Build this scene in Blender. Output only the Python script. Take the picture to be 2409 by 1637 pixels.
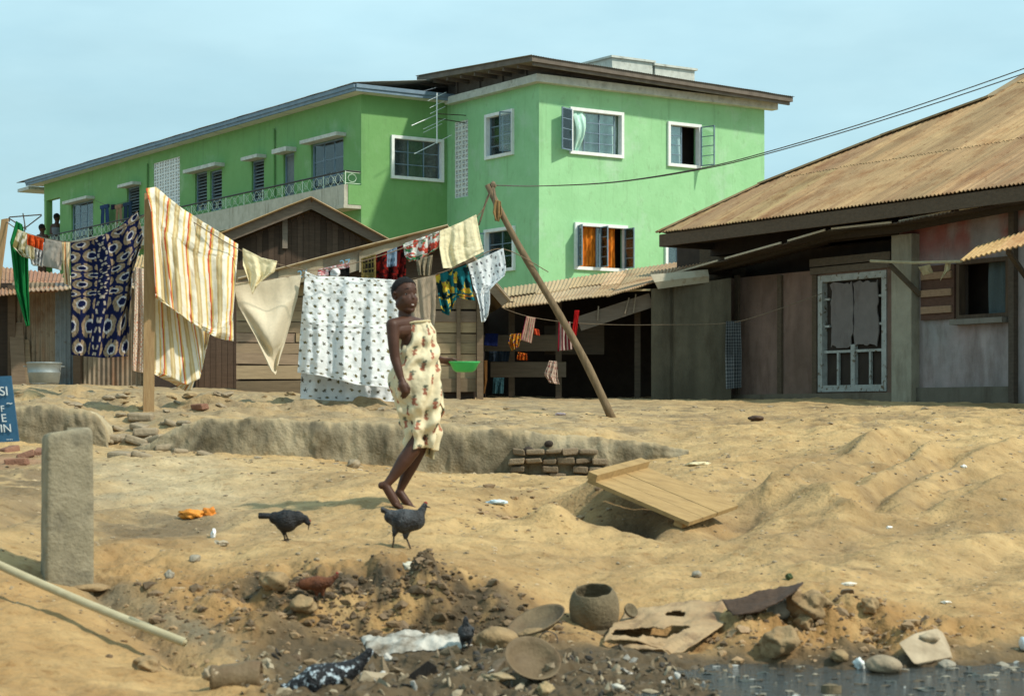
import bpy, bmesh, math, random
import numpy as np
from mathutils import Vector, Matrix
for _o in list(bpy.data.objects): bpy.data.objects.remove(_o)
random.seed(7); rng = np.random.default_rng(7)
C = bpy.context.scene.collection
# ---------------------------------------------------------------- camera, sky, sun
W, H, F, CX, HY, CAMZ = 2409.0, 1637.0, 4500.0, 1204.5, 975.0, 1.5
scn = bpy.context.scene
cd = bpy.data.cameras.new('camera'); cam = bpy.data.objects.new('camera', cd); C.objects.link(cam)
cam.location = (0, 0, CAMZ); cam.rotation_euler = (math.radians(90), 0, 0)
cd.sensor_fit = 'HORIZONTAL'; cd.sensor_width = 36; cd.lens = 36 * F / W
cd.shift_y = (HY - H / 2) / W; cd.clip_start = 0.1; cd.clip_end = 3000
cd.dof.use_dof = True; cd.dof.focus_distance = 30; cd.dof.aperture_fstop = 5.2
scn.camera = cam
SUN_EL, SUN_AZ = 48.0, (0.885, -0.466)          # horizontal direction towards the sun
sd = bpy.data.lights.new('sun', 'SUN'); sun = bpy.data.objects.new('sun', sd); C.objects.link(sun)
sd.energy = 3.7; sd.angle = math.radians(2.5); sd.color = (1.0, 0.93, 0.81)
_l = math.hypot(*SUN_AZ); _e = math.radians(SUN_EL)
SV = Vector((SUN_AZ[0] / _l * math.cos(_e), SUN_AZ[1] / _l * math.cos(_e), math.sin(_e)))
sun.rotation_euler = SV.to_track_quat('Z', 'Y').to_euler(); sun.location = (20, -10, 40)
wd = bpy.data.worlds.new('World'); scn.world = wd; wd.use_nodes = True
nt = wd.node_tree; bg = nt.nodes['Background']
sky = nt.nodes.new('ShaderNodeTexSky'); sky.sky_type = 'NISHITA'; sky.sun_disc = False
sky.sun_elevation = _e; sky.sun_rotation = math.atan2(SUN_AZ[0], SUN_AZ[1])
sky.air_density = 1.2; sky.dust_density = 3.5; sky.ozone_density = 1.0
SKY_TINT = (0.88, 1.02, 0.95); SKY_STR = 0.128
mx = nt.nodes.new('ShaderNodeMix'); mx.data_type = 'RGBA'; mx.blend_type = 'MULTIPLY'
mx.inputs[0].default_value = 1.0; mx.inputs[7].default_value = (*SKY_TINT, 1)
nt.links.new(sky.outputs[0], mx.inputs[6])
# thin uneven high cloud over the sky
tcw = nt.nodes.new('ShaderNodeTexCoord'); mpw = nt.nodes.new('ShaderNodeMapping')
mpw.inputs['Scale'].default_value = (2.2, 2.2, 7.0)
nzw = nt.nodes.new('ShaderNodeTexNoise'); nzw.inputs['Scale'].default_value = 2.2; nzw.inputs['Detail'].default_value = 5
rmw = nt.nodes.new('ShaderNodeValToRGB')
rmw.color_ramp.elements[0].position = 0.30; rmw.color_ramp.elements[0].color = (.62, .62, .62, 1)
rmw.color_ramp.elements[1].position = 0.75; rmw.color_ramp.elements[1].color = (0.95, 0.95, 0.95, 1)
mc = nt.nodes.new('ShaderNodeMix'); mc.data_type = 'RGBA'
cl = nt.nodes.new('ShaderNodeTexNoise'); cl.inputs['Scale'].default_value = 3.1; cl.inputs['Detail'].default_value = 6
cr2 = nt.nodes.new('ShaderNodeValToRGB'); cr2.color_ramp.elements[0].position = .36; cr2.color_ramp.elements[1].position = .66
cr2.color_ramp.elements[0].color = (3.6, 5.75, 6.6, 1); cr2.color_ramp.elements[1].color = (4.4, 6.6, 7.3, 1)
nt.links.new(mpw.outputs[0], cl.inputs['Vector']); nt.links.new(cl.outputs[0], cr2.inputs[0]); nt.links.new(cr2.outputs[0], mc.inputs[7])
nt.links.new(tcw.outputs['Generated'], mpw.inputs[0]); nt.links.new(mpw.outputs[0], nzw.inputs['Vector'])
nt.links.new(nzw.outputs[0], rmw.inputs[0]); nt.links.new(rmw.outputs[0], mc.inputs[0])
nt.links.new(mx.outputs[2], mc.inputs[6]); nt.links.new(mc.outputs[2], bg.inputs['Color'])
bg.inputs['Strength'].default_value = SKY_STR
scn.view_settings.view_transform = 'Standard'; scn.view_settings.look = 'None'
scn.view_settings.exposure = 0.17; scn.view_settings.gamma = 1.0
scn.cycles.max_bounces = 6; scn.cycles.transparent_max_bounces = 8

# ---------------------------------------------------------------- helpers
def P(px, py, Y): return Vector(((px - CX) / F * Y, Y, CAMZ - (py - HY) / F * Y))
def lin(c):
    c = np.asarray(c, float) / 255.0
    return np.where(c <= 0.04045, c / 12.92, ((c + 0.055) / 1.055) ** 2.4)
def _h(ix, iy, s):
    n = (ix * 374761393 + iy * 668265263 + s * 974711) & 0xffffffff
    n = ((n ^ (n >> 13)) * 1274126177) & 0xffffffff
    n ^= n >> 16
    return n / 4294967295.0
def vn(x, y, s=0):
    x = np.asarray(x, float); y = np.asarray(y, float)
    ix = np.floor(x).astype(np.int64); iy = np.floor(y).astype(np.int64)
    fx = x - ix; fy = y - iy; fx = fx * fx * (3 - 2 * fx); fy = fy * fy * (3 - 2 * fy)
    a = _h(ix, iy, s); b = _h(ix + 1, iy, s); c = _h(ix, iy + 1, s); d = _h(ix + 1, iy + 1, s)
    return (a + (b - a) * fx + (c - a) * fy + (a - b - c + d) * fx * fy) * 2 - 1
def fbm(x, y, s=0, o=4):
    r = 0; a = 1; t = 0
    for i in range(o):
        r = r + a * vn(np.asarray(x) * 2 ** i + 13.7 * i, np.asarray(y) * 2 ** i - 7.3 * i, s + i); t += a; a *= 0.5
    return r / t
def sstep(a, b, x): t = np.clip((x - a) / (b - a), 0, 1); return t * t * (3 - 2 * t)
ORG = {}
def tag(o, label=None, cat=None, group=None, kind=None):
    if label: o['label'] = label
    if cat: o['category'] = cat
    if group: o['group'] = group
    if kind: o['kind'] = kind
    return o
def thing(name, label, cat, loc=(0, 0, 0), group=None):
    o = bpy.data.objects.new(name, None); C.objects.link(o); o.empty_display_size = 0.1
    o.location = loc; ORG[o.name] = Vector(loc); return tag(o, label, cat, group)
_ico = {}
def ico(sub):
    if sub not in _ico:
        bm = bmesh.new(); bmesh.ops.create_icosphere(bm, subdivisions=sub, radius=1)
        _ico[sub] = (np.array([v.co[:] for v in bm.verts]), [tuple(v.index for v in f.verts) for f in bm.faces]); bm.free()
    return _ico[sub]
class MB:
    def __init__(s): s.v = []; s.f = []; s.c = []; s.n = 0
    def add(s, vs, fs, col=(1, 1, 1)):
        vs = np.asarray([tuple(p) for p in vs], float) if not isinstance(vs, np.ndarray) else vs
        s.v.append(vs); col = np.asarray(col, float)
        s.c.append(np.broadcast_to(col, (len(vs), 3)) if col.ndim == 1 else col)
        n = s.n; s.f.extend([tuple(i + n for i in f) for f in fs]); s.n += len(vs); return s
    def obox(s, c, a, b, d, col=(1, 1, 1)):     # centre and three half axes
        c, a, b, d = map(Vector, (c, a, b, d)); vs = []
        for k in (-1, 1):
            for j in (-1, 1):
                for i in (-1, 1): vs.append(c + a * i + b * j + d * k)
        fs = [(0, 2, 3, 1), (4, 5, 7, 6), (0, 1, 5, 4), (2, 6, 7, 3), (0, 4, 6, 2), (1, 3, 7, 5)]
        if a.cross(b).dot(d) < 0: fs = [f[::-1] for f in fs]
        return s.add(vs, fs, col)
    def box(s, x0, x1, y0, y1, z0, z1, col=(1, 1, 1)):
        return s.obox(((x0 + x1) / 2, (y0 + y1) / 2, (z0 + z1) / 2), ((x1 - x0) / 2, 0, 0), (0, (y1 - y0) / 2, 0), (0, 0, (z1 - z0) / 2), col)
    def bar(s, p, q, w, h, up=(0, 0, 1), col=(1, 1, 1)):
        p, q, up = Vector(p), Vector(q), Vector(up); d = q - p
        a = d.cross(up).normalized(); b = a.cross(d).normalized()
        return s.obox((p + q) / 2, d / 2, a * (w / 2), b * (h / 2), col)
    def tube(s, pts, r, n=8, col=(1, 1, 1), cap=True):
        pts = [Vector(p) for p in pts]; m = len(pts)
        r = [r] * m if np.isscalar(r) else list(r); vs = []; fs = []
        t0 = (pts[1] - pts[0]).normalized(); ref = Vector((0, 0, 1)) if abs(t0.z) < .9 else Vector((1, 0, 0))
        a = t0.cross(ref).normalized()
        for i, p in enumerate(pts):
            t = (pts[min(i + 1, m - 1)] - pts[max(i - 1, 0)]).normalized()
            a = (a - t * a.dot(t)).normalized(); b = t.cross(a)
            for k in range(n):
                g = 2 * math.pi * k / n; vs.append(p + (a * math.cos(g) + b * math.sin(g)) * r[i])
        for i in range(m - 1):
            for k in range(n):
                k2 = (k + 1) % n; fs.append((i * n + k, i * n + k2, (i + 1) * n + k2, (i + 1) * n + k))
        if cap: fs += [tuple(range(n))[::-1], tuple(range((m - 1) * n, m * n))]
        return s.add(vs, fs, col)
    def cap(s, p, r0, q, r1, n=14, col=(1, 1, 1)):   # tapered capsule
        p, q = Vector(p), Vector(q); d = q - p; L = d.length
        t = d.normalized() if L > 1e-6 else Vector((0, 0, 1)); pts = []; rr = []
        for k in range(1, 6): g = math.pi / 2 * k / 5; pts.append(p - t * r0 * math.cos(g)); rr.append(r0 * math.sin(g))
        for k in range(5, 0, -1): g = math.pi / 2 * k / 5; pts.append(q + t * r1 * math.cos(g) + t * (1e-5 if k == 5 and L < 1e-4 else 0)); rr.append(r1 * math.sin(g))
        return s.tube(pts, rr, n, col)
    def chain(s, pts, rs, n=14):
        for i in range(len(pts) - 1): s.cap(pts[i], rs[i], pts[i + 1], rs[i + 1], n)
        return s
    def ell(s, c, ax, rot=None, sub=3, col=(1, 1, 1), noise=0, ns=2.0, seed=0):
        v, f = ico(sub); v = v.copy()
        if noise:
            dd = fbm(v[:, 0] * ns + v[:, 2] * ns * .7 + seed * 3.1, v[:, 1] * ns - v[:, 2] * ns * .9 + seed * 1.7, seed, 4)
            v = v * (1 + noise * dd)[:, None]
        v = v * np.array(ax, float)
        if rot is not None: v = v @ np.array(rot.to_3x3() if hasattr(rot, 'to_3x3') else rot).T
        return s.add(v + np.array(tuple(c)), f, col)
    def grid(s, A, col=(1, 1, 1), flip=False):       # A: (m, n, 3)
        m, n = A.shape[:2]; i = np.arange(m * n).reshape(m, n)
        q = np.stack([i[:-1, :-1], i[:-1, 1:], i[1:, 1:], i[1:, :-1]], -1).reshape(-1, 4)
        if flip: q = q[:, ::-1]
        col = np.asarray(col, float); col = col.reshape(-1, 3) if col.ndim == 3 else col
        return s.add(A.reshape(-1, 3), [tuple(x) for x in q.tolist()], col)
    def build(s, name, mat, parent=None, origin=None, smooth=False, label=None, cat=None, group=None, kind=None, mods=()):
        v = np.concatenate(s.v)
        if parent is not None: org = ORG[parent.name]
        elif origin is not None: org = Vector(origin)
        else: org = Vector(((v[:, 0].min() + v[:, 0].max()) / 2, (v[:, 1].min() + v[:, 1].max()) / 2, v[:, 2].min()))
        me = bpy.data.meshes.new(name); me.from_pydata((v - np.array(org)).tolist(), [], s.f)
        ca = me.color_attributes.new('Col', 'FLOAT_COLOR', 'POINT')
        cc = np.concatenate(s.c); ca.data.foreach_set('color', np.hstack([cc, np.ones((len(cc), 1))]).astype(np.float32).ravel())
        if smooth: me.polygons.foreach_set('use_smooth', [True] * len(me.polygons))
        me.materials.append(mat); me.update()
        o = bpy.data.objects.new(name, me); C.objects.link(o); ORG[o.name] = org
        if parent is not None: o.parent = parent
        else: o.location = org
        for kind_, kw in mods:
            md = o.modifiers.new(kind_.lower(), kind_)
            for k, x in kw.items(): setattr(md, k, x)
        return tag(o, label, cat, group, kind)
SOL = [('SOLIDIFY', dict(thickness=0.006, offset=0))]
def REM(vs, it=4): return [('REMESH', dict(mode='VOXEL', voxel_size=vs, use_smooth_shade=True)), ('SMOOTH', dict(factor=.5, iterations=it))]
# ---------------------------------------------------------------- materials
def M(name, c1, c2=None, scale=6.0, rough=.85, bump=.25, bscale=60.0, metal=0.0, attr=False, stretch=(1, 1, 1),
      lo=.3, hi=.7, over=(), transl=0.0, spec=.3, c3=None, s3=1.0, t3=(.55, .7), st3=(1, 1, 1)):
    m = bpy.data.materials.new(name); m.use_nodes = True; t = m.node_tree; b = t.nodes['Principled BSDF']
    N = t.nodes.new; L = t.links.new
    tc = N('ShaderNodeTexCoord'); mp = N('ShaderNodeMapping'); mp.inputs['Scale'].default_value = stretch
    L(tc.outputs['Object'], mp.inputs[0])
    nz = N('ShaderNodeTexNoise'); nz.inputs['Scale'].default_value = scale; nz.inputs['Detail'].default_value = 7; nz.inputs['Roughness'].default_value = .62
    L(mp.outputs[0], nz.inputs['Vector'])
    rp = N('ShaderNodeValToRGB'); e = rp.color_ramp.elements
    c2 = c2 if c2 is not None else c1
    e[0].position = lo; e[1].position = hi; e[0].color = (*c1, 1); e[1].color = (*c2, 1)
    L(nz.outputs[0], rp.inputs[0]); out = rp.outputs[0]
    for (co, sc, tt, st) in over:
        mp4 = N('ShaderNodeMapping'); mp4.inputs['Scale'].default_value = st; mp4.inputs['Location'].default_value = (1.3 * sc, 7.7, 2.1); L(tc.outputs['Object'], mp4.inputs[0])
        n4 = N('ShaderNodeTexNoise'); n4.inputs['Scale'].default_value = sc; n4.inputs['Detail'].default_value = 9; n4.inputs['Roughness'].default_value = .68; L(mp4.outputs[0], n4.inputs['Vector'])
        r4 = N('ShaderNodeMapRange'); r4.inputs[1].default_value = tt[0]; r4.inputs[2].default_value = tt[1]; r4.inputs[4].default_value = tt[2]; L(n4.outputs[0], r4.inputs[0])
        m4 = N('ShaderNodeMix'); m4.data_type = 'RGBA'; m4.inputs[7].default_value = (*co, 1); L(r4.outputs[0], m4.inputs[0]); L(out, m4.inputs[6]); out = m4.outputs[2]
    if c3 is not None:
        mp3 = N('ShaderNodeMapping'); mp3.inputs['Scale'].default_value = st3; mp3.inputs['Location'].default_value = (3.3, 1.7, 5.1)
        L(tc.outputs['Object'], mp3.inputs[0])
        n3 = N('ShaderNodeTexNoise'); n3.inputs['Scale'].default_value = s3; n3.inputs['Detail'].default_value = 8; n3.inputs['Roughness'].default_value = .65
        L(mp3.outputs[0], n3.inputs['Vector'])
        mr = N('ShaderNodeMapRange'); mr.inputs[1].default_value = t3[0]; mr.inputs[2].default_value = t3[1]; L(n3.outputs[0], mr.inputs[0])
        mm = N('ShaderNodeMix'); mm.data_type = 'RGBA'; mm.inputs[7].default_value = (*c3, 1)
        L(mr.outputs[0], mm.inputs[0]); L(out, mm.inputs[6]); out = mm.outputs[2]
    if attr:
        at = N('ShaderNodeAttribute'); at.attribute_name = 'Col'
        mm = N('ShaderNodeMix'); mm.data_type = 'RGBA'; mm.blend_type = 'MULTIPLY'; mm.inputs[0].default_value = 1
        L(at.outputs['Color'], mm.inputs[6]); L(out, mm.inputs[7]); out = mm.outputs[2]
    L(out, b.inputs['Base Color'])
    b.inputs['Roughness'].default_value = rough; b.inputs['Metallic'].default_value = metal
    b.inputs['Specular IOR Level'].default_value = spec
    if bump:
        n2 = N('ShaderNodeTexNoise'); n2.inputs['Scale'].default_value = bscale; n2.inputs['Detail'].default_value = 6
        L(mp.outputs[0], n2.inputs['Vector'])
        bp = N('ShaderNodeBump'); bp.inputs['Strength'].default_value = bump; bp.inputs['Distance'].default_value = .02
        L(n2.outputs[0], bp.inputs['Height']); L(bp.outputs[0], b.inputs['Normal'])
    if transl:
        tr = N('ShaderNodeBsdfTranslucent'); L(out, tr.inputs['Color'])
        ms = N('ShaderNodeMixShader'); ms.inputs[0].default_value = transl
        L(b.outputs[0], ms.inputs[1]); L(tr.outputs[0], ms.inputs[2]); L(ms.outputs[0], t.nodes['Material Output'].inputs[0])
    return m
def lc(r, g, b): return tuple(lin((r, g, b)))
g1, g2 = (.86,) * 3, (1.08,) * 3
MT = dict(
 ground=M('sandy_earth', (.72, .69, .64), (1.16, 1.16, 1.16), 4.5, .95, .9, 30, attr=True, c3=(.62, .54, .44), s3=11, t3=(.55, .70)),
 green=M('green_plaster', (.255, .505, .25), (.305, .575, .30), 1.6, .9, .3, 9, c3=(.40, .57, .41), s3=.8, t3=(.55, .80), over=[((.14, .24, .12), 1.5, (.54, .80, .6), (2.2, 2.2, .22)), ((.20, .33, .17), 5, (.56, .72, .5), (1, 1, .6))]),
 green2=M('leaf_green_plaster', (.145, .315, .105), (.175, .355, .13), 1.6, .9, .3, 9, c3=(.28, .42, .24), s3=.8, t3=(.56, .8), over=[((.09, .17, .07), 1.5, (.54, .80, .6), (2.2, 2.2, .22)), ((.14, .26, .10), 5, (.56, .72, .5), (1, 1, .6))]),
 white=M('white_paint', (.66, .68, .66), (.80, .82, .80), 8, .6, .1, 60),
 pwhite=M('grey_white_render', (.40, .42, .38), (.58, .6, .54), 5, .8, .2, 60, c3=(.25, .25, .2), s3=4, t3=(.55, .75)),
 blue=M('grey_blue_paint', (.12, .18, .24), (.19, .26, .32), 4, .6, .1, 60),
 soffit=M('soffit_board', (.52, .54, .52), (.62, .64, .6), 4, .8, .1, 60),
 conc=M('weathered_concrete', (.21, .18, .115), (.32, .275, .185), 7, .95, .5, 45, c3=(.13, .115, .08), s3=5, t3=(.5, .72)),
 concA=M('stained_plaster', g1, g2, 9, .95, .5, 45, attr=True, c3=(.55, .52, .46), s3=3, t3=(.52, .7)),
 slabc=M('balcony_concrete', (.38, .36, .28), (.52, .49, .4), 4, .9, .3, 50, c3=(.22, .2, .15), s3=2, t3=(.55, .75), st3=(3, 3, .5)),
 darkwood=M('dark_timber', (.06, .038, .024), (.12, .08, .05), 3, .9, .3, 30, stretch=(6, 6, .6)),
 roofedge=M('brown_fascia', (.11, .09, .072), (.175, .145, .118), 4, .85, .2, 40),
 tin=M('corrugated_iron', g1, g2, 5, .7, .15, 60, attr=True, c3=(.60, .42, .30), s3=1.6, t3=(.5, .72), over=[((.55, .40, .30), 7, (.56, .68, .8), (1, 1, 1)), ((1.25, 1.22, 1.15), 2.5, (.55, .72, .7), (1, 1, 1))]),
 wood=M('weathered_boards', (.75, .75, .75), (1.1, 1.1, 1.1), 4, .9, .35, 40, attr=True, stretch=(.7, 4, 7)),
 bark=M('bamboo_pole', (.12, .082, .045), (.22, .155, .085), 4, .8, .3, 40, stretch=(6, 6, 1)),
 post=M('sawn_timber', (.26, .155, .07), (.38, .25, .12), 5, .85, .25, 40, stretch=(8, 8, 1)),
 cloth=M('woven_cloth', (.93,) * 3, (1.05,) * 3, 40, .95, .15, 300, attr=True, transl=.22, spec=.1),
 clothd=M('dyed_cloth', (.9,) * 3, (1.06,) * 3, 40, .95, .15, 300, attr=True, transl=.1, spec=.1),
 rope=M('rope', (.12, .085, .055), (.22, .16, .1), 30, .9, .2, 200),
 wire=M('dark_wire', (.06, .05, .042), (.10, .085, .07), 20, .7, 0),
 rail=M('black_handrail', (.02, .022, .022), (.035, .035, .035), 10, .5, 0),
 railw=M('pale_green_ironwork', (.60, .70, .56), (.7, .8, .64), 20, .6, 0),
 alu=M('aluminium_tube', (.62, .66, .66), (.75, .78, .78), 20, .4, 0, metal=.3),
 zinc=M('galvanised_zinc', (.25, .28, .28), (.38, .41, .4), 6, .45, .1, 60, metal=.55),
 skin=M('dark_brown_skin', (.056, .0225, .0125), (.078, .033, .0185), 14, .5, .08, 160, spec=.28),
 hair=M('black_hair', (.006, .005, .005), (.014, .012, .011), 60, .9, .8, 220),
 eyew=M('eye_white', (.6, .57, .52), None, 10, .3, 0), eyed=M('eye_dark', (.008, .006, .005), None, 10, .2, 0),
 lips=M('lips', (.085, .032, .027), None, 10, .45, 0), teeth=M('teeth', (.75, .72, .66), None, 10, .3, 0),
 plastic=M('green_plastic', (.06, .50, .13), (.08, .56, .16), 6, .35, 0, transl=.25),
 blackf=M('black_feathers', (.008, .007, .007), (.032, .034, .036), 30, .6, .7, 90, stretch=(.6, 1, 1.4), lo=.42, hi=.75),
 greyf=M('dark_grey_feathers', (.022, .021, .021), (.075, .08, .085), 26, .6, .7, 90, lo=.4, hi=.7),
 redf=M('rust_feathers', (.055, .02, .010), (.19, .06, .018), 16, .7, .7, 90, c3=(.03, .016, .012), s3=8, t3=(.5, .62)),
 speckf=M('speckled_feathers', (.008, .008, .009), (.02, .02, .022), 30, .6, .7, 80, c3=(.50, .58, .62), s3=30, t3=(.545, .60)),
 leg=M('bird_leg', (.05, .035, .025), (.10, .07, .045), 40, .7, .2, 200),
 comb=M('comb_red', (.25, .03, .02), None, 10, .6, 0),
 rust=M('rusted_sheet', (.27, .175, .09), (.43, .30, .165), 6, .85, .4, 40, c3=(.09, .05, .028), s3=5, t3=(.55, .72)),
 rustd=M('dark_rusted_sheet', (.045, .028, .018), (.10, .06, .038), 8, .85, .4, 40),
 clay=M('fired_clay', (.11, .085, .048), (.20, .155, .09), 7, .92, .5, 60, c3=(.07, .055, .035), s3=5, t3=(.55, .75)),
 enamel=M('dirty_enamel', (.10, .068, .036), (.21, .15, .082), 6, .7, .3, 60, c3=(.13, .08, .04), s3=6, t3=(.5, .65)),
 stone=M('stone', (.20, .155, .10), (.34, .27, .18), 8, .95, .5, 30),
 stoneg=M('grey_stone', (.22, .20, .155), (.34, .30, .23), 8, .95, .5, 30),
 pale=M('pale_slab', (.25, .19, .12), (.46, .37, .25), 6, .9, .4, 30),
 clod=M('earth_clod', (.19, .125, .062), (.34, .235, .12), 9, .97, .8, 30),
 brick=M('old_brick', (.8, .8, .8), (1.1, 1.1, 1.1), 12, .95, .5, 60, attr=True),
 plank=M('sunlit_board', (.30, .19, .075), (.41, .27, .115), 3, .85, .2, 40, stretch=(1, 8, 8), c3=(.22, .14, .06), s3=2, t3=(.52, .72), st3=(1, 9, 9)),
 pipe=M('bamboo_rod', (.36, .30, .175), (.48, .42, .27), 4, .7, .15, 40, stretch=(2, 5, 5)),
 dark=M('dark_interior', (.034, .024, .018), (.052, .038, .028), 5, .95, 0),  # near-black colour standing in for the shade of unlit interiors
 signb=M('blue_sign_paint', (.022, .085, .16), (.035, .115, .20), 7, .6, .1, 40),
 letter=M('sign_lettering', (.62, .66, .66), None, 10, .7, 0),
 litter=M('litter', (.9, .9, .9), (1.1, 1.1, 1.1), 12, .6, .3, 60, attr=True),
 sack=M('pale_sack', (.24, .22, .18), (.58, .55, .48), 8, .8, .5, 40, c3=(.13, .10, .065), s3=6, t3=(.48, .62)),
 blackp=M('black_plastic', (.008, .008, .008), (.016, .015, .014), 8, .5, .3, 40),
 peel=M('peeling_paint', (.30, .30, .27), (.46, .46, .42), 9, .8, .4, 60, c3=(.14, .10, .06), s3=12, t3=(.56, .64)),
 wallA=M('limewashed_wall', g1, g2, 6, .95, .35, 45, attr=True, c3=(.52, .46, .42), s3=1.6, t3=(.5, .75), st3=(2.2, 2.2, .6)),
)
def glass_mat():
    m = bpy.data.materials.new('window_glass'); m.use_nodes = True; t = m.node_tree; t.nodes.clear()
    o = t.nodes.new('ShaderNodeOutputMaterial'); a = t.nodes.new('ShaderNodeBsdfTransparent'); a.inputs[0].default_value = (.88, .93, .92, 1)
    g = t.nodes.new('ShaderNodeBsdfGlossy'); g.inputs[0].default_value = (.9, .95, .95, 1); g.inputs[1].default_value = .08
    f = t.nodes.new('ShaderNodeFresnel'); f.inputs[0].default_value = 1.5
    ad = t.nodes.new('ShaderNodeMath'); ad.operation = 'ADD'; ad.inputs[1].default_value = .02
    nz = t.nodes.new('ShaderNodeTexNoise'); nz.inputs['Scale'].default_value = 1.5
    bp = t.nodes.new('ShaderNodeBump'); bp.inputs['Strength'].default_value = .06; t.links.new(nz.outputs[0], bp.inputs['Height']); t.links.new(bp.outputs[0], g.inputs['Normal'])
    x = t.nodes.new('ShaderNodeMixShader'); t.links.new(f.outputs[0], ad.inputs[0]); t.links.new(ad.outputs[0], x.inputs[0])
    t.links.new(a.outputs[0], x.inputs[1]); t.links.new(g.outputs[0], x.inputs[2]); t.links.new(x.outputs[0], o.inputs[0]); return m
MT['glass'] = glass_mat()
def water_mat():
    m = bpy.data.materials.new('stream_water'); m.use_nodes = True; t = m.node_tree; b = t.nodes['Principled BSDF']
    b.inputs['Base Color'].default_value = (.035, .033, .026, 1); b.inputs['Roughness'].default_value = .08
    tc = t.nodes.new('ShaderNodeTexCoord'); mp = t.nodes.new('ShaderNodeMapping'); mp.inputs['Scale'].default_value = (1, 2.2, 1)
    nz = t.nodes.new('ShaderNodeTexNoise'); nz.inputs['Scale'].default_value = 12; nz.inputs['Detail'].default_value = 5
    t.links.new(tc.outputs['Object'], mp.inputs[0]); t.links.new(mp.outputs[0], nz.inputs['Vector'])
    bp = t.nodes.new('ShaderNodeBump'); bp.inputs['Strength'].default_value = .6; bp.inputs['Distance'].default_value = .05
    t.links.new(nz.outputs[0], bp.inputs['Height']); t.links.new(bp.outputs[0], b.inputs['Normal']); return m
MT['water'] = water_mat()

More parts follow.
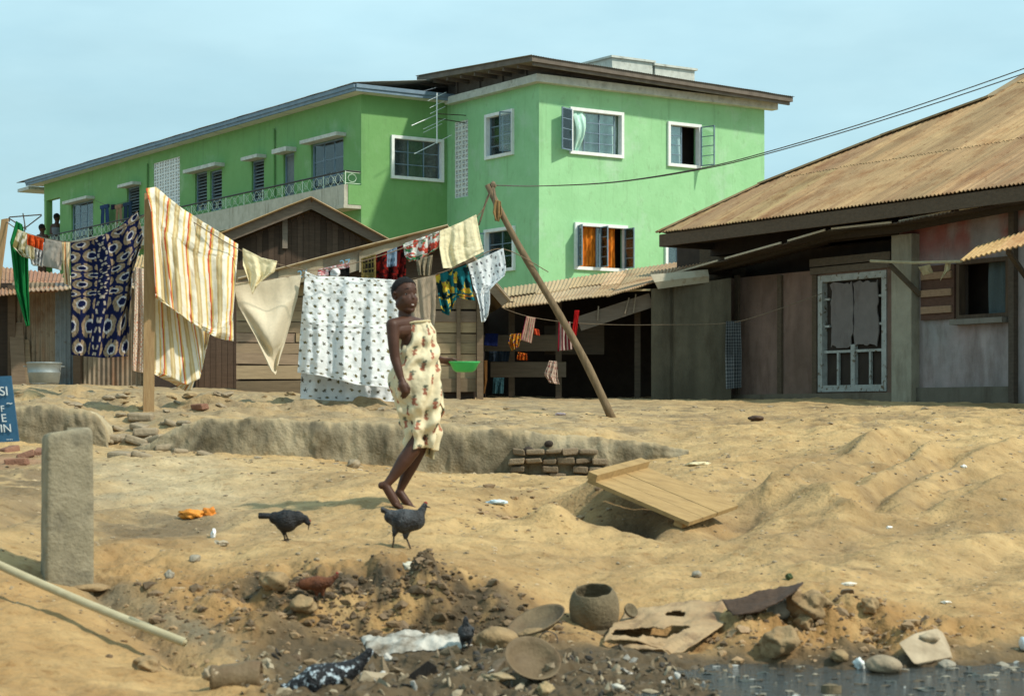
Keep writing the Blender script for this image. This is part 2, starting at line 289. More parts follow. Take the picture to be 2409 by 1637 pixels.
# ---------------------------------------------------------------- terrain
far = [(40, 925), (60, 930), (150, 955), (500, 970)]
nr = [(1, 5500), (3, 2700), (6, 1900)]
COLS = {
 -500: [(8, 1600), (8.8, 1480), (9.4, 1400), (10, 1345), (10.8, 1290), (11.8, 1230), (13, 1165), (15, 1100), (16.95, 1050), (17.3, 965), (19, 945), (22, 928), (26, 912), (30, 903)],
 0: [(8, 1615), (8.8, 1500), (9.4, 1410), (10, 1350), (10.8, 1290), (11.8, 1230), (13, 1165), (15, 1100), (16.95, 1050), (17.3, 965), (19, 945), (22, 928), (26, 912), (30, 903)],
 140: [(8, 1625), (8.8, 1530), (9.3, 1450), (9.8, 1395), (10.3, 1362), (11, 1300), (12, 1230), (13.5, 1150), (15, 1095), (16.95, 1052), (17.3, 968), (19, 950), (22, 930), (26, 914), (30, 905)],
 270: [(8, 1640), (8.8, 1560), (9.3, 1495), (9.7, 1440), (10.1, 1395), (10.6, 1350), (11.3, 1290), (12.5, 1215), (14, 1140), (15.5, 1085), (16.95, 1060), (17.35, 1020), (19, 965), (22, 938), (26, 920), (30, 908)],
 450: [(8, 1650), (8.6, 1600), (9.0, 1550), (9.3, 1490), (9.7, 1430), (10.3, 1365), (10.7, 1335), (11.3, 1295), (12.5, 1220), (13.5, 1170), (15, 1100), (16.95, 1062), (17.35, 982), (19, 965), (22, 945), (26, 928), (30, 915)],
 650: [(8, 1650), (8.8, 1570), (9.25, 1512), (9.4, 1440), (9.7, 1385), (10.25, 1338), (10.9, 1310), (11.6, 1275), (12.5, 1215), (13.5, 1160), (15, 1110), (16.95, 1078), (17.35, 988), (19, 970), (22, 950), (26, 934), (30, 922)],
 900: [(8, 1650), (8.8, 1570), (9.3, 1510), (9.58, 1492), (9.70, 1410), (9.88, 1342), (10.2, 1328), (10.7, 1310), (11.3, 1285), (12.5, 1195), (14, 1130), (16.95, 1102), (17.35, 995), (19, 976), (22, 957), (26, 942), (30, 932)],
 1150: [(8, 1630), (8.8, 1565), (9.2, 1520), (9.62, 1490), (9.78, 1410), (10.1, 1350), (10.4, 1338), (11, 1310), (11.8, 1265), (12.8, 1200), (14, 1150), (15.5, 1128), (16.95, 1120), (17.35, 1008), (19, 988), (22, 970), (26, 952), (30, 942)],
 1350: [(8, 1628), (8.8, 1562), (9.3, 1520), (9.8, 1465), (10.2, 1405), (10.7, 1350), (11.3, 1310), (12, 1270), (12.6, 1225), (13.8, 1165), (15, 1135), (16.95, 1124), (17.35, 1020), (19, 994), (22, 977), (26, 954), (30, 942)],
 1550: [(8, 1632), (8.8, 1572), (9.3, 1533), (9.7, 1495), (10.1, 1425), (10.7, 1350), (11.3, 1310), (12, 1265), (12.6, 1225), (13.2, 1190), (14, 1150), (15.5, 1110), (16.95, 1080), (17.6, 1040), (19, 1003), (22, 976), (26, 954), (30, 941)],
 1750: [(8, 1668), (8.8, 1602), (9.2, 1560), (9.5, 1505), (9.8, 1440), (10.2, 1390), (10.8, 1345), (11.5, 1300), (12.5, 1230), (13.5, 1175), (15, 1110), (17, 1045), (19, 1005), (22, 973), (26, 952), (30, 940)],
 1950: [(8, 1720), (8.8, 1630), (9.2, 1565), (9.5, 1500), (9.8, 1430), (10.2, 1385), (11, 1335), (12, 1270), (13, 1205), (14.5, 1130), (16, 1070), (18, 1015), (20, 985), (23, 961), (26, 948), (30, 940)],
 2200: [(8, 1730), (8.8, 1630), (9.2, 1570), (9.4, 1520), (9.8, 1460), (10.4, 1400), (11.2, 1340), (12, 1280), (13, 1215), (14.5, 1125), (16, 1060), (18, 1000), (20, 976), (23, 960), (26, 950), (30, 944)],
 2409: [(8, 1730), (8.8, 1640), (9.3, 1560), (9.6, 1500), (10, 1450), (10.6, 1400), (11.3, 1350), (12.2, 1280), (13.2, 1205), (14.5, 1130), (16, 1060), (18, 1005), (20, 980), (23, 966), (26, 955), (30, 947)],
 3000: [(8, 1730), (8.8, 1640), (9.3, 1560), (9.6, 1500), (10, 1450), (10.6, 1400), (11.3, 1350), (12.2, 1280), (13.2, 1205), (14.5, 1130), (16, 1060), (18, 1005), (20, 980), (23, 966), (26, 955), (30, 947)],
}
YG = np.geomspace(1, 500, 1600); LYG = np.log(YG)
PXG = np.arange(-500, 3001, 10.0); _ck = sorted(COLS)
_tab = []
for k in _ck:
    a = np.array(nr + COLS[k] + far); v = np.interp(LYG, np.log(a[:, 0]), a[:, 1])
    ker = np.exp(-np.linspace(-2, 2, 9) ** 2 * 2); ker /= ker.sum()
    v = np.convolve(np.pad(v, 4, 'edge'), ker, 'valid'); _tab.append(v)
_tab = np.array(_tab); TAB = np.zeros((len(PXG), len(YG)))
for j, px in enumerate(PXG):
    i = min(max(np.searchsorted(_ck, px) - 1, 0), len(_ck) - 2)
    t = (px - _ck[i]) / (_ck[i + 1] - _ck[i]); t = t * t * (3 - 2 * t) * .5 + t * .5
    TAB[j] = _tab[i] * (1 - t) + _tab[i + 1] * t
def gpy(px, Y):
    fi = np.clip((px - PXG[0]) / 10.0, 0, len(PXG) - 1.001); fj = np.clip(np.log(Y) / LYG[-1] * (len(YG) - 1), 0, len(YG) - 1.001)
    i = fi.astype(int); j = fj.astype(int); a = fi - i; b = fj - j
    return (TAB[i, j] * (1 - a) * (1 - b) + TAB[i + 1, j] * a * (1 - b) + TAB[i, j + 1] * (1 - a) * b + TAB[i + 1, j + 1] * a * b)
def gs(px, Y, p0, y0, sp, sy): return np.exp(-((px - p0) / sp) ** 2 - ((Y - y0) / sy) ** 2)
def Yof(px, py):
    k = np.argmax(gpy(np.full(len(YG), float(px)), YG) * (YG > 6) + 1e5 * (YG <= 6) <= py); return YG[k]
def FP(pts): return [((x - CX) / F * Yof(x, y), Yof(x, y)) for x, y in pts]
def S_(l): return FP([(1500 + a / 2.557, 920 + b / 2.557) for a, b in l])
def fold_w(X, Y, pts, w):
    d2 = np.full(np.shape(X), 1e9)
    for (x0, y0), (x1, y1) in zip(pts, pts[1:]):
        dx, dy = x1 - x0, y1 - y0; t = np.clip(((X - x0) * dx + (Y - y0) * dy) / (dx * dx + dy * dy), 0, 1); d2 = np.minimum(d2, (X - x0 - t * dx) ** 2 + (Y - y0 - t * dy) ** 2)
    return np.exp(-np.sqrt(d2 + 1e-6) / w * (1 + np.sqrt(d2) / w) * .8)
FOLDS = [(S_([(760, 610), (850, 555), (1000, 500), (1250, 420), (1640, 290)]), .17, .24), (S_([(1120, 610), (1250, 545), (1450, 480), (1640, 360)]), -.15, .20),
 (S_([(1270, 650), (1420, 590), (1600, 510), (1760, 400)]), .15, .20), (S_([(1380, 690), (1500, 610), (1650, 540), (1900, 440)]), -.16, .17),
 (S_([(1540, 670), (1750, 560), (2100, 430), (2250, 360)]), .15, .26), (S_([(900, 580), (1100, 650), (1290, 735)]), .13, .22), (S_([(1700, 680), (1850, 600), (2000, 520)]), -.11, .2),
 (S_([(150, 860), (450, 800), (690, 660), (850, 500), (1240, 395)]), -.15, .28), (S_([(-200, 850), (0, 880), (350, 905), (640, 940), (920, 1050), (1060, 1090)]), .09, .28), (S_([(300, 860), (600, 890), (900, 990), (1060, 1050)]), -.08, .22),
 (S_([(1900, 700), (2150, 640), (2330, 560)]), .10, .3), (S_([(1200, 900), (1700, 830), (2300, 800)]), -.05, .35),
 (FP([(225, 1375), (280, 1430), (370, 1500), (460, 1570)]), -.10, .13), (FP([(300, 1370), (380, 1330), (470, 1310), (640, 1300)]), .05, .2), (FP([(-20, 1240), (60, 1200), (110, 1180)]), -.06, .15), (FP([(-40, 1150), (60, 1120), (240, 1110)]), .05, .25),
 (FP([(560, 1385), (620, 1398), (660, 1412)]), -.14, .09), (FP([(680, 1415), (720, 1432)]), -.13, .08), (FP([(1230, 1170), (1300, 1175), (1380, 1190)]), -.10, .2), (FP([(260, 1120), (400, 1095), (520, 1090)]), .09, .5)]
def zt(X, Y, fine=True):
    X = np.asarray(X, float); Y = np.asarray(Y, float)
    px = CX + F * X / Y
    z = CAMZ - (gpy(px, Y) - HY) / F * Y
    nearfade = sstep(60, 25, Y)
    z = z + nearfade * (.045 * fbm(X * 1.1, Y * 1.1, 3, 3) + .030 * fbm(X * 3.7, Y * 3.7, 11, 4) + .011 * fbm(X * 15, Y * 15, 12, 3))
    # broken bank, clods, rubbish and rubble
    r = (gs(px, Y, 930, 9.95, 230, .38) * 1.1 + gs(px, Y, 1900, 9.75, 210, .35) * 1.2 + gs(px, Y, 560, 9.7, 170, .5) * .5 + gs(px, Y, 700, 10.15, 90, .35) * .7
         + gs(px, Y, 2150, 9.6, 200, .25) * .6 + sstep(9.5, 8.9, Y) * .45 * sstep(350, 700, px) + gs(px, Y, 330, 10.6, 160, .6) * .4)
    z = z + r * (.15 * fbm(X * 5, Y * 5, 21, 5) + .05 * fbm(X * 11, Y * 11, 31, 4) - .05 * np.abs(fbm(X * 22, Y * 22, 33, 2)))
    b = sstep(1250, 900, px) * sstep(18.0, 19.5, Y) * sstep(28, 24, Y) + .5 * sstep(17, 18, Y) * sstep(24, 20, Y)
    z = z + b * (.12 * np.maximum(fbm(X * 1.6, Y * 2.6, 41, 4), -.1) + .045 * fbm(X * 6, Y * 6, 44, 3))
    # rills washed into the sand slope
    a = X * .80 + Y * .60; c = -X * .60 + Y * .80
    m = sstep(1560, 1850, px) * sstep(11.3, 12.8, Y) * sstep(20.0, 17.5, Y)
    z = z + m * .07 * fbm(a * .8, c * 2.4, 61, 3)
    for pts, h_, w_ in FOLDS: z = z + (h_ * .78) * fold_w(X, Y, pts, w_)
    a2 = X * .5 + Y * .86; c2 = X * .86 - Y * .5
    z = z + .065 * fbm(c2 * 2.4, a2 * .6, 71, 3) * sstep(10.3, 11, Y) * sstep(17, 15, Y)
    z = z + .05 * gs(px, Y, 960, 10.02, 190, .12) - .07 * gs(px, Y, 960, 9.66, 190, .10)
    z = z - .36 * gs(px, Y, 1462, 12.82, 88, .36) - .10 * gs(px, Y, 1720, 13.35, 80, .5) + .17 * gs(px, Y, 1430, 13.9, 70, .45) - .13 * gs(px, Y, 1540, 9.7, 110, .3)
    z = z + .13 * gs(px, Y, 1300, 12.35, 65, .22) - .12 * gs(px, Y, 1250, 13.3, 120, .5)
    z = z + .05 * gs(px, Y, 290, 11.1, 70, .35)
    return z
def zg(x, y): return float(zt(np.array([x]), np.array([y]))[0])
_YH = np.geomspace(5, 60, 4000)
def hit(px, py, y0=5.0):
    Y = _YH[_YH >= y0]; X = (px - CX) / F * Y
    d = (CAMZ - (py - HY) / F * Y) - zt(X, Y); k = np.argmax(d <= 0)
    return Vector((X[k], Y[k], zg(X[k], Y[k])))
def onG(px, Y):
    x = (px - CX) / F * Y; return Vector((x, Y, zg(x, Y)))
us = np.concatenate([np.linspace(-1.6, -.32, 26)[:-1], np.linspace(-.32, .32, 560), np.linspace(.32, 1.6, 26)[1:]])
ys = np.concatenate([np.geomspace(1, 7.4, 30)[:-1], np.geomspace(7.4, 20, 470)[:-1], np.geomspace(20, 36, 110)[:-1], np.geomspace(36, 500, 40)])
Yg, Ug = np.meshgrid(ys, us, indexing='ij'); Xg = Ug * Yg; Zg = zt(Xg, Yg)
PX = CX + F * Ug; PY = gpy(PX, Yg)
sand = np.array((.475, .325, .15)); tan = np.array((.32, .21, .095)); ora = np.array((.30, .17, .062)); grey = np.array((.30, .245, .155)); drk = np.array((.085, .062, .036)); red = np.array((.30, .17, .10))
n1 = fbm(Xg * .9, Yg * .9, 81, 4); n2 = fbm(Xg * 3.5, Yg * 3.5, 91, 4); n3 = fbm(Xg * 9, Yg * 9, 95, 3)
def mixc(c, d, w): return c * (1 - w[..., None]) + d * w[..., None]
col = np.broadcast_to(sand, Xg.shape + (3,)).copy()
col = mixc(col, tan, np.clip(.42 + n1 * 1.1 + n2 * .5, 0, 1) * .9)
col = mixc(col, grey, sstep(16.9, 17.6, Yg) * np.clip(.55 + n2 * .7, 0, 1) * sstep(1900, 1200, PX))
col = mixc(col, grey, gs(PX, Yg, 300, 14, 380, 2.6) * np.clip(.6 + n2 * .8, 0, 1))
col = mixc(col, ora * 1.25, sstep(11.2, 9.6, Yg) * np.clip(.35 + n1 * .6 + n2 * .5, 0, 1) * .7)
col = mixc(col, ora, np.clip(1.2 * gs(PX, Yg, 580, 9.7, 340, .6) + 1.2 * gs(PX, Yg, 2000, 9.75, 420, .5) + .8 * gs(PX, Yg, 330, 11.0, 220, .9) + .5 * gs(PX, Yg, 1380, 13.2, 160, 1.1), 0, 1) * np.clip(.75 + n2 * .8, 0, 1))
col = mixc(col, drk, np.clip(gs(PX, Yg, 960, 9.74, 270, .30) * 2.0 + 1.3 * gs(PX, Yg, 670, 9.95, 110, .22), 0, 1) * np.clip(.72 + n2 * 1.5 + n3 * 1.7, 0, 1))  # dirty bank soil, painted darker still for the shade of its undercut
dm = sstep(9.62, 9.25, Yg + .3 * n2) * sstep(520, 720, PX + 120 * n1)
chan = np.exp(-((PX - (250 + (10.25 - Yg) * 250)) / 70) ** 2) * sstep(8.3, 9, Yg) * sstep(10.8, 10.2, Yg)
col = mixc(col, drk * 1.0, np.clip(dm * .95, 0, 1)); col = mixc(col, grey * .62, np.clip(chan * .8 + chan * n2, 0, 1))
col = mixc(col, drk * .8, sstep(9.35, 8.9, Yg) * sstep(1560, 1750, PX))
cream = np.array((.46, .37, .225)); dirt_shade = np.array((.155, .11, .06))
col = mixc(col, cream, np.clip(1.1 * gs(PX, Yg, 430, 14.8, 190, 1.8), 0, 1) * np.clip(.7 + n1, 0, 1))
col = mixc(col, dirt_shade, np.clip(gs(PX, Yg, 340, 12.2, 150, .9) + gs(PX, Yg, 40, 14, 130, 1.6) + .7 * gs(PX, Yg, 1260, 13.4, 130, .9) + .6 * gs(PX, Yg, 470, 12.3, 60, .5), 0, 1) * np.clip(.85 + n2 * 1.8 + n3 * 1.2, 0, 1) * .9)
col = mixc(col, dirt_shade * .6, np.clip(1.5 * gs(PX, Yg, 1470, 12.85, 90, .42), 0, 1))  # pit under the board painted darker to deepen its shade
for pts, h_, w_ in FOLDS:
    if h_ < 0: col = mixc(col, dirt_shade * 1.25, np.clip(fold_w(Xg, Yg, pts, w_ * 1.1) * (.45 + .9 * n2 + .5 * n3), 0, 1) * .75)
b_ = sstep(17.3, 18.2, Yg) * sstep(30, 24, Yg); col = mixc(col, dirt_shade * 1.2, np.clip(b_ * (n2 * 1.6 + n3 * .8 + .05), 0, 1) * .7)
col = mixc(col, red, gs(PX, Yg, 60, 15.4, 130, .8) * np.clip(n2 * 2, 0, 1))
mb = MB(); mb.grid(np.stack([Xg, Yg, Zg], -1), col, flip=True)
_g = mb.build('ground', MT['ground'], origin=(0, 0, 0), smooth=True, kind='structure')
WZ = CAMZ - 1.205
wx = np.linspace(.35, 9, 60); wy = np.linspace(3, 9.9, 60); A = np.stack(np.meshgrid(wx, wy) + [np.full((60, 60), WZ)], -1)
mb = MB(); mb.grid(A); mb.build('stream_water', MT['water'], origin=(0, 0, WZ), kind='structure')
# ---------------------------------------------------------------- facade planes
class PL:
    def __init__(s, O, d):
        s.O = Vector((O[0], O[1])); s.d = Vector((d[0], d[1])).normalized()
        n = Vector((s.d.y, -s.d.x)); s.n = n if n.dot(-s.O) > 0 else -n
    def tz(s, px, py):
        u = (px - CX) / F; t = (u * s.O.y - s.O.x) / (s.d.x - u * s.d.y); Y = s.O.y + t * s.d.y
        return t, CAMZ - (py - HY) / F * Y
    def p(s, t, z, o=0.0):
        q = s.O + s.d * t + s.n * o; return Vector((q.x, q.y, z))
    def pp(s, px, py, o=0.0):
        q = s if o == 0 else s.off(o); t, z = q.tz(px, py); return s.p(t, z, o)
    def off(s, o): return PL(s.O + s.n * o, s.d)
    def rect(s, pxa, pxb, pyt, pyb):                    # pyt, pyb are read at pxa
        t0, z1 = s.tz(pxa, pyt); _, z0 = s.tz(pxa, pyb); t1, _ = s.tz(pxb, pyt)
        return (min(t0, t1), max(t0, t1), z0, z1)
    def box(s, mb, t0, t1, z0, z1, o0, o1, col=(1, 1, 1)):
        c = s.p((t0 + t1) / 2, (z0 + z1) / 2, (o0 + o1) / 2)
        mb.obox(c, (s.d.x * (t1 - t0) / 2, s.d.y * (t1 - t0) / 2, 0), (s.n.x * (o1 - o0) / 2, s.n.y * (o1 - o0) / 2, 0), (0, 0, (z1 - z0) / 2), col); return mb
    def wall(s, mb, t0, t1, z0, z1, holes=(), depth=.16, col=(1, 1, 1)):
        ts = sorted({t0, t1, *[h[0] for h in holes], *[h[1] for h in holes]}); zs = sorted({z0, z1, *[h[2] for h in holes], *[h[3] for h in holes]})
        for a, b in zip(ts, ts[1:]):
            for c, d in zip(zs, zs[1:]):
                tm, zm = (a + b) / 2, (c + d) / 2
                if any(h[0] < tm < h[1] and h[2] < zm < h[3] for h in holes): continue
                mb.add([s.p(a, c), s.p(b, c), s.p(b, d), s.p(a, d)], [(0, 1, 2, 3)], col)
        for a, b, c, d in [h[:4] for h in holes]:
            for (p, q) in (((a, c), (b, c)), ((b, c), (b, d)), ((b, d), (a, d)), ((a, d), (a, c))):
                mb.add([s.p(*p), s.p(*q), s.p(*q, -depth), s.p(*p, -depth)], [(0, 1, 2, 3)], col)
        return mb
COLF = {}
def ring(pl, r, w, o0, o1, mat, name, parent, inset=0.0, **k):
    t0, t1, z0, z1 = r; mb = MB()
    pl.box(mb, t0, t1, z1 - w, z1, o0, o1); pl.box(mb, t0, t1, z0, z0 + w, o0, o1)
    pl.box(mb, t0, t0 + w, z0 + w, z1 - w, o0, o1); pl.box(mb, t1 - w, t1, z0 + w, z1 - w, o0, o1)
    return mb.build(name, MT[mat], parent, **k)
def curtain_mesh(pl, t0, t1, z0, z1, o, col, amp=.03, fr=22, pat=None, pull=None):
    m, n = 14, 60; u = np.linspace(0, 1, n); A = np.zeros((m, n, 3)); CC = np.zeros((m, n, 3))
    for i in range(m):
        v = i / (m - 1)
        for j in range(n):
            t = t0 + (t1 - t0) * u[j]; oo = o + amp * math.sin(u[j] * fr + .6 * math.sin(v * 3 + u[j] * 9))
            if pull: t, oo = pull(u[j], v, t, oo)
            A[i, j] = pl.p(t, z0 + (z1 - z0) * v, oo)
            k = pat(u[j], v) if pat else 1.0
            CC[i, j] = np.array(col) * k
    mb = MB(); mb.grid(A, CC); return mb
def casement(pl, w, hinge_t, z0, z1, ang, side, bars=4, o=.02, fw=.03):
    """open glazed leaf; side=+1 leaf extends towards +t when closed; ang degrees open"""
    a = math.radians(ang); dt = side * math.cos(a); do = math.sin(a)
    e = Vector((pl.d.x * dt + pl.n.x * do, pl.d.y * dt + pl.n.y * do, 0)); h = pl.p(hinge_t, 0, o)
    mb = MB(); up = e.cross(Vector((0, 0, 1)))
    def q(s, z): return Vector((h.x + e.x * s, h.y + e.y * s, z))
    for s in (fw / 2, w - fw / 2): mb.bar(q(s, z0), q(s, z1), fw, .03, up)
    for k in range(bars + 1): z = z0 + fw / 2 + (z1 - z0 - fw) * k / bars; mb.bar(q(fw, z), q(w - fw, z), fw * (1 if k in (0, bars) else .6), .028, up)
    g = MB(); g.obox((q(w / 2, 0).x, q(w / 2, 0).y, (z0 + z1) / 2), e * (w / 2 - fw), up * .004, (0, 0, (z1 - z0) / 2 - fw))
    return mb, g
def window(bld, pl, r, frame=True, nv=2, nh=3, curtain=None, hood=False, louvre=False, pat=None, fr=22, barmat='blue', panes=None, opens=()):
    t0, t1, z0, z1 = r; fw = .085
    if frame: f = ring(pl, r, fw, -.10, .07, 'white', 'window', bld)
    else: f = ring(pl, r, .05, -.14, -.06, barmat, 'window', bld)
    i0, i1, j0, j1 = (t0 + fw, t1 - fw, z0 + fw, z1 - fw) if frame else (t0 + .05, t1 - .05, z0 + .05, z1 - .05)
    if louvre:
        mb = MB(); n = max(6, int((j1 - j0) / .10))
        for k in range(n):
            z = j0 + (j1 - j0) * (k + .5) / n; tilt = .035
            c = pl.p((i0 + i1) / 2, z, -.10)
            mb.obox(c, (pl.d.x * (i1 - i0) / 2, pl.d.y * (i1 - i0) / 2, 0), (pl.n.x * .03, pl.n.y * .03, -.034), (pl.n.x * .004, pl.n.y * .004, .004))
        mb.build('louvre', MT['shutter'], f)
    else:
        p0, p1 = panes if panes else (i0, i1)
        b = MB()
        for k in range(1, nv): t = p0 + (p1 - p0) * k / nv; pl.box(b, t - .016, t + .016, j0, j1, -.095, -.062)
        for k in range(1, nh + 1):
            if k <= nh - 1: z = j0 + (j1 - j0) * k / nh; pl.box(b, p0, p1, z - .011, z + .011, -.092, -.065)
        pl.box(b, p0, p0 + .025, j0, j1, -.094, -.063); pl.box(b, p1 - .025, p1, j0, j1, -.094, -.063)
        b.build('glazing_bars', MT[barmat], f)
        g = MB(); pl.box(g, p0, p1, j0, j1, -.083, -.075); g.build('pane', MT['glass'], f)
    if curtain is not None: curtain_mesh(pl, i0, i1, j0, j1, -.17, curtain, .03, fr, pat).build('curtain', MT['clothd'], f, smooth=True)
    if hood:
        h = MB(); pl.box(h, t0 - .16, t1 + .10, z1 + .0, z1 + .10, -.02, .32); h.build('window_hood', MT['pwhite'], bld)
    return f, (i0, i1, j0, j1)
MT['shutter'] = M('slate_louvre', (.10, .125, .13), (.16, .185, .19), 6, .6, .1, 40)
def breeze(bld, pl, r, nc, nrow):
    t0, t1, z0, z1 = r; holes = []; cw = (t1 - t0) / nc; ch = (z1 - z0) / nrow
    for i in range(nc):
        for j in range(nrow):
            a, b = t0 + cw * i, z0 + ch * j; m, g = .10, .055
            xs = [(m, .5 - g), (.5 + g, 1 - m)]
            for (x0, x1) in xs:
                for (y0, y1) in xs: holes.append((a + cw * x0, a + cw * x1, b + ch * y0, b + ch * y1))
    q = pl.off(-.02); mb = MB(); q.wall(mb, t0, t1, z0, z1, holes, .10)
    # the little cross inside every block
    for i in range(nc):
        for j in range(nrow):
            a, b = t0 + cw * (i + .5), z0 + ch * (j + .5)
            for s in (1, -1):
                mb.bar(q.p(a - cw * .33, b - s * ch * .33, -.05), q.p(a + cw * .33, b + s * ch * .33, -.05), .03, .05, q.n.to_3d())
    mb.build('breeze_block_screen', MT['white'], bld)
def corr(mb, P00, P10, P11, P01, pitch=.076, amp=.008, rows=3, col=(.4, .3, .2), sheet=.66, jag=.0, overlap=.010, spv=6, sag=0.0, seed=0, patch=None, thick=.0):
    """corrugated sheets on a bilinear patch; waves run from the 00-10 edge (eave) to the 01-11 edge"""
    P00, P10, P11, P01 = map(Vector, (P00, P10, P11, P01))
    L = max((P10 - P00).length, (P11 - P01).length); n = int(L / pitch * spv) + 1; u = np.linspace(0, 1, n)
    N = (P10 - P00).cross(P01 - P00).normalized(); N = N if N.z > 0 else -N; N = np.array(N)
    a = np.array(P00)[None] * (1 - u)[:, None] + np.array(P10)[None] * u[:, None]; b = np.array(P01)[None] * (1 - u)[:, None] + np.array(P11)[None] * u[:, None]
    wv = amp * np.sin(u * L / pitch * 2 * np.pi); shi = np.floor(u * L / sheet).astype(int)
    base = np.array(col)
    for r in range(rows):
        rs = np.random.default_rng(seed * 31 + r); nsh = shi.max() + 1
        jj = rs.normal(0, jag, nsh)[shi] if jag else 0 * u
        v0 = np.clip(r / rows + (jj if r else jj * .6), -.06, 1); v1 = np.full(n, (r + 1) / rows + (.03 if r < rows - 1 else 0))
        tone = (1 + rs.normal(0, .10, (nsh, 1)) + rs.normal(0, .035, (nsh, 3)))[shi]
        vv = np.linspace(0, 1, 6); A = np.zeros((6, n, 3)); CC = np.zeros((6, n, 3))
        for k, w in enumerate(vv):
            v = v0 + (v1 - v0) * w
            q = a * (1 - v)[:, None] + b * v[:, None]
            off = wv + overlap * (r if True else 0) * (1 - w) - sag * np.sin(np.pi * np.clip(v, 0, 1)) + .008 * vn(u * L * 1.3, v * 4, seed + r)
            A[k] = q + N[None] * off[:, None]
            t = tone.copy()
            s = fbm(u * L * 2.2, v * 1.5 + r * 5, seed + 7, 3)[:, None]; t = t * (1 + .22 * s)
            cc = base[None] * t
            if patch is not None: cc = patch(u, v, cc)
            CC[k] = cc
        mb.grid(A, np.clip(CC, .01, .9))
    return mb
# ================================================================ green building
dR = (.828, .56); dL = (-.555, .832); CO = Vector((.7056, 50.0))
R = PL(CO, dR); Lf = PL(CO, dL); tM = 4.557; Mo = CO + Lf.d * tM
E = PL(Mo, dR); tE = -2.769; EO = Mo + E.d * tE; Wg = PL(EO, dL); tW = 24.6; tR = 7.81
ZB, ZT = 1.2, CAMZ + 8.83
bl = thing('green_house', 'bright green two storey block with flat brown roof and white framed windows', 'house', (CO.x, CO.y, ZB))
mb = MB()
rw1 = R.rect(1339, 1465, 252, 362); rw2 = R.rect(1569, 1647, 286, 391); rw3 = R.rect(1350, 1474, 523, 634); rw4 = R.rect(1563, 1657, 560, 640)
rl5 = Lf.rect(1210, 1144, 256, 364); rl6 = Lf.rect(1213, 1142, 531, 636); rv = Lf.rect(1101, 1069, 281, 462)
ins = lambda r, k=.04: (r[0] + k, r[1] - k, r[2] + k, r[3] - k)
R.wall(mb, 0, tR, ZB, ZT, [ins(x) for x in (rw1, rw2, rw3, rw4)], .22)
Lf.wall(mb, 0, 9, ZB, ZT, [ins(x) for x in (rl5, rl6)] + [rv], .22)
bk = PL(R.p(tR, 0).xy, dL); bk.wall(mb, 0, 9, ZB, ZT); PL(Lf.p(9, 0).xy, dR).wall(mb, 0, tR, ZB, ZT)
mb.add([R.p(0, ZT - .05), R.p(tR, ZT - .05), bk.p(9, ZT - .05), Lf.p(9, ZT - .05)], [(0, 1, 2, 3)])
mb.build('wall', MT['green'], bl)
mb = MB(); q = R.off(-.7); q.box(mb, .8, tR - .8, ZB, ZT - .2, -.05, .0); q = Lf.off(-.7); q.box(mb, .8, 8, ZB, ZT - .2, -.05, 0); mb.build('dark_backing', MT['dark'], bl)
# cornice, dark clerestory band and mono-pitch roof
mb = MB(); o = .24
R.box(mb, -o * 0 - .0, tR + .3, ZT - .18, ZT + .02, -.02, o); Lf.box(mb, 0, 4.3, ZT - .18, ZT + .02, -.02, o - .002)
_k = CO + R.n * o / 2 + Lf.n * o / 2
mb.obox((_k.x, _k.y, ZT - .08), (R.n.x * (o / 2 - .002), R.n.y * (o / 2 - .002), 0), (Lf.n.x * (o / 2 - .002), Lf.n.y * (o / 2 - .002), 0), (0, 0, .0995))
mb.build('cornice', MT['pwhite'], bl)
def rz(tl, tr): return CAMZ + 9.07 + .055 * tl - .025 * tr
mb = MB(); q = R.off(-.10); mb2 = MB()
for (pl_, a, b) in ((R.off(-.12), .12, tR - .1), (Lf.off(-.12), .12, 4.7)):
    n = 24
    for k in range(n):
        u0, u1 = a + (b - a) * k / n, a + (b - a) * (k + 1) / n
        z0_, z1_ = ((rz(0, u0), rz(0, u1)) if pl_.d.x > 0 else (rz(u0, 0), rz(u1, 0)))
        mb.add([pl_.p(u0, ZT), pl_.p(u1, ZT), pl_.p(u1, z1_ + .04), pl_.p(u0, z0_ + .04)], [(0, 1, 2, 3)])
        if k % 6 == 3: pl_.box(mb, u0, u0 + .10, ZT, z0_, 0, .06)
_sd = PL(R.p(tR - .1, 0).xy, dL); mb.add([_sd.p(.1, ZT), _sd.p(5, ZT), _sd.p(5, rz(5, tR)), _sd.p(.1, rz(0, tR))], [(0, 1, 2, 3)])
mb.build('clerestory_wall', MT['roofedge'], bl)
def rp(tl, tr, dz=0): v = CO + Lf.d * tl + R.d * tr; return Vector((v.x, v.y, rz(tl, tr) + dz))
ov = .70; c4 = [(-ov, -ov), (-ov, tR + .45), (5.05, tR + .45), (5.05, -ov)]
mb = MB(); vs = [rp(a, b, 0) for a, b in c4] + [rp(a, b, .13) for a, b in c4]
mb.add(vs, [(3, 2, 1, 0), (0, 1, 5, 4), (1, 2, 6, 5), (2, 3, 7, 6), (3, 0, 4, 7)])
for k in range(9): a = -ov + .1 + k * .7; mb.bar(rp(a, -ov + .1, -.05), rp(a, tR + .4, -.05), .06, .09)
mb.build('roof_frame', MT['roofedge'], bl)
mb = MB(); corr(mb, rp(-ov - .04, -ov - .06, .145), rp(-ov - .04, tR + .5, .145), rp(5.05, tR + .5, .145), rp(5.05, -ov - .06, .145), .076, .012, 1, (.20, .18, .15), seed=3)
mb.build('roof', MT['tin'], bl)
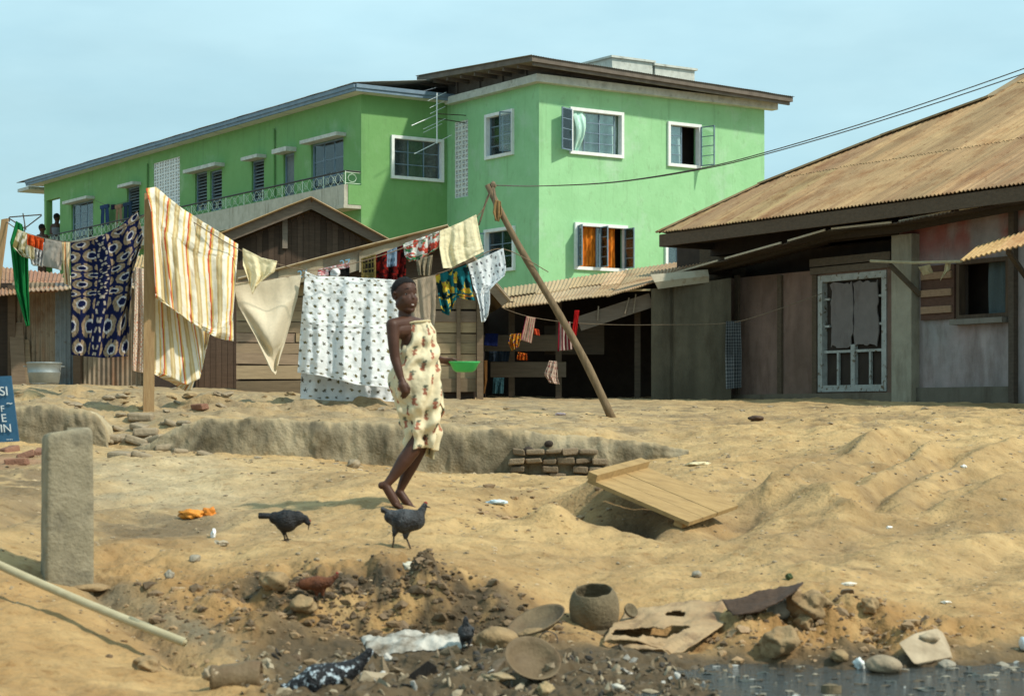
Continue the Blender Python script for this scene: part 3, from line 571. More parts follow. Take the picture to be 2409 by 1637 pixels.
# window fittings
cw = (.72, .92, .86)
def lace(u, v): return .75 + .35 * float(vn(u * 20, v * 22, 5)) * .5 + .2 * math.sin(u * 30)
f, i = window(bl, R, rw1, nv=2, nh=4, curtain=cw, pat=lace, panes=(rw1[0] + .52, rw1[1] - .22))
m_, g_ = casement(R, .50, rw1[0] + .03, i[2] - .02, i[3] + .02, 157, 1, 4, .08); m_.build('casement', MT['blue'], f); g_.build('casement_pane', MT['glass'], f)
def pull(u, v, t, o): return t + .10 * (1 - v) * (1 - u) + .16 * math.sin(v * 3) * u * .4 - .25 * (1 - v) * u, o + .24 * math.sin(math.pi * min(1, (1 - v) * 1.1)) * (1 - abs(u - .5))
curtain_mesh(R, rw1[0] + .12, rw1[0] + .55, i[2] - .06, i[3], -.05, (.60, .90, .76), .03, 12, lambda u, v: .8 + .5 * max(0, float(vn(u * 9, v * 16, 3))), pull).build('blown_curtain', MT['clothd'], f, smooth=True)
f, i = window(bl, R, rw2, nv=1, nh=4, curtain=None, panes=(rw2[0] + .09, rw2[0] + .58))
curtain_mesh(R, i[0], i[0] + .52, i[2], i[3], -.17, (.66, .86, .86), .04, 7, lambda u, v: .7 + .5 * math.exp(-((u - .4) ** 2 + (v - .4) ** 2) * 9)).build('curtain', MT['clothd'], f, smooth=True)
m_, g_ = casement(R, .46, rw2[1] - .03, i[2] - .02, i[3] + .02, 104, -1, 4, .08); m_.build('casement', MT['blue'], f); g_.build('casement_pane', MT['glass'], f)
f, i = window(bl, R, rw3, nv=1, nh=1, curtain=None, panes=(0.001 + (rw3[0] + rw3[1]) / 2 - .10, (rw3[0] + rw3[1]) / 2 + .04))
for a_, b_ in ((i[0] + .06, (i[0] + i[1]) / 2 - .06), ((i[0] + i[1]) / 2 + .06, i[1] - .22)):
    curtain_mesh(R, a_, b_, i[2], i[3], -.14, (.85, .27, .03), .035, 26, lambda u, v: .75 + .35 * math.sin(u * 40 + 3 * math.sin(v * 50)) * .6).build('curtain', MT['clothd'], f, smooth=True)
for (ht, sd_, an) in ((rw3[0] + .10, 1, 110), (rw3[1] - .10, -1, 92), ((rw3[0] + rw3[1]) / 2 - .03, 1, 98)):
    m_, g_ = casement(R, .40, ht, i[2], i[3], an, sd_, 4, .05); m_.build('casement', MT['blue'], f); g_.build('casement_pane', MT['glass'], f)
f, i = window(bl, R, rw4, nv=3, nh=1, curtain=None); m_, g_ = casement(R, .55, rw4[1] - .05, i[2], i[3], 110, -1, 2, .06); m_.build('casement', MT['blue'], f); g_.build('casement_pane', MT['glass'], f)
f, i = window(bl, Lf, rl5, nv=2, nh=4, curtain=(.34, .42, .44), pat=lace); m_, g_ = casement(Lf, .36, rl5[0] + .06, i[2], i[3], 75, 1, 4, .03); m_.build('casement', MT['blue'], f); g_.build('casement_pane', MT['glass'], f)
f, i = window(bl, Lf, rl6, nv=2, nh=3, curtain=(.5, .27, .2), pat=lace); m_, g_ = casement(Lf, .40, rl6[1] - .06, i[2], i[3], 115, -1, 3, .03); m_.build('casement', MT['blue'], f); g_.build('casement_pane', MT['glass'], f)
breeze(bl, Lf, rv, 2, 8)
# roof tanks
for (x0, x1, yt, yb, lab) in ((1440, 1535, 128, 178, 'larger pale roof tank with flat lid, left of the pair on the green block'), (1541, 1634, 147, 196, 'lower pale roof tank with flat lid, right of the pair on the green block')):
    pl_ = PL(R.off(-3.2).O, dR); r = pl_.rect(x0, x1, yt, yb); z0_ = rz(3.2, r[0]) - .3
    t = thing('roof_tank', lab, 'water tank', pl_.p((r[0] + r[1]) / 2, rz(3.2, (r[0] + r[1]) / 2) + .15), 'pair of tanks on the flat roof')
    m_ = MB(); pl_.box(m_, r[0], r[1], z0_ + .35, r[3] - .1, -1.4, 0); m_.build('tank_body', MT['pwhite'], t)
    m_ = MB(); pl_.box(m_, r[0] - .07, r[1] + .07, r[3] - .1, r[3] - .04, -1.47, .07); pl_.box(m_, r[0] + .25, r[0] + .7, r[3] - .04, r[3] + .03, -.9, -.4); m_.build('lid', MT['pwhite'], t)
# ---------------------------------------------------------------- long wing with balcony
wg = thing('balcony_wing', 'long leaf green wing with balcony, hooded windows and blue roof fascia', 'house', (EO.x, EO.y, ZB))
ZW = CAMZ + 8.74; tEnd = Wg.tz(141, 480)[0]
mb = MB(); re7 = E.rect(919, 1042, 318, 420)
hw = {k: Wg.rect(*v) for k, v in dict(big=(808, 732, 322, 490), door=(692, 667, 358, 500), lv=(621, 592, 373, 470), d1=(522, 494, 397, 492), d2=(487, 459, 402, 492),
      scr=(423, 361, 368, 520), ld=(328, 299, 436, 540), w1=(219, 168, 469, 565)).items()}
zf = Wg.tz(850, 480)[1]                       # balcony floor level, a bit below the parapet top
Wg.wall(mb, 0, tEnd, ZB, ZW, [h for h in hw.values()], .18)
E.wall(mb, tE, 0, ZB, ZW, [ins(re7)], .22)
bkW = Wg.off(-7); bkW.wall(mb, 0, tEnd, ZB, ZW); PL(Wg.p(tEnd, 0).xy, dR).wall(mb, 0, 7, ZB, ZW)
# loggia at the far end: corner column and lintel
tc0 = Wg.tz(109, 480)[0]; tc1 = Wg.tz(104, 480)[0]
_zl = Wg.tz(140, 464)[1]
Wg.box(mb, tc0, tc1, ZB, ZW, -.24, 0); Wg.box(mb, tEnd, tc1 + .02, _zl, ZW - .004, -.22, -.003)
Wg.box(mb, tEnd, tc1, ZB, zf - .5, -3, -.01)
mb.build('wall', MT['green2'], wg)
mb = MB(); q = Wg.off(-.9); q.box(mb, .8, tEnd - .6, ZB, ZW - .1, -.05, 0); q = E.off(-.8); q.box(mb, tE + .9, -.1, ZB, ZW - .1, -.05, 0); mb.build('dark_backing', MT['dark'], wg)
f, i = window(wg, E, re7, nv=3, nh=3, curtain=(.22, .2, .18), pat=lace)
window(wg, Wg, hw['big'], False, 3, 4, (.4, .46, .46), True)
window(wg, Wg, hw['lv'], False, hood=True, louvre=True); window(wg, Wg, hw['d1'], False, louvre=True); window(wg, Wg, hw['d2'], False, louvre=True)
h = MB(); Wg.box(h, hw['d1'][0] - .2, hw['d2'][1] + .2, hw['d2'][3], hw['d2'][3] + .11, -.02, .34); h.build('window_hood', MT['pwhite'], wg)
window(wg, Wg, hw['ld'], False, hood=True, louvre=True); window(wg, Wg, hw['w1'], False, 3, 4, (.36, .42, .42), True)
t0, t1, z0, z1 = hw['door']; f = ring(Wg, hw['door'], .06, -.15, -.06, 'blue', 'door', wg)
m_ = MB(); Wg.box(m_, t0 + .06, t1 - .06, z0, z1 - .06, -.13, -.09); m_.build('door_leaf', MT['shutter'], f)
h = MB(); Wg.box(h, t0 - .14, t1 + .1, z1, z1 + .13, -.02, .34); h.build('door_hood', MT['pwhite'], wg)
breeze(wg, Wg, hw['scr'], 5, 10)
for px in (648, 349):
    t, _ = Wg.tz(px, 400); m_ = MB(); m_.tube([Wg.p(t, zf, .05), Wg.p(t, ZW - .3, .05)], .035, 6); m_.build('drain_pipe', MT['green2'], wg)
# eaves
def ep(t, o, z): return Wg.p(t, z, o)
ovw = .42; tF = tW + .9
mb = MB()
Wg.box(mb, -.4, tF, ZW + .0, ZW + .09, ovw - .05, ovw); Wg.box(mb, -.4, tF, ZW + .09, ZW + .19, ovw - .02, ovw + .035)
E.box(mb, tE - .40, .3, ZW + .0, ZW + .09, ovw - .05, ovw); E.box(mb, tE - .40, .3, ZW + .09, ZW + .19, ovw - .02, ovw + .035)
mb.build('fascia', MT['blue'], wg)
mb = MB(); n = 17
for k in range(n):
    a = -.36 + (tF + .3) * k / n; b = -.36 + (tF + .3) * (k + 1) / n - .06; Wg.box(mb, a, b, ZW + .0, ZW + .02, -.05, ovw - .06)
E.box(mb, tE + .02, 0, ZW + .0, ZW + .02, -.05, ovw - .06)
mb.build('soffit', MT['soffit'], wg)
mb = MB(); Wg.box(mb, -.36, tF, ZW + .025, ZW + .05, -7.2, ovw - .06); Wg.box(mb, tF - .05, tF + 1.2, ZW - .12, ZW + .0, -3, ovw - .1); mb.build('ceiling_slab', MT['pwhite'], wg)
mb = MB(); corr(mb, Wg.p(-.45, ZW + .21, ovw + .06), Wg.p(tF + .9, ZW + .21, ovw + .06), Wg.p(tF + .9, ZW + .75, -3.4), Wg.p(-.1, ZW + .75, -3.4), .076, .012, 1, (.20, .21, .20), seed=4)
corr(mb, Wg.p(-.45, ZW + .21, -7.5), Wg.p(tF + .9, ZW + .21, -7.5), Wg.p(tF + .9, ZW + .74, -3.4), Wg.p(-.1, ZW + .74, -3.4), .076, .012, 1, (.20, .21, .20), seed=5)
mb.build('roof', MT['tin'], wg)
# balcony: concrete face, green end, railing with lattice
pb = .52; tB = tW - .2
qb = Wg.off(pb); zt_, zb_ = qb.tz(812, 433)[1], qb.tz(812, 480)[1]; zr_ = qb.tz(812, 401)[1]
mb = MB(); Wg.box(mb, .02, tB, zb_, zt_, pb - .12, pb); mb.build('balcony_parapet', MT['slabc'], wg)
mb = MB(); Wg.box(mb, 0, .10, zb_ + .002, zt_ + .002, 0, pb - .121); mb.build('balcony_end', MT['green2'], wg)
mb = MB(); Wg.box(mb, .01, tB, zb_ - .10, zb_ - .001, -.02, pb + .02); mb.build('balcony_slab', MT['slabc'], wg)
mb = MB(); mb.tube([Wg.p(.04, zr_, .02), Wg.p(.04, zr_, pb - .05), Wg.p(tB, zr_, pb - .05)], .026, 6)
mb.build('handrail', MT['rail'], wg)
mb = MB(); n = 58; hgt = zr_ - zt_
for k in range(n):
    a = .04 + (tB - .1) * k / n; b = .04 + (tB - .1) * (k + 1) / n; r_ = .0055
    P_ = lambda u, v: Wg.p(a + (b - a) * u, zt_ + hgt * v, pb - .05)
    if k % 3 == 0: mb.tube([P_(0, 0), P_(0, 1)], .013, 4)
    mb.tube([P_(0, .05), P_(.5, .5), P_(1, .05)], r_, 4); mb.tube([P_(0, .92), P_(.5, .5), P_(1, .92)], r_, 4)
    mb.tube([P_(.5 + .2 * math.cos(x), .5 + .26 * math.sin(x)) for x in np.linspace(0, 6.283, 9)], r_ * .8, 4, cap=False)
mb.tube([Wg.p(0.04, zt_ + hgt * .9, .0), Wg.p(.04, zt_ + hgt * .9, pb - .05)], .01, 4); mb.tube([Wg.p(0.04, zt_ + hgt * .1, .0), Wg.p(.04, zt_ + hgt * .1, pb - .05)], .01, 4)
mb.tube([Wg.p(.04, zt_ + hgt * (.5 + .3 * math.sin(x)), pb * .5 * (1 + .5 * math.cos(x))) for x in np.linspace(0, 6.283, 9)], .008, 4, cap=False)
mb.build('railing_lattice', MT['railw'], wg)
# antenna fixed to the block's side wall
a_ = Lf.pp(1096, 272); b_ = Lf.pp(1096, 290)
mxx = Lf.p(Lf.tz(1096, 272)[0], 0, 1.15); Ya = 52.2
m0, m1 = P(1028, 338, Ya), P(1028, 219, Ya)
an = thing('tv_antenna', 'thin aluminium television antenna on a bracketed mast beside the breeze block screen', 'antenna', m0)
mb = MB(); mb.tube([m0, m1], .02, 6); mb.build('mast', MT['alu'], an)
mb = MB(); mb.tube([P(1028, 268, Ya), a_], .014, 5); mb.tube([P(1028, 279, Ya), b_], .014, 5); mb.build('bracket', MT['wire'], an)
for (x0, y0, x1, y1) in ((975, 362, 1062, 318), (968, 296, 1028, 270)):
    mb = MB(); d0, d1 = P(x0, y0, Ya - .3), P(x1, y1, Ya + .3); mb.tube([d0, d1], .010, 5); mb.build('boom', MT['alu'], an)
for (x, y, l) in ((1028, 226, 22), (1028, 245, 17), (1022, 290, 26), (1018, 300, 22), (1030, 258, 18)):
    mb = MB(); mb.tube([P(x - l, y + l * .55, Ya - .15), P(x + l, y - l * .4, Ya + .15)], .006, 4); mb.build('element', MT['alu'], an)
# second aerial, thin, behind the far-left laundry
mb = MB(); Yb = 60
for q_ in (((22, 511), (98, 505)), ((54, 502), (60, 538)), ((20, 513), (62, 540)), ((98, 507), (60, 536)), ((22, 511), (22, 522))): mb.tube([P(*q_[0], Yb), P(*q_[1], Yb)], .02, 4)
mb.tube([P(58, 530, Yb), P(58, 700, Yb)], .02, 4)
tag(mb.build('roof_aerial', MT['wire'], origin=P(58, 700, Yb)), 'dark wire aerial against the sky left of the far balcony column', 'antenna')
# trousers on the balcony line
def trousers(x0, y0, x1, y1, c, lab, cat='trousers', legs=2):
    pl_ = Wg.off(.25); mb = MB(); r = pl_.rect(x1, x0, y0, y1); t0, t1, z0, z1 = r; w = (t1 - t0)
    cols = lin(c)
    if legs == 2:
        for s in (0, 1):
            ta = t0 + w * (.5 * s); A = np.array([[pl_.p(ta + w * (.02 + .44 * u) + (.0 if v > .7 else (.05 * (s * 2 - 1)) * (1 - v)), z0 + (z1 - z0) * v - .06 * (s), .05 * math.sin(u * 6.28)) for u in np.linspace(0, 1, 8)] for v in np.linspace(0, 1, 8)])
            mb.grid(A, cols)
        pl_.box(mb, t0, t1, z1 - .12, z1, -.03, .03, cols)
    else: pl_.box(mb, t0, t1, z0, z1, -.03, .03, cols)
    tag(mb.build('laundry', MT['clothd'], mods=SOL), lab, cat, 'washing on the balcony line')
trousers(237, 480, 256, 529, (52, 70, 105), 'blue trousers on the balcony line, nearest the far end window')
trousers(263, 481, 270, 492, (30, 32, 52), 'small navy garment on the balcony line between two pairs of trousers', 'garment', 1)
trousers(272, 480, 287, 524, (150, 120, 95), 'tan trousers hanging on the balcony line')
trousers(291, 474, 310, 520, (45, 62, 82), 'slate trousers on the balcony line below the louvred door')
mb = MB(); ql = Wg.off(.27); pts = [ql.pp(225, 472), ql.pp(245, 481), ql.pp(270, 482), ql.pp(295, 475), ql.pp(320, 464)]
mb.tube(pts, .008, 4); tag(mb.build('washing_line', MT['wire']), 'short line of trousers strung along the wing balcony', 'washing line')
# ================================================================ brown gabled shack
YA = 37.0; PA = PL((P(733, 0, YA).x, YA), (1, .18))
sa = thing('brown_shack', 'dark brown timber shack with a wide gable standing behind the laundry', 'shack', PA.p(0, zg(PA.p(0, 0).x, YA)))
def pa(px, py, o=0): return PA.pp(px, py, o)
mb = MB(); ap = pa(733, 492); lf = pa(430, 612); rt = pa(912, 590)
zb = 1.4
_pl = np.linspace(0, 1, 30)
for k in range(34):                       # vertical boards
    x0, x1 = 440 + (905 - 440) * k / 34, 440 + (905 - 440) * (k + 1) / 34 - .8
    def topy(x): return 497 + (733 - x) * (612 - 492) / 303 if x < 733 else 497 + (x - 733) * (98 / 179)
    c = np.array((.105, .068, .045)) * (1 + .3 * rng.normal() * .6)
    ta, za = PA.tz(x0, topy(x0)); tb, zbb = PA.tz(x1, topy(x1)); oo = rng.uniform(0, .015)
    mb.add([PA.p(ta, zb, oo), PA.p(tb, zb, oo), PA.p(tb, zbb, oo), PA.p(ta, za, oo)], [(0, 1, 2, 3)], c)
PA.box(mb, PA.tz(440, 0)[0], PA.tz(905, 0)[0], zb, pa(430, 612).z - .2, -4, -.03, (.08, .055, .035))
mb.add([PA.pp(440, 615, -.03), PA.pp(905, 600, -.03), PA.pp(733, 505, -.03)], [(0, 1, 2)], (.06, .04, .028)); mb.add([PA.pp(440, 615, -.03), PA.pp(905, 600, -.03), PA.pp(905, 800, -.03), PA.pp(440, 800, -.03)], [(0, 1, 2, 3)], (.06, .04, .028))
mb.build('wall', MT['wood'], sa)
mb = MB(); t_, z_ = PA.tz(670, 515); PA.box(mb, t_ - .05, t_ + .05, PA.tz(670, 585)[1], z_, .02, .07, (.26, .21, .16)); mb.build('batten', MT['wood'], sa)
for (a, b) in (((733, 478), (425, 600)), ((733, 478), (925, 580))):
    m_ = MB(); A_, B_ = PA.pp(*a, .35), PA.pp(*b, .35); m_.bar(A_, B_, .05, .20, (0, -.2, 1), (.215, .165, .12)); m_.build('bargeboard', MT['wood'], sa)
mb = MB(); A_, B_, D_ = PA.pp(733, 464, .5), PA.pp(415, 592, .5), PA.pp(933, 573, .5); bk_ = Vector((-.6, 5, -.12))
corr(mb, B_, B_ + bk_, A_ + bk_, A_, .076, .012, 1, (.40, .26, .13), seed=8); corr(mb, D_, D_ + bk_, A_ + bk_ * 1.0, A_, .076, .012, 1, (.40, .26, .13), seed=9)
mb.build('roof', MT['tin'], sa, mods=[('SOLIDIFY', dict(thickness=.012))])
# ================================================================ plank shack
YP = 29.6; PB = PL((P(560, 0, YP).x, YP), (1, .10))
sp = thing('plank_shack', 'low shack of rough horizontal planks behind the white patterned sheet', 'shack', PB.p(2, zg(PB.p(2, 0).x, YP)))
mb = MB(); y = 925.0
while y > 655:
    hgt = rng.uniform(19, 34); x = 556.0
    xe = 1122.0
    while x < xe:
        x2 = min(xe, x + rng.choice([180, 260, 420, 600]) * rng.uniform(.7, 1.1)); x2 = xe if xe - x2 < 70 else x2
        ta, z1 = PB.tz(x, y - hgt + rng.uniform(0, 2)); tb, _ = PB.tz(x2 - 2, y); _, z0 = PB.tz(x, y)
        c = np.array((.30, .225, .135)) * (1 + rng.normal() * .2) * np.array((1, 1 + rng.normal() * .04, 1 + rng.normal() * .07))
        sl = rng.normal() * .012; c4_ = PB.p((ta + tb) / 2, (z0 + z1) / 2, rng.uniform(-.03, .025))
        mb.obox(c4_, Vector((PB.d.x, PB.d.y, sl)) * ((tb - ta) / 2), PB.n.to_3d() * .014, (0, 0, (z1 - z0) / 2 - .002), np.clip(c, .04, .6)); x = x2
    y -= hgt
PB.box(mb, PB.tz(560, 0)[0], PB.tz(1118, 0)[0], 1.2, PB.tz(560, 660)[1], -3.5, -.06, (.05, .035, .025))
mb.build('wall', MT['wood'], sp)
mb = MB(); ta = PB.tz(640, 0)[0]; tb = PB.tz(1052, 0)[0]
_a, _b, _c = PB.tz(600, 664), PB.tz(1052, 545), PB.tz(1180, 715)
mb.add([PB.p(_a[0], _a[1], .03), PB.p(_b[0], _a[1], .03), PB.p(_c[0] - .2, _a[1] - .2, .03), PB.p(_b[0], _b[1], .03)], [(0, 1, 2, 3)], (.07, .05, .035)); mb.build('gable_wall', MT['wood'], sp)
for (x, w_) in ((1128, .10), (1078, .06)):
    m_ = MB(); t_, z_ = PB.tz(x, 700 if x > 1100 else 650); PB.box(m_, t_ - w_ / 2, t_ + w_ / 2, 1.4, z_, .03, .03 + w_, (.17, .12, .075)); m_.build('post', MT['wood'], sp)
m_ = MB(); m_.bar(PB.pp(1056, 552, .42), PB.pp(1192, 712, .42), .05, .17, (0, -.2, 1), (.24, .185, .13)); m_.build('bargeboard', MT['wood'], sp)
m_ = MB()                                 # fascia of reused printed tin
for k, (x0, y0, x1, y1, hh, c) in enumerate(((560, 666, 660, 645, 40, (.23, .20, .15)), (655, 650, 760, 624, 36, (.36, .29, .19)), (752, 627, 850, 603, 40, (.27, .24, .18)), (845, 607, 950, 578, 40, (.30, .25, .17)), (942, 580, 1054, 542, 36, (.36, .31, .22)))):
    A_ = np.array([[PB.pp(x0 + (x1 - x0) * u, y0 - 15 + (y1 - y0) * u + (hh + 8) * v + 2 * math.sin(k * 3 + u * 5) * v, .40 + .03 * math.sin(u * 9 + k) * v + .02 * (k % 2)) for u in np.linspace(0, 1, 16)] for v in np.linspace(0, 1, 6)])
    m_.grid(A_, c)
m_.build('tin_fascia', MT['tin'], sp, mods=[('SOLIDIFY', dict(thickness=.006))])
mb = MB(); A_, B_, D_ = PB.pp(1054, 531, .5), PB.pp(560, 657, .5), PB.pp(1200, 708, .5); bk_ = Vector((-.4, 5, .05))
corr(mb, B_, B_ + bk_, A_ + bk_, A_, .076, .012, 1, (.40, .31, .19), seed=10); corr(mb, D_, D_ + bk_, A_ + bk_, A_, .076, .012, 1, (.36, .28, .18), seed=12)
mb.build('roof', MT['tin'], sp, mods=[('SOLIDIFY', dict(thickness=.014))])
def text(body, p, size, mat, parent, right, up, name='lettering', ext=.003, align='CENTER'):
    cu = bpy.data.curves.new('txt', 'FONT'); cu.body = body; cu.size = size; cu.extrude = ext; cu.align_x = align; cu.align_y = 'CENTER'
    ob = bpy.data.objects.new('txt', cu); C.objects.link(ob); bpy.context.view_layer.update()
    dg = bpy.context.evaluated_depsgraph_get(); me = bpy.data.meshes.new_from_object(ob.evaluated_get(dg)); bpy.data.objects.remove(ob)
    r_, u_ = Vector(right).normalized(), Vector(up).normalized(); n_ = r_.cross(u_)
    mt = Matrix((r_, u_, n_)).transposed().to_4x4(); mt.translation = Vector(p) - ORG[parent.name]
    me.transform(mt); me.materials.clear(); me.materials.append(MT[mat]); o = bpy.data.objects.new(name, me); C.objects.link(o); o.parent = parent; ORG[o.name] = ORG[parent.name]; return o
MT['bluepaint'] = M('blue_stencil', (.13, .30, .42), (.2, .38, .5), 20, .8, 0)
text('27', PB.pp(812, 621, .46), .17, 'bluepaint', sp, (1, .1, .17), (-.1, 0, 1)); text('27', PB.pp(712, 645, .46), .16, 'bluepaint', sp, (1, .1, .2), (-.1, 0, 1))
# ================================================================ iron shack, far left
YI = 30.5; PI_ = PL((P(20, 0, YI).x, YI), (1, -.03))
si = thing('iron_shack', 'corrugated iron shack with rusty roof at the left edge, behind the zinc tub', 'shack', PI_.p(1, zg(PI_.p(1, 0).x, YI)))
mb = MB(); a, b = PI_.tz(28, 925), PI_.tz(345, 925); zt2 = PI_.tz(150, 665)[1]
n = 300; u = np.linspace(0, 1, n); A = np.zeros((10, n, 3)); CC = np.zeros((10, n, 3))
for k, v in enumerate(np.linspace(0, 1, 10)):
    for j in range(n): A[k, j] = PI_.p(a[0] + (b[0] - a[0]) * u[j], 1.3 + (zt2 - 1.3) * v, .014 * math.sin(u[j] * (b[0] - a[0]) / .076 * 6.283))
    s = fbm(u * 5, np.full(n, v * .8), 5, 3); sh = np.floor(u * 6.2)
    base = np.where((sh == 2)[:, None], np.array((.20, .23, .24)), np.array((.26, .205, .14))); base = np.where((sh == 4)[:, None], np.array((.20, .155, .11)), base)
    CC[k] = base * (1 + .35 * s[:, None]) ; w = np.clip(fbm(u * 9, np.full(n, v * 2.0), 15, 3) * 2 - .3, 0, 1)[:, None]; CC[k] = CC[k] * (1 - w) + np.array((.30, .14, .06)) * w
mb.grid(A, CC); mb.build('wall', MT['tin'], si)
mb = MB(); PI_.box(mb, a[0] - 2.2, b[0], 1.2, zt2, -4, -.05, (.05, .035, .025)); mb.build('back_wall', MT['wood'], si)
mb = MB()
for x in (32, 352, 185): t_, z_ = PI_.tz(x, 672); PI_.box(mb, t_ - .06, t_ + .06, 1.3, z_, .02, .12, (.12, .08, .05))
mb.build('door_post', MT['wood'], si)
for (x0, y0, x1, y1, c) in ((60, 905, 52, 800, (.24, .17, .1)), (45, 905, 38, 760, (.2, .14, .09))):
    m_ = MB(); m_.bar(PI_.pp(x0, y0, .25), PI_.pp(x1, y1, .06), .22, .03, (0, -1, .1), c); m_.build('leaning_board', MT['wood'], si)
mb = MB()
corr(mb, PI_.pp(-60, 700, .7), PI_.pp(138, 684, .7), P(150, 645, YI + 2.2), P(-60, 622, YI + 2.6), .076, .013, 2, (.28, .15, .085), jag=.03, seed=13)
corr(mb, PI_.pp(60, 684, .8), PI_.pp(352, 672, .6), P(340, 630, YI + 2.4), P(70, 662, YI + 2.4), .076, .013, 1, (.36, .28, .18), jag=.04, seed=14)
mb.build('roof', MT['tin'], si, mods=[('SOLIDIFY', dict(thickness=.012))])
mb = MB(); corr(mb, P(300, 640, 31.5), P(352, 622, 31.5), P(352, 592, 33), P(318, 606, 33), .076, .013, 1, (.46, .32, .17), seed=15); mb.build('ridge_sheet', MT['tin'], si, mods=[('SOLIDIFY', dict(thickness=.012))])
m_ = MB(); m_.bar(PI_.pp(215, 668, .35), PI_.pp(395, 640, .35), .12, .16, (0, 0, 1), (.13, .09, .06)); m_.build('roof_beam', MT['wood'], si)
# ================================================================ brown open shed in the middle
YS = 31.5; PS = PL((P(1180, 0, YS).x, YS), (1, -.06))
ss = thing('open_shed', 'open dark shed under a sagging tan iron roof, washing inside', 'shed', PS.p(2.5, zg(PS.p(2.5, 0).x, YS)))
mb = MB()
tanr = (.40, .295, .16)
def shedp(u, v, cc):
    w = np.clip(fbm(u * 6, v * 3, 66, 3) * 2.2 - .5, 0, 1)[:, None]; cc = cc * (1 - w * .6) + np.array((.27, .16, .085)) * w * .6
    return cc
corr(mb, P(1180, 722, YS - .3), P(1430, 694, YS - .35), P(1480, 634, YS + 3.4), P(1185, 678, YS + 3), .076, .009, 2, tanr, jag=.05, seed=16, patch=shedp, sag=.03)
corr(mb, P(1425, 697, YS - .38), P(1545, 660, YS - .45), P(1680, 602, YS + 3.6), P(1470, 636, YS + 3.3), .076, .009, 2, (.36, .25, .135), jag=.05, seed=17, patch=shedp, sag=.06)
corr(mb, P(1538, 664, YS - .5), P(1640, 640, YS - .3), P(1690, 612, YS + 1.4), P(1530, 640, YS + .6), .076, .013, 1, (.44, .29, .17), jag=.02, seed=18)
mb.build('roof', MT['tin'], ss, mods=[('SOLIDIFY', dict(thickness=.014))])
mb = MB(); A_ = np.array([[P(x, y, Y_) for (x, y, Y_) in row] for row in ([(1530, 646, YS - .55), (1600, 640, YS - .5), (1665, 634, YS - .4)], [(1540, 664, YS - .6), (1600, 656, YS - .55), (1668, 650, YS - .45)], [(1548, 680, YS - .55), (1605, 672, YS - .5), (1668, 664, YS - .4)])]); mb.grid(A_, (.42, .37, .27)); mb.build('folded_sheet', MT['tin'], ss, mods=SOL)
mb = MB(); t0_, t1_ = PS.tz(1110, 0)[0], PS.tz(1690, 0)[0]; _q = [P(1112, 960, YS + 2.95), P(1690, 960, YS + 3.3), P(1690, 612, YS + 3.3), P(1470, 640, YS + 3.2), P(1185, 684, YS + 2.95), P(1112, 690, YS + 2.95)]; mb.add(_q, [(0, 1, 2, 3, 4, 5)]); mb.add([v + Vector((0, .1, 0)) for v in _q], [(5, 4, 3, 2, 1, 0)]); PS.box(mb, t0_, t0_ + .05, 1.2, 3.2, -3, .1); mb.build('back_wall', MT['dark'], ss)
for i_, (x0, y0, x1, y1, o_, c) in enumerate(((1122, 786, 1345, 824, -.4, (.14, .11, .075)), (1150, 850, 1330, 886, -.4, (.15, .12, .085)), (1275, 760, 1420, 830, -.9, (.10, .078, .056)))):
    m_ = MB(); r = PS.rect(x0, x1, y0, y1); PS.box(m_, *r, o_ - .03, o_, c); m_.build('side_board', MT['wood'], ss)
for x in (1118, 1312, 1500, 1200):
    m_ = MB(); t_, z_ = PS.tz(x, 705); PS.box(m_, t_ - .05, t_ + .05, 1.3, z_, -.5, -.41, (.10, .075, .05)); m_.build('post', MT['wood'], ss)
m_ = MB(); m_.bar(PS.pp(1362, 762, .02), PS.pp(1532, 706, .02), .05, .24, (0, 0, 1), (.20, .155, .115)); m_.build('eave_board', MT['wood'], ss)
for (x0, y0, x1, y1) in ((1408, 720, 1406, 754), (1480, 700, 1470, 738), (1496, 692, 1490, 736)):
    m_ = MB(); m_.bar(PS.pp(x0, y0, .08), PS.pp(x1, y1, .08), .02, .02, (0, -1, 0), (.3, .24, .17)); m_.build('lath', MT['wood'], ss)
m_ = MB(); m_.bar(PS.pp(1465, 684, .15), PS.pp(1530, 682, .15), .09, .03, (0, 0, 1), (.62, .5, .3)); m_.build('lath', MT['wood'], ss)
# grey mud wall standing right of the shed
gw = MB(); n = 60; PG_ = PL(P(1530, 0, 31.2).xy, (1, -.12)); a, b = PG_.tz(1532, 0)[0], PG_.tz(1720, 0)[0]; A = np.zeros((30, n, 3)); CC = np.zeros((30, n, 3))
for k, v in enumerate(np.linspace(0, 1, 30)):
    for j, u_ in enumerate(np.linspace(0, 1, n)):
        zt3 = PG_.tz(1532 + 188 * u_, 680 - 26 * u_)[1]
        A[k, j] = PG_.p(a + (b - a) * u_, 1.3 + (zt3 - 1.3) * v, .03 * float(fbm(u_ * 5, v * 6, 4, 3)) - (.05 if abs(u_ - .26) < .02 else 0))
    CC[k] = np.array((.115, .095, .062))[None] * (1 + .5 * fbm(np.linspace(0, 6, n), np.full(n, v * 2), 9, 4))[:, None]
gw.grid(A, CC); PG_.box(gw, a, b, 1.2, PG_.tz(1532, 684)[1], -.25, -.06, (.10, .08, .055)); tag(gw.build('mud_wall', MT['wallA'], smooth=True), 'stained grey mud wall between the open shed and the pinkish wall', 'wall')
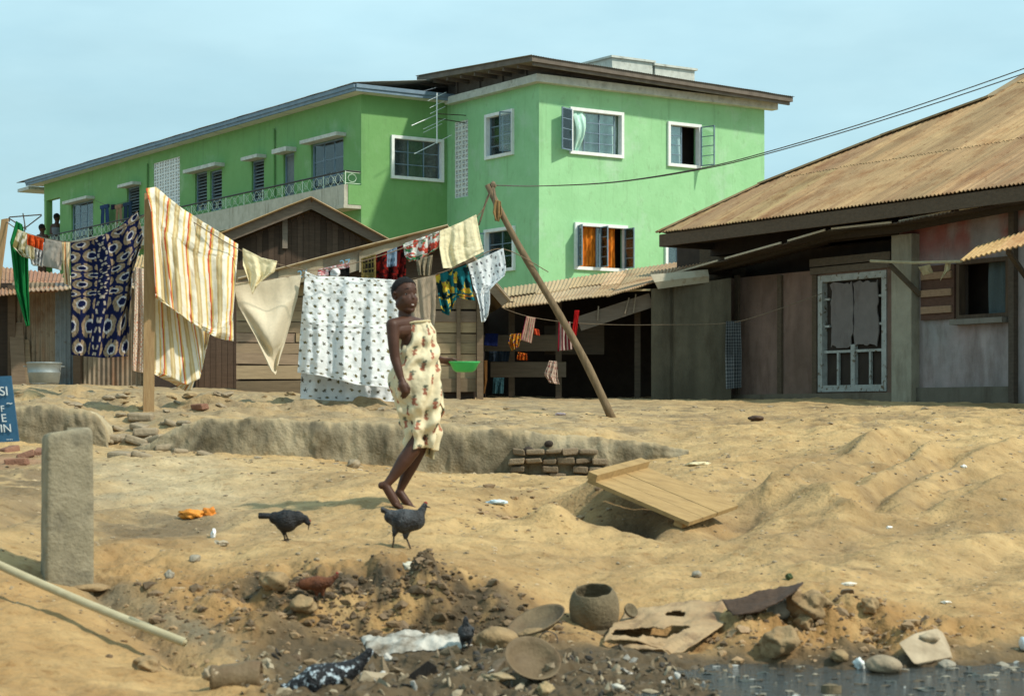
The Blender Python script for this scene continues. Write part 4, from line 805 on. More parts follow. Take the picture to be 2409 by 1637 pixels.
# ================================================================ right-hand house
Ha, Hb = Vector((P(1660, 0, 32.3).x, 32.3)), Vector((P(2409, 0, 26.3).x, 26.3))
Hh = PL(Ha, Hb - Ha); zH0 = 1.35
rh = thing('pink_house', 'faded pink and whitewashed house under a big hipped rusty tin roof', 'house', Hh.p(4, zg(Hh.p(4, 0).x, Hh.p(4, 0).y)))
tS = Hh.tz(1660, 0)[0]; tP0, tP1 = Hh.tz(2116, 0)[0], Hh.tz(2163, 0)[0]; tEndH = 12.0
def HT(x, y=900): return Hh.tz(x, y)[0]
zl = Hh.tz(1900, 640)[1] 
rd = Hh.rect(1926, 2087, 650, 922); rwn = Hh.rect(2252, 2376, 614, 752)
mb = MB()
def hwall(t0, t1, z0, z1, holes, colA, colB, seed):
    # fine grid so that the paint patches can vary
    ts = np.unique(np.concatenate([np.arange(t0, t1, .05), [t1], *[[h[0], h[1]] for h in holes]])); zs = np.unique(np.concatenate([np.arange(z0, z1, .06), [z1], *[[h[2], h[3]] for h in holes]]))
    T, Z = np.meshgrid(ts, zs); q = fbm(T * 1.3, Z * 1.1, seed, 4); q2 = fbm(T * 5, Z * 1.2, seed + 3, 4)
    w = np.clip(.5 + q * 1.1, 0, 1)[..., None]; CC = np.array(colA) * (1 - w) + np.array(colB) * w; CC = CC * (1 + .28 * q2)[..., None]
    low = sstep(2.0, 1.4, Z + .3 * q2)[..., None]; CC = CC * (1 - low * .6) + np.array((.13, .115, .085)) * low * .6
    pk = (np.clip(fbm(T * 2.2, Z * 2.2, seed + 9, 4) * 2.4 + .08, 0, 1) * sstep(3.5, 4.1, Z))[..., None]; 
    if seed == 33: CC = CC * (1 - pk * .8) + np.array((.30, .075, .055)) * pk * .8
    A = np.array([Hh.p(t, 0)[:] for t in ts]); A = np.repeat(A[None], len(zs), 0).copy(); A[..., 2] = Z; m, n = T.shape
    idx = np.arange(m * n).reshape(m, n); fs = []
    for i in range(m - 1):
        for j in range(n - 1):
            tm, zm = (ts[j] + ts[j + 1]) / 2, (zs[i] + zs[i + 1]) / 2
            if any(h[0] < tm < h[1] and h[2] < zm < h[3] for h in holes): continue
            fs.append((idx[i, j], idx[i, j + 1], idx[i + 1, j + 1], idx[i + 1, j]))
    mb.add(A.reshape(-1, 3), [tuple(int(x) for x in f) for f in fs], np.clip(CC, .02, .8).reshape(-1, 3))
    for h in holes: Hh.wall(mb, h[0], h[0] + 1e-4, h[2], h[2] + 1e-4, [h[:4]], .22, (.12, .09, .07))
hwall(tS, tP0, zH0, Hh.tz(1900, 638)[1], [rd], (.15, .095, .068), (.235, .15, .115), 30)
hwall(tP0, tEndH, zH0, Hh.tz(2300, 458)[1], [rwn], (.27, .262, .25), (.34, .265, .25), 33)
mb.build('wall', MT['wallA'], rh)
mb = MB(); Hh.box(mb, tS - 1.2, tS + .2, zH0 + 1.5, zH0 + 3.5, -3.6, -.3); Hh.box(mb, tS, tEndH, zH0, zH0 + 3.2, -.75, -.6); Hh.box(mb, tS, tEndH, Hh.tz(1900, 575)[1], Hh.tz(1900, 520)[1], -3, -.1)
mb.build('dark_backing', MT['dark'], rh)  # near-black boxes painted for shaded rooms and the void below the lean-to
# upper wall band below the main eave
mb = MB(); Hh.box(mb, HT(1690), tEndH, Hh.tz(1900, 575)[1], Hh.tz(1900, 480)[1], -.45, -.12, (.17, .12, .075))
Hh.box(mb, HT(1690) - .9, HT(1690) - .02, Hh.tz(1690, 660)[1], Hh.tz(1690, 555)[1], -1.2, -.3, (.11, .078, .048)); mb.build('upper_wall', MT['wood'], rh)
for x in (1737, 1838, 1920):
    m_ = MB(); t_ = HT(x); Hh.box(m_, t_ - .05, t_ + .05, zH0, Hh.tz(x, 648)[1], 0, .045, (.12, .085, .055)); m_.build('batten', MT['wood'], rh)
for x in (2389,):
    m_ = MB(); t_ = HT(x); Hh.box(m_, t_ - .05, t_ + .05, zH0, Hh.tz(x, 470)[1], 0, .09, (.10, .075, .055)); m_.build('post', MT['wood'], rh)
m_ = MB(); Hh.box(m_, tP0, tP1, zH0, Hh.tz(2116, 556)[1], -.05, .16, (.33, .295, .22)); m_.build('pillar', MT['wallA'], rh)
m_ = MB(); Hh.box(m_, tP1 + .01, HT(2383), zH0 - .2, Hh.tz(2170, 912)[1], -.05, .07, (.145, .125, .095)); m_.build('plinth', MT['wallA'], rh)
m_ = MB(); Hh.box(m_, HT(1695), tP0 - .02, zH0 - .3, Hh.tz(1900, 926)[1], -.05, .09, (.17, .14, .10)); m_.build('step', MT['wallA'], rh)
# old white glazed door
t0, t1, z0, z1 = rd; w_ = t1 - t0
dr = ring(Hh, rd, .10, -.10, .02, 'peel', 'glazed_door', rh)
m_ = MB(); tm = (t0 + t1) / 2
Hh.box(m_, tm - .045, tm + .045, z0 + .1, z0 + .72, -.08, -.01)
for s in (-1, 1): Hh.box(m_, tm + s * w_ * .235 - .02, tm + s * w_ * .235 + .02, z0 + .1, z0 + .64, -.07, -.03)
Hh.box(m_, t0 + .10, tm - .046, z0 + .60, z0 + .64, -.072, -.028); Hh.box(m_, tm + .046, t1 - .10, z0 + .60, z0 + .64, -.072, -.028)
for s in (0, 1):
    for zz in (1.0, 1.42):
        a_ = t0 + .1 if s == 0 else t1 - .22; mq = MB(); Hh.box(mq, a_, a_ + .12, z0 + zz, z0 + zz + .035, -.07, -.03); mq.build('side_bar', MT['peel'], dr)
m_.build('glazing_bars', MT['peel'], dr)
def ragged(pl, t0, t1, z0, z1, o, amp, seed):
    n = 40; pts = []
    for k in range(n):
        u = k / n * 4; s = int(u); f_ = u - s
        t, z = [(t0 + (t1 - t0) * f_, z0), (t1, z0 + (z1 - z0) * f_), (t1 - (t1 - t0) * f_, z1), (t0, z1 - (z1 - z0) * f_)][s]
        pts.append((t + amp * float(vn(k * .9, seed)), z + amp * float(vn(seed, k * .9))))
    m_ = MB(); m_.add([pl.p(t, z, o) for t, z in pts] + [pl.p(t, z, o - .02) for t, z in pts], [tuple(range(n)), tuple(range(2 * n - 1, n - 1, -1))] + [(k, k + n, (k + 1) % n + n, (k + 1) % n) for k in range(n)], (.20, .17, .155)); return m_
for k, (a_, b_) in enumerate(((t0 + w_ * .17, tm - .02), (tm + .02, t1 - w_ * .15))):
    ragged(Hh, a_, b_, z0 + .70, z1 - .14, -.015, .035, 3 + k * 5).build('patch_board', MT['wallA'], dr)
m_ = MB(); Hh.box(m_, t0 + .1, t1 - .1, z0 + .1, z1 - .1, -.098, -.09); m_.build('pane', MT['dark'], dr)
m_ = MB(); Hh.box(m_, t0 - .15, t1 + .12, z1 + .03, z1 + .13, 0, .05, (.155, .12, .085)); Hh.box(m_, t0 - .15, t1 + .12, z1 + .15, z1 + .27, 0, .06, (.13, .10, .07)); m_.build('lintel_board', MT['wood'], rh)
# shuttered window
f = ring(Hh, rwn, .06, -.1, .025, 'darkwood', 'window', rh)
m_ = MB(); t0, t1, z0, z1 = rwn; Hh.box(m_, t0, t1, z0 - .08, z0 - .005, -.05, .16, (.20, .18, .15)); m_.build('sill', MT['wallA'], f)
curtain_mesh(Hh, t0 + (t1 - t0) * .42, t1 - .07, z0 + .03, z1, -.2, (.10, .125, .125), .03, 14).build('curtain', MT['clothd'], f, smooth=True)
rs = Hh.rect(2172, 2250, 628, 754); m_ = MB(); Hh.box(m_, *rs, .01, .05, (.115, .06, .04)); m_.build('shutter', MT['wood'], f)
for zz in (.12, .43, .75): m_ = MB(); zc = rs[2] + (rs[3] - rs[2]) * (zz + .06); Hh.box(m_, rs[0] + .03, rs[1] - .03, zc - .05, zc + .05, .051, .085, (.34, .215, .13)); m_.build('shutter_batten', MT['wood'], f)
# awning over that window and the bracketed rod
mb = MB(); e0, e1 = Hh.pp(2258, 612, 2.2), Hh.pp(2480, 560, 2.2); w0, w1 = Hh.pp(2300, 588, 1.3), Hh.pp(2520, 520, 1.3)
corr(mb, e0, e1, w1 + Vector((0, 0, .05)), w0 + Vector((0, 0, .05)), .09, .014, 1, (.48, .30, .13), seed=20); mb.build('awning', MT['tin'], rh, mods=[('SOLIDIFY', dict(thickness=.012))])
m_ = MB(); m_.bar(Hh.pp(2372, 592, 2.0), Hh.pp(2420, 660, .05), .06, .05, (0, 0, 1), (.1, .08, .06)); m_.build('bracket', MT['wood'], rh)
m_ = MB(); m_.bar(Hh.pp(2092, 622, .5), Hh.pp(2166, 695, .06), .07, .06, (0, 0, 1), (.12, .09, .06)); m_.build('bracket', MT['wood'], rh)
m_ = MB(); m_.tube([Hh.pp(2048, 614, .55), Hh.pp(2150, 618, .5), Hh.pp(2262, 615, .5)], .022, 6); tag(m_.build('drying_rod', MT['pipe']), 'thin bamboo rod on a bracket beside the pillar, rags hanging from it', 'pole')
# lean-to porch roof seen from below
mb = MB(); es = MB()
edge = [(1560, 652, .8), (1700, 612, .85), (1850, 570, .9), (1950, 541, .9), (2110, 524, .9), (2250, 497, .9), (2420, 466, .9)]
for (x0, y0, o0), (x1, y1, o1) in zip(edge, edge[1:]):
    a_, b_ = Hh.pp(x0, y0, o0), Hh.pp(x1, y1, o1); c_, d_ = Hh.p(Hh.off(o1).tz(x1, y1)[0], b_.z + .10, -.3), Hh.p(Hh.off(o0).tz(x0, y0)[0], a_.z + .10, -.3)
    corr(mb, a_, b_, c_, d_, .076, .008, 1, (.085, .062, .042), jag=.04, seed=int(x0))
    es.bar(a_ + (b_ - a_) * .05 + Vector((0, 0, .012)) + Hh.n.to_3d() * .012, a_ + (b_ - a_) * .93 + Vector((0, 0, .012)) + Hh.n.to_3d() * .012, .02, .028, (0, 0, 1), (.50, .42, .30))  # pale strip painted for the sunlit edge; sheet itself darkened for shade
mb.build('porch_roof', MT['tin'], rh, mods=[('SOLIDIFY', dict(thickness=.012))]); es.build('porch_lit_edge', MT['wood'], rh)
m_ = MB()
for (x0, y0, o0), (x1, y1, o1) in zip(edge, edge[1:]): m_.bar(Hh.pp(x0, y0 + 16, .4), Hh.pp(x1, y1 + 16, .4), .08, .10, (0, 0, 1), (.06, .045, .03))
m_.build('porch_beam', MT['wood'], rh)
# main roof
eo = 1.05; He = Hh.off(eo); eA = He.tz(1545, 548); eB = He.tz(2409, 430)
slope = .52; inn = -Hh.n; 
tA, zA = eA; zE = lambda t: zA + (eB[1] - zA) * (t - tA) / (eB[0] - tA)
N_ = Vector((Hh.d.x, Hh.d.y, (eB[1] - zA) / (eB[0] - tA))).cross(Vector((inn.x, inn.y, slope))).normalized(); O_ = He.p(tA, zA)
def onroof(px, py):
    r = Vector(((px - CX) / F, 1, -(py - HY) / F)); c0 = Vector((0, 0, CAMZ)); k = N_.dot(O_ - c0) / N_.dot(r); q = c0 + r * k
    v = q.xy - O_.xy; return v.dot(Hh.d) + tA, v.dot(inn)
hip = [onroof(*p) for p in ((1534, 549), (1783, 437), (2073, 323), (2327, 231), (2409, 160), (2560, 40))]
ht, hs = np.array([h[0] for h in hip]), np.array([h[1] for h in hip]); ht[0] = tA; hs[0] = .0
for _i in range(1, len(ht)): ht[_i] = max(ht[_i], ht[_i - 1] + .02); hs[_i] = max(hs[_i], hs[_i - 1] + .05)
print('hip', ht, hs)
smax = lambda t: np.interp(t, ht, hs)
tX = tA + 13.5; n = int((tX - tA) / .076 * 6); T = np.linspace(tA, tX, n); mb = MB(); wv = .013 * np.sin((T - tA) / .076 * 6.283)
rows_s = [0, 1.75, 4.5, 9]
for r in range(3):
    rs_ = np.random.default_rng(90 + r); shi = ((T - tA) / .62).astype(int); ns = shi.max() + 1
    j_ = rs_.normal(0, .03, ns)[shi] + .01 * np.sin(T * 50); s0 = np.clip(rows_s[r] + (j_ if r else j_ * .25), -.1, None); s1 = rows_s[r + 1] + .12
    sm = smax(T); s0c = np.minimum(s0, sm); s1c = np.minimum(s1, sm); A = np.zeros((7, n, 3)); CC = np.zeros((7, n, 3))
    tone = 1 + rs_.normal(0, .07, (ns, 1)) + rs_.normal(0, .02, (ns, 3)); pinkp = (rs_.random(ns) < .16)[shi]
    for k in range(7):
        w = k / 6; s = s0c + (s1c - s0c) * w
        z = zE(T) + s * slope + wv + .007 * r * (1 - w) + .004 * (1 - w) * (r > 0)
        xy = np.array([He.O[:]]) + np.outer(T, np.array(He.d[:])) + np.outer(s, np.array(inn[:])); A[k] = np.column_stack([xy, z])
        cc = np.array((.315, .205, .10)) * tone[shi] * (1 + .35 * fbm(T * 2.2, s * .8, 17, 4) + .30 * fbm(T * 20, s * .35, 19, 3) + .16 * np.sin((T - tA) / .076 * 6.283))[:, None]; rw_ = np.clip(fbm(T * 4, s * .6, 29, 4) * 3 - .5, 0, 1)[:, None]; cc = cc * (1 - rw_ * .5) + np.array((.22, .115, .055)) * rw_ * .5
        if r == 0:
            pw = (pinkp & (np.abs(s - .9) < 1.2)) * np.clip(.6 + fbm(T * 4, s * 2, 23, 3), 0, 1); cc = cc * (1 - pw[:, None] * .7) + np.array((.37, .205, .13)) * pw[:, None] * .7
            ww = (pinkp) * np.clip(fbm(T * 3, s * 7, 27, 3) * 4 - 1.0, 0, 1); cc = cc * (1 - ww[:, None] * .7) + np.array((.5, .42, .29)) * ww[:, None] * .7
        CC[k] = cc
    mb.grid(A, CC)
mb.build('roof', MT['tin'], rh, mods=[('SOLIDIFY', dict(thickness=.01))])
mb = MB(); hp = [He.p(t, zE(t) + s * slope + .02, -s) for t, s in zip(ht, hs)]
for a_, b_ in zip(hp, hp[1:]): mb.bar(a_, b_, .22, .03, (0, 0, 1), (.34, .24, .13))
hb = [p + Vector((4.5 * inn.x - 1.0 * Hh.d.x, 4.5 * inn.y - 1.0 * Hh.d.y, -1.5)) if i_ else p for i_, p in enumerate(hp)]
for i_ in range(len(hp) - 1): mb.add([hp[i_], hp[i_ + 1], hb[i_ + 1], hb[i_]], [(0, 1, 2, 3)], (.38, .27, .15))
mb.build('hip_sheet', MT['tin'], rh)
m_ = MB(); m_.bar(He.p(tA + .02, zA - .13, -.06), He.p(tX, zE(tX) - .13, -.06), .05, .2, (0, 0, 1), (.11, .075, .048)); m_.bar(He.p(tA + .02, zA - .13, -.06), He.p(tA + .02, zA - .13, -3), .05, .2, (0, 0, 1), (.085, .06, .04))
m_.build('fascia', MT['wood'], rh)
m_ = MB(); m_.add([He.p(tA + .03, zA - .2, -.09), He.p(tX, zE(tX) - .2, -.09), He.p(tX, zE(tX) + .25, -1.25), He.p(tA + .03, zA - .1, -1.25)], [(0, 1, 2, 3)], (.19, .14, .09)); m_.build('soffit', MT['wood'], rh)
# ================================================================ poles, lines and laundry
def catm(rows, nu, nv):
    """rows of pixel polylines -> (nv, nu, 2) by smooth interpolation"""
    out = []
    for r in rows:
        r = np.array(r, float); d = np.r_[0, np.cumsum(np.hypot(*np.diff(r, axis=0).T))]; d /= d[-1]
        u = np.linspace(0, 1, nu)
        if len(r) > 2:   # softened polyline
            out.append(np.column_stack([np.interp(u, d, r[:, 0]), np.interp(u, d, r[:, 1])]))
        else: out.append(r[0] + (r[1] - r[0]) * u[:, None])
    out = np.array(out); k = len(out); v = np.linspace(0, k - 1, nv); i = np.clip(v.astype(int), 0, k - 2); f = (v - i)
    if k > 2: f = f * .5 + f * f * (3 - 2 * f) * .5
    return out[i] * (1 - f)[:, None, None] + out[i + 1] * f[:, None, None]
def cloth(name, label, cat, rows, Y, colf, nu=70, nv=60, fold=.05, fr=6, seed=1, group='washing hung out on the lines', mat='cloth', lean=0.0, swag=0.0, crump=.022, frx=0.0, parent=None):
    px = catm(rows, nu, nv); u = np.linspace(0, 1, nu)[None, :].repeat(nv, 0); v = np.linspace(0, 1, nv)[:, None].repeat(nu, 1)
    crump = crump * min(1.0, max(.28, np.ptp(px[..., 0]) / 230))
    y0, y1 = Y if isinstance(Y, (tuple, list)) else (Y, Y); yy = y0 + (y1 - y0) * u
    ph = u * fr * 6.283 + frx * v * 6.283 + 1.6 * vn(u * 2 + seed, v * 1.5, seed) + seed
    amp = fold * (.25 + .75 * sstep(0, .6, v)) * (.7 + .5 * vn(u * 3, v * 1.2, seed + 4))
    yd = amp * np.sin(ph) + .4 * amp * np.sin(ph * 2.3 + 1) + crump * fbm(u * 9, v * 11, seed + 2, 4) + crump * .5 * (1 - np.abs(fbm(u * 4 + v * 1.5, v * 2.4 - u, seed + 12, 2)) * 3) + lean * v
    if swag: yd = yd + swag * np.sin((v * 9 + 6 * (u - .5) ** 2 * 2)) * np.sin(np.pi * u) * v
    Yd = yy + yd
    A = np.stack([(px[..., 0] - CX) / F * Yd, Yd, CAMZ - (px[..., 1] - HY) / F * yy], -1)
    mb = MB(); mb.grid(A, np.clip(colf(u, v), .004, .95)); o = mb.build(name, MT[mat], parent, smooth=True, mods=SOL)
    return tag(o, label, cat, group) if parent is None else o
def solid(c, n=.06, s=9, sd=1): c = lin(c); return lambda u, v: c[None, None] * (1 + n * fbm(u * s, v * s, sd, 3))[..., None]
def bands(u, per, stops):
    x = (u * per) % 1.0; out = np.zeros(u.shape + (3,)); out[:] = lin(stops[-1][1])
    for e, c in reversed(stops): out[x < e] = lin(c)
    return out
wh, orr, yel, tn = (238, 232, 214), (214, 104, 70), (226, 196, 118), (206, 182, 134)
def stripes(u, v):
    return bands(u + .004 * np.sin(v * 20), 4.2, [(.07, orr), (.15, yel), (.36, wh), (.45, tn), (.52, (222, 206, 160)), (.60, tn), (.80, wh), (.88, yel), (1.0, wh)]) * (1 + .05 * vn(u * 30, v * 60, 3))[..., None]
def rings(nu, nv):
    def f(u, v):
        X, Y = u * nu, v * nv; row = np.floor(Y); x = (X + .5 * (row % 2)) % 1 - .5; y = Y % 1 - .5
        d = np.sqrt((x * 1.0) ** 2 + (y * .95) ** 2) + .025 * vn(X * 9, Y * 9, 3); out = np.zeros(u.shape + (3,)); out[:] = lin((20, 27, 62))
        rg = (d > .22) & (d < .45) & ~((np.abs(y) > .30) & (np.abs(x) < .06)); out[rg] = lin((160, 138, 112)) * (.8 + .3 * vn(X * 14, Y * 14, 5))[rg][:, None]
        ed = (np.abs(d - .22) < .035); out[ed] = lin((190, 186, 185)); ch = (np.abs(u - .40) < .085) 
        out[ch] = lin((20, 27, 62)); c2 = ch & (np.abs(np.abs(u - .40) - .035 - .02 * np.sin(v * 44)) < .014) & (np.sin(v * 150) > -.3); out[c2] = lin((172, 160, 145)); return out
    return f
def motif(nu, nv, bgc, cs, r=.17, jit=.12, sq=1.0, sd=4):
    def f(u, v):
        X, Y = u * nu, v * nv; row = np.floor(Y); xx = X + .5 * (row % 2); ci = np.floor(xx)
        jx = (_h(ci.astype(int), row.astype(int), sd) - .5) * jit; jy = (_h(ci.astype(int), row.astype(int), sd + 1) - .5) * jit
        x = xx % 1 - .5 + jx; y = (Y % 1 - .5 + jy) * sq; a = np.arctan2(y, x)
        d = np.hypot(x, y) * (1 + .16 * np.sin(a * 5 + ci) + .3 * (_h(ci.astype(int), row.astype(int), sd + 9) - .5)) + .09 * vn(X * 13, Y * 13, sd); out = np.zeros(u.shape + (3,)); out[:] = lin(bgc)
        k = (_h(ci.astype(int), row.astype(int), sd + 5) * len(cs)).astype(int) % len(cs)
        for i, c in enumerate(cs): m = (d < r) & (k == i); out[m] = lin(c) * (1 + .5 * vn(X * 16, Y * 16, 8))[m][:, None]
        ln = (np.abs(((Y + .5) % 1) - .5) < .03) & (((xx + .5) % 1 - .5) ** 2 < .03) & (vn(X * 7, Y * 2, 9) > 0); out[ln] = lin(bgc) * .8; return out
    return f
def blotch(cols, s=6, sd=3):
    def f(u, v):
        a = fbm(u * s, v * s, sd, 3); b = fbm(u * s * 1.3 + 9, v * s * 1.3, sd + 8, 3); out = np.zeros(u.shape + (3,)); out[:] = lin(cols[0])
        for i, c in enumerate(cols[1:]): m = (a > .12) & (b > -.1 + i * .3 - .2) if i % 2 == 0 else (b < -.12 - .1 * i) ; out[m] = lin(c)
        return out
    return f
YL, YR_ = 21.6, 23.2
gl = hit(349, 966, 14); gl2 = hit(1438, 981, 14)
YL, YR_ = gl.y, gl2.y
def YX(px): return YL + (YR_ - YL) * (px - 349) / (1438 - 349)
mb = MB(); t_ = P(353, 456, gl.y); mb.obox((gl + t_) / 2 + Vector((0, 0, -.1)), (t_ - gl) / 2 + Vector((0, 0, .1)), (.052, .012, 0), (-.012, .05, 0))
tag(mb.build('laundry_pole', MT['post'], origin=gl), 'upright square sawn timber pole carrying the orange striped sheet', 'pole')
bt = P(1168, 468, gl2.y); bp_ = thing('bamboo_prop', 'leaning round wooden prop pole holding up the clothes line near the open shed', 'pole', gl2)
pts = [gl2 + (bt - gl2) * k + Vector((.03 * math.sin(k * 5), 0, .012 * math.sin(k * 7))) for k in np.linspace(-.03, 1.06, 14)]
mb = MB(); mb.tube(pts, [.047 - .015 * k + .004 * (i % 3 == 0) for i, k in enumerate(np.linspace(0, 1, 14))], 10); mb.build('shaft', MT['bark'], bp_, smooth=True)
tp = P(1160, 436, gl2.y)
mb = MB(); mb.tube([tp + Vector((0, 0, -.02)), P(1168, 500, gl2.y - .05), P(1166, 520, gl2.y - .05)], [.02, .03, .012], 6); mb.ell(tp, (.035, .03, .04), sub=2, noise=.4)
mb.build('rope_knot', MT['rope'], bp_)
cloth('rag', None, None, [[(1164, 470), (1178, 474)], [(1160, 500), (1180, 505)], [(1166, 518), (1174, 522)]], gl2.y - .1, solid((150, 120, 80)), 14, 20, .02, 2, 3, parent=bp_)
pe = hit(-40, 905, 16); mb = MB(); a = P(12, 500, pe.y); mb.obox((pe + a) / 2 - Vector((0, 0, .1)), (a - pe) / 2, (.045, 0, .008), (0, .045, 0)); tag(mb.build('laundry_pole', MT['post'], origin=pe), 'thick weathered post at the left edge of the picture behind the green cloth', 'pole')
def rope(pts, r, lab, mat='rope', name='washing_line', cat='washing line', sm=True, **k):
    q = [Vector(p) for p in pts]; out = []
    for i in range(len(q) - 1):
        p0, p1, p2, p3 = q[max(i - 1, 0)], q[i], q[i + 1], q[min(i + 2, len(q) - 1)]
        for t in np.linspace(0, 1, 7)[:-1]:
            out.append(.5 * ((2 * p1) + (p2 - p0) * t + (2 * p0 - 5 * p1 + 4 * p2 - p3) * t * t + (3 * p1 - p0 - 3 * p2 + p3) * t ** 3))
    out.append(q[-1]); mb = MB(); mb.tube(out, r, 5); return tag(mb.build(name, MT[mat], smooth=True), lab, cat, **k)
def LP(px, py, dy=0): return P(px, py, YX(px) + dy)
rope([LP(352, 462), LP(450, 520), LP(560, 586), LP(655, 622), LP(745, 636), LP(850, 615), LP(950, 583), LP(1030, 548), LP(1120, 512), LP(1160, 440)], .005, 'upper sagging clothes line from the timber pole to the prop pole')
rope([LP(352, 668, .3), LP(545, 665, .3), LP(705, 650, .3), LP(800, 651, .3), LP(920, 660, .3), LP(1026, 645, .3), LP(1110, 612, .3), LP(1184, 586, .3), P(1290, 640, gl2.y)], .005, 'lower clothes line behind the girl, from timber pole to leaning prop')
rope([P(12, 520, pe.y), P(60, 548, pe.y - 1), P(170, 570, 22.3), P(270, 545, 22), P(352, 500, gl.y)], .008, 'short clothes line from the left edge post to the timber pole')
rope([P(1160, 437, gl2.y), P(1145, 470, gl2.y), P(1132, 512, gl2.y), P(1126, 530, gl2.y)], .011, 'rope tying the cream towel line down from the prop pole top', name='tie_rope', cat='rope')
for k_, dz in ((0, 0), (1, 9)):
    rope([P(1160, 436, gl2.y), P(1268, 438, 23), P(1450, 428 + dz * .1, 22.6), P(1650, 396 + dz * .3, 22.2), P(1804, 358 + dz * .5, 22), P(2073, 277 + dz * .8, 21.6), P(2420, 158 + dz * 1.3, 21), P(2900, -20 + dz * 1.6, 20.4)], .0065, ['upper of two wires running from the prop pole up past the tin roof', 'lower of two wires running from the prop pole up past the tin roof'][k_], 'wire', 'overhead_wire', 'wire', group='pair of overhead wires')
# --- left group
cloth('hanging_cloth', 'long green cloth trailing from the left edge post', 'cloth', [[(38, 520), (52, 528)], [(24, 570), (66, 590)], [(36, 680), (68, 690)], [(62, 768), (70, 766)]], 22.6, solid((30, 118, 62), .12), 30, 60, .05, 2, 3)
cloth('hanging_cloth', 'small cream and olive garment beside the long green cloth', 'garment', [[(42, 540), (82, 556)], [(30, 580), (80, 610)], [(50, 602), (78, 612)]], 22.5, blotch([(205, 195, 160), (150, 140, 90), (225, 220, 205)]), 30, 30, .05, 3, 4)
cloth('hanging_cloth', 'small bright orange garment at the left end of the line', 'garment', [[(64, 550), (103, 562)], [(64, 575), (100, 590)]], 22.4, solid((205, 82, 35), .2), 24, 24, .04, 3, 5)
cloth('hanging_cloth', 'crumpled white garment below the orange one on the left line', 'garment', [[(74, 572), (108, 570)], [(70, 600), (104, 600)], [(74, 622), (100, 628)]], 22.6, blotch([(220, 222, 222), (150, 152, 155), (235, 235, 235)], 9), 30, 30, .06, 4, 6)
cloth('hanging_cloth', 'plain grey towel on the left line beside the navy ringed cloth', 'towel', [[(106, 562), (147, 570)], [(98, 625), (144, 636)]], 22.3, solid((165, 158, 148)), 24, 30, .02, 1, 7)
cloth('hanging_cloth', 'cream narrow garment with orange edging left of the navy cloth', 'garment', [[(146, 570), (164, 570)], [(148, 620), (162, 625)], [(152, 668), (166, 672)]], 22.2, lambda u, v: bands(u, 1, [(.3, (230, 205, 160)), (.5, (215, 150, 90)), (1, (228, 210, 175))]), 20, 40, .03, 2, 8)
cloth('wrapper_cloth', 'navy cloth printed with tan rings, widest cloth on the left line', 'cloth', [[(166, 572), (235, 556), (285, 530), (322, 496)], [(167, 640), (235, 640), (300, 612), (338, 560)], [(168, 700), (300, 690), (312, 640)], [(168, 835), (245, 842), (300, 838)]], (22.1, 21.9), rings(3.7, 9.0), 120, 170, .05, 3, 9, mat='clothd')
cloth('hanging_cloth', 'narrow white and rust speckled cloth strip behind the timber pole', 'cloth', [[(317, 628), (348, 634)], [(316, 740), (350, 740)], [(312, 872), (350, 880)]], 22.6, motif(5, 60, (225, 212, 195), [(200, 130, 95), (215, 170, 130)], .3), 40, 120, .04, 2, 10)
# --- striped sheet, two layers
st2 = lambda u, v: stripes(u * 1.0 + .12, v)
cloth('striped_sheet', 'orange and yellow striped sheet blowing from the timber pole, upper front fold', 'sheet', [[(343, 445), (366, 440), (430, 492), (560, 574)], [(356, 500), (380, 545), (470, 600), (558, 610)], [(366, 690), (420, 740), (500, 775), (548, 740)], [(366, 700), (440, 752), (505, 795), (549, 803)]], (gl.y - .15, gl.y + .5), stripes, 150, 110, .11, 2.2, 11, lean=-.1, frx=.3, crump=.03)
cloth('striped_sheet', 'lower hanging half of the orange striped sheet, showing behind the front fold', 'sheet', [[(362, 560), (545, 640)], [(362, 700), (505, 720)], [(362, 868), (440, 905), (470, 890), (492, 790)], [(362, 880), (400, 898), (436, 920), (450, 918)]], (gl.y + .1, gl.y + .8), st2, 120, 100, .07, 2, 12, crump=.02)
cloth('hanging_cloth', 'small pale yellow cloth drooping to a point right of the striped sheet', 'cloth', [[(571, 584), (615, 606), (652, 615)], [(572, 625), (610, 650), (645, 640)], [(585, 660), (594, 692), (604, 668)]], YX(600) - .1, solid((244, 231, 192)), 40, 50, .05, 2, 13)
cloth('draped_sheet', 'plain beige sheet drooping to a low point in front of the plank shack', 'sheet', [[(546, 664), (620, 660), (709, 647)], [(560, 720), (625, 735), (700, 700)], [(600, 790), (640, 820), (672, 800)], [(635, 868), (648, 882), (656, 850)]], (YX(560) + .3, YX(700) + .3), solid((222, 210, 184)), 70, 80, .03, 1, 14, swag=.17, crump=.006)
# --- white patterned sheet (front and hind layer)
wpat = motif(11, 15, (233, 236, 236), [(112, 104, 66), (120, 112, 84), (98, 96, 84)], .165, .3)
cloth('patterned_sheet', 'large white sheet with small olive motifs, front layer beside the girl', 'sheet', [[(718, 638), (745, 650), (800, 651), (880, 655), (940, 660)], [(708, 760), (800, 770), (940, 770)], [(700, 876), (760, 885), (840, 905), (950, 915)]], (YX(715) + .2, YX(940) + .2), wpat, 190, 200, .06, 3.2, 15)
cloth('patterned_sheet', 'hind layer of the white olive print sheet, hanging a little lower', 'sheet', [[(722, 660), (950, 665)], [(712, 800), (950, 800)], [(706, 938), (800, 943), (945, 945)]], (YX(715) + .5, YX(940) + .5), motif(11, 14, (224, 228, 230), [(112, 104, 66), (98, 96, 84)], .165, .3, sd=14), 160, 160, .06, 3, 16)
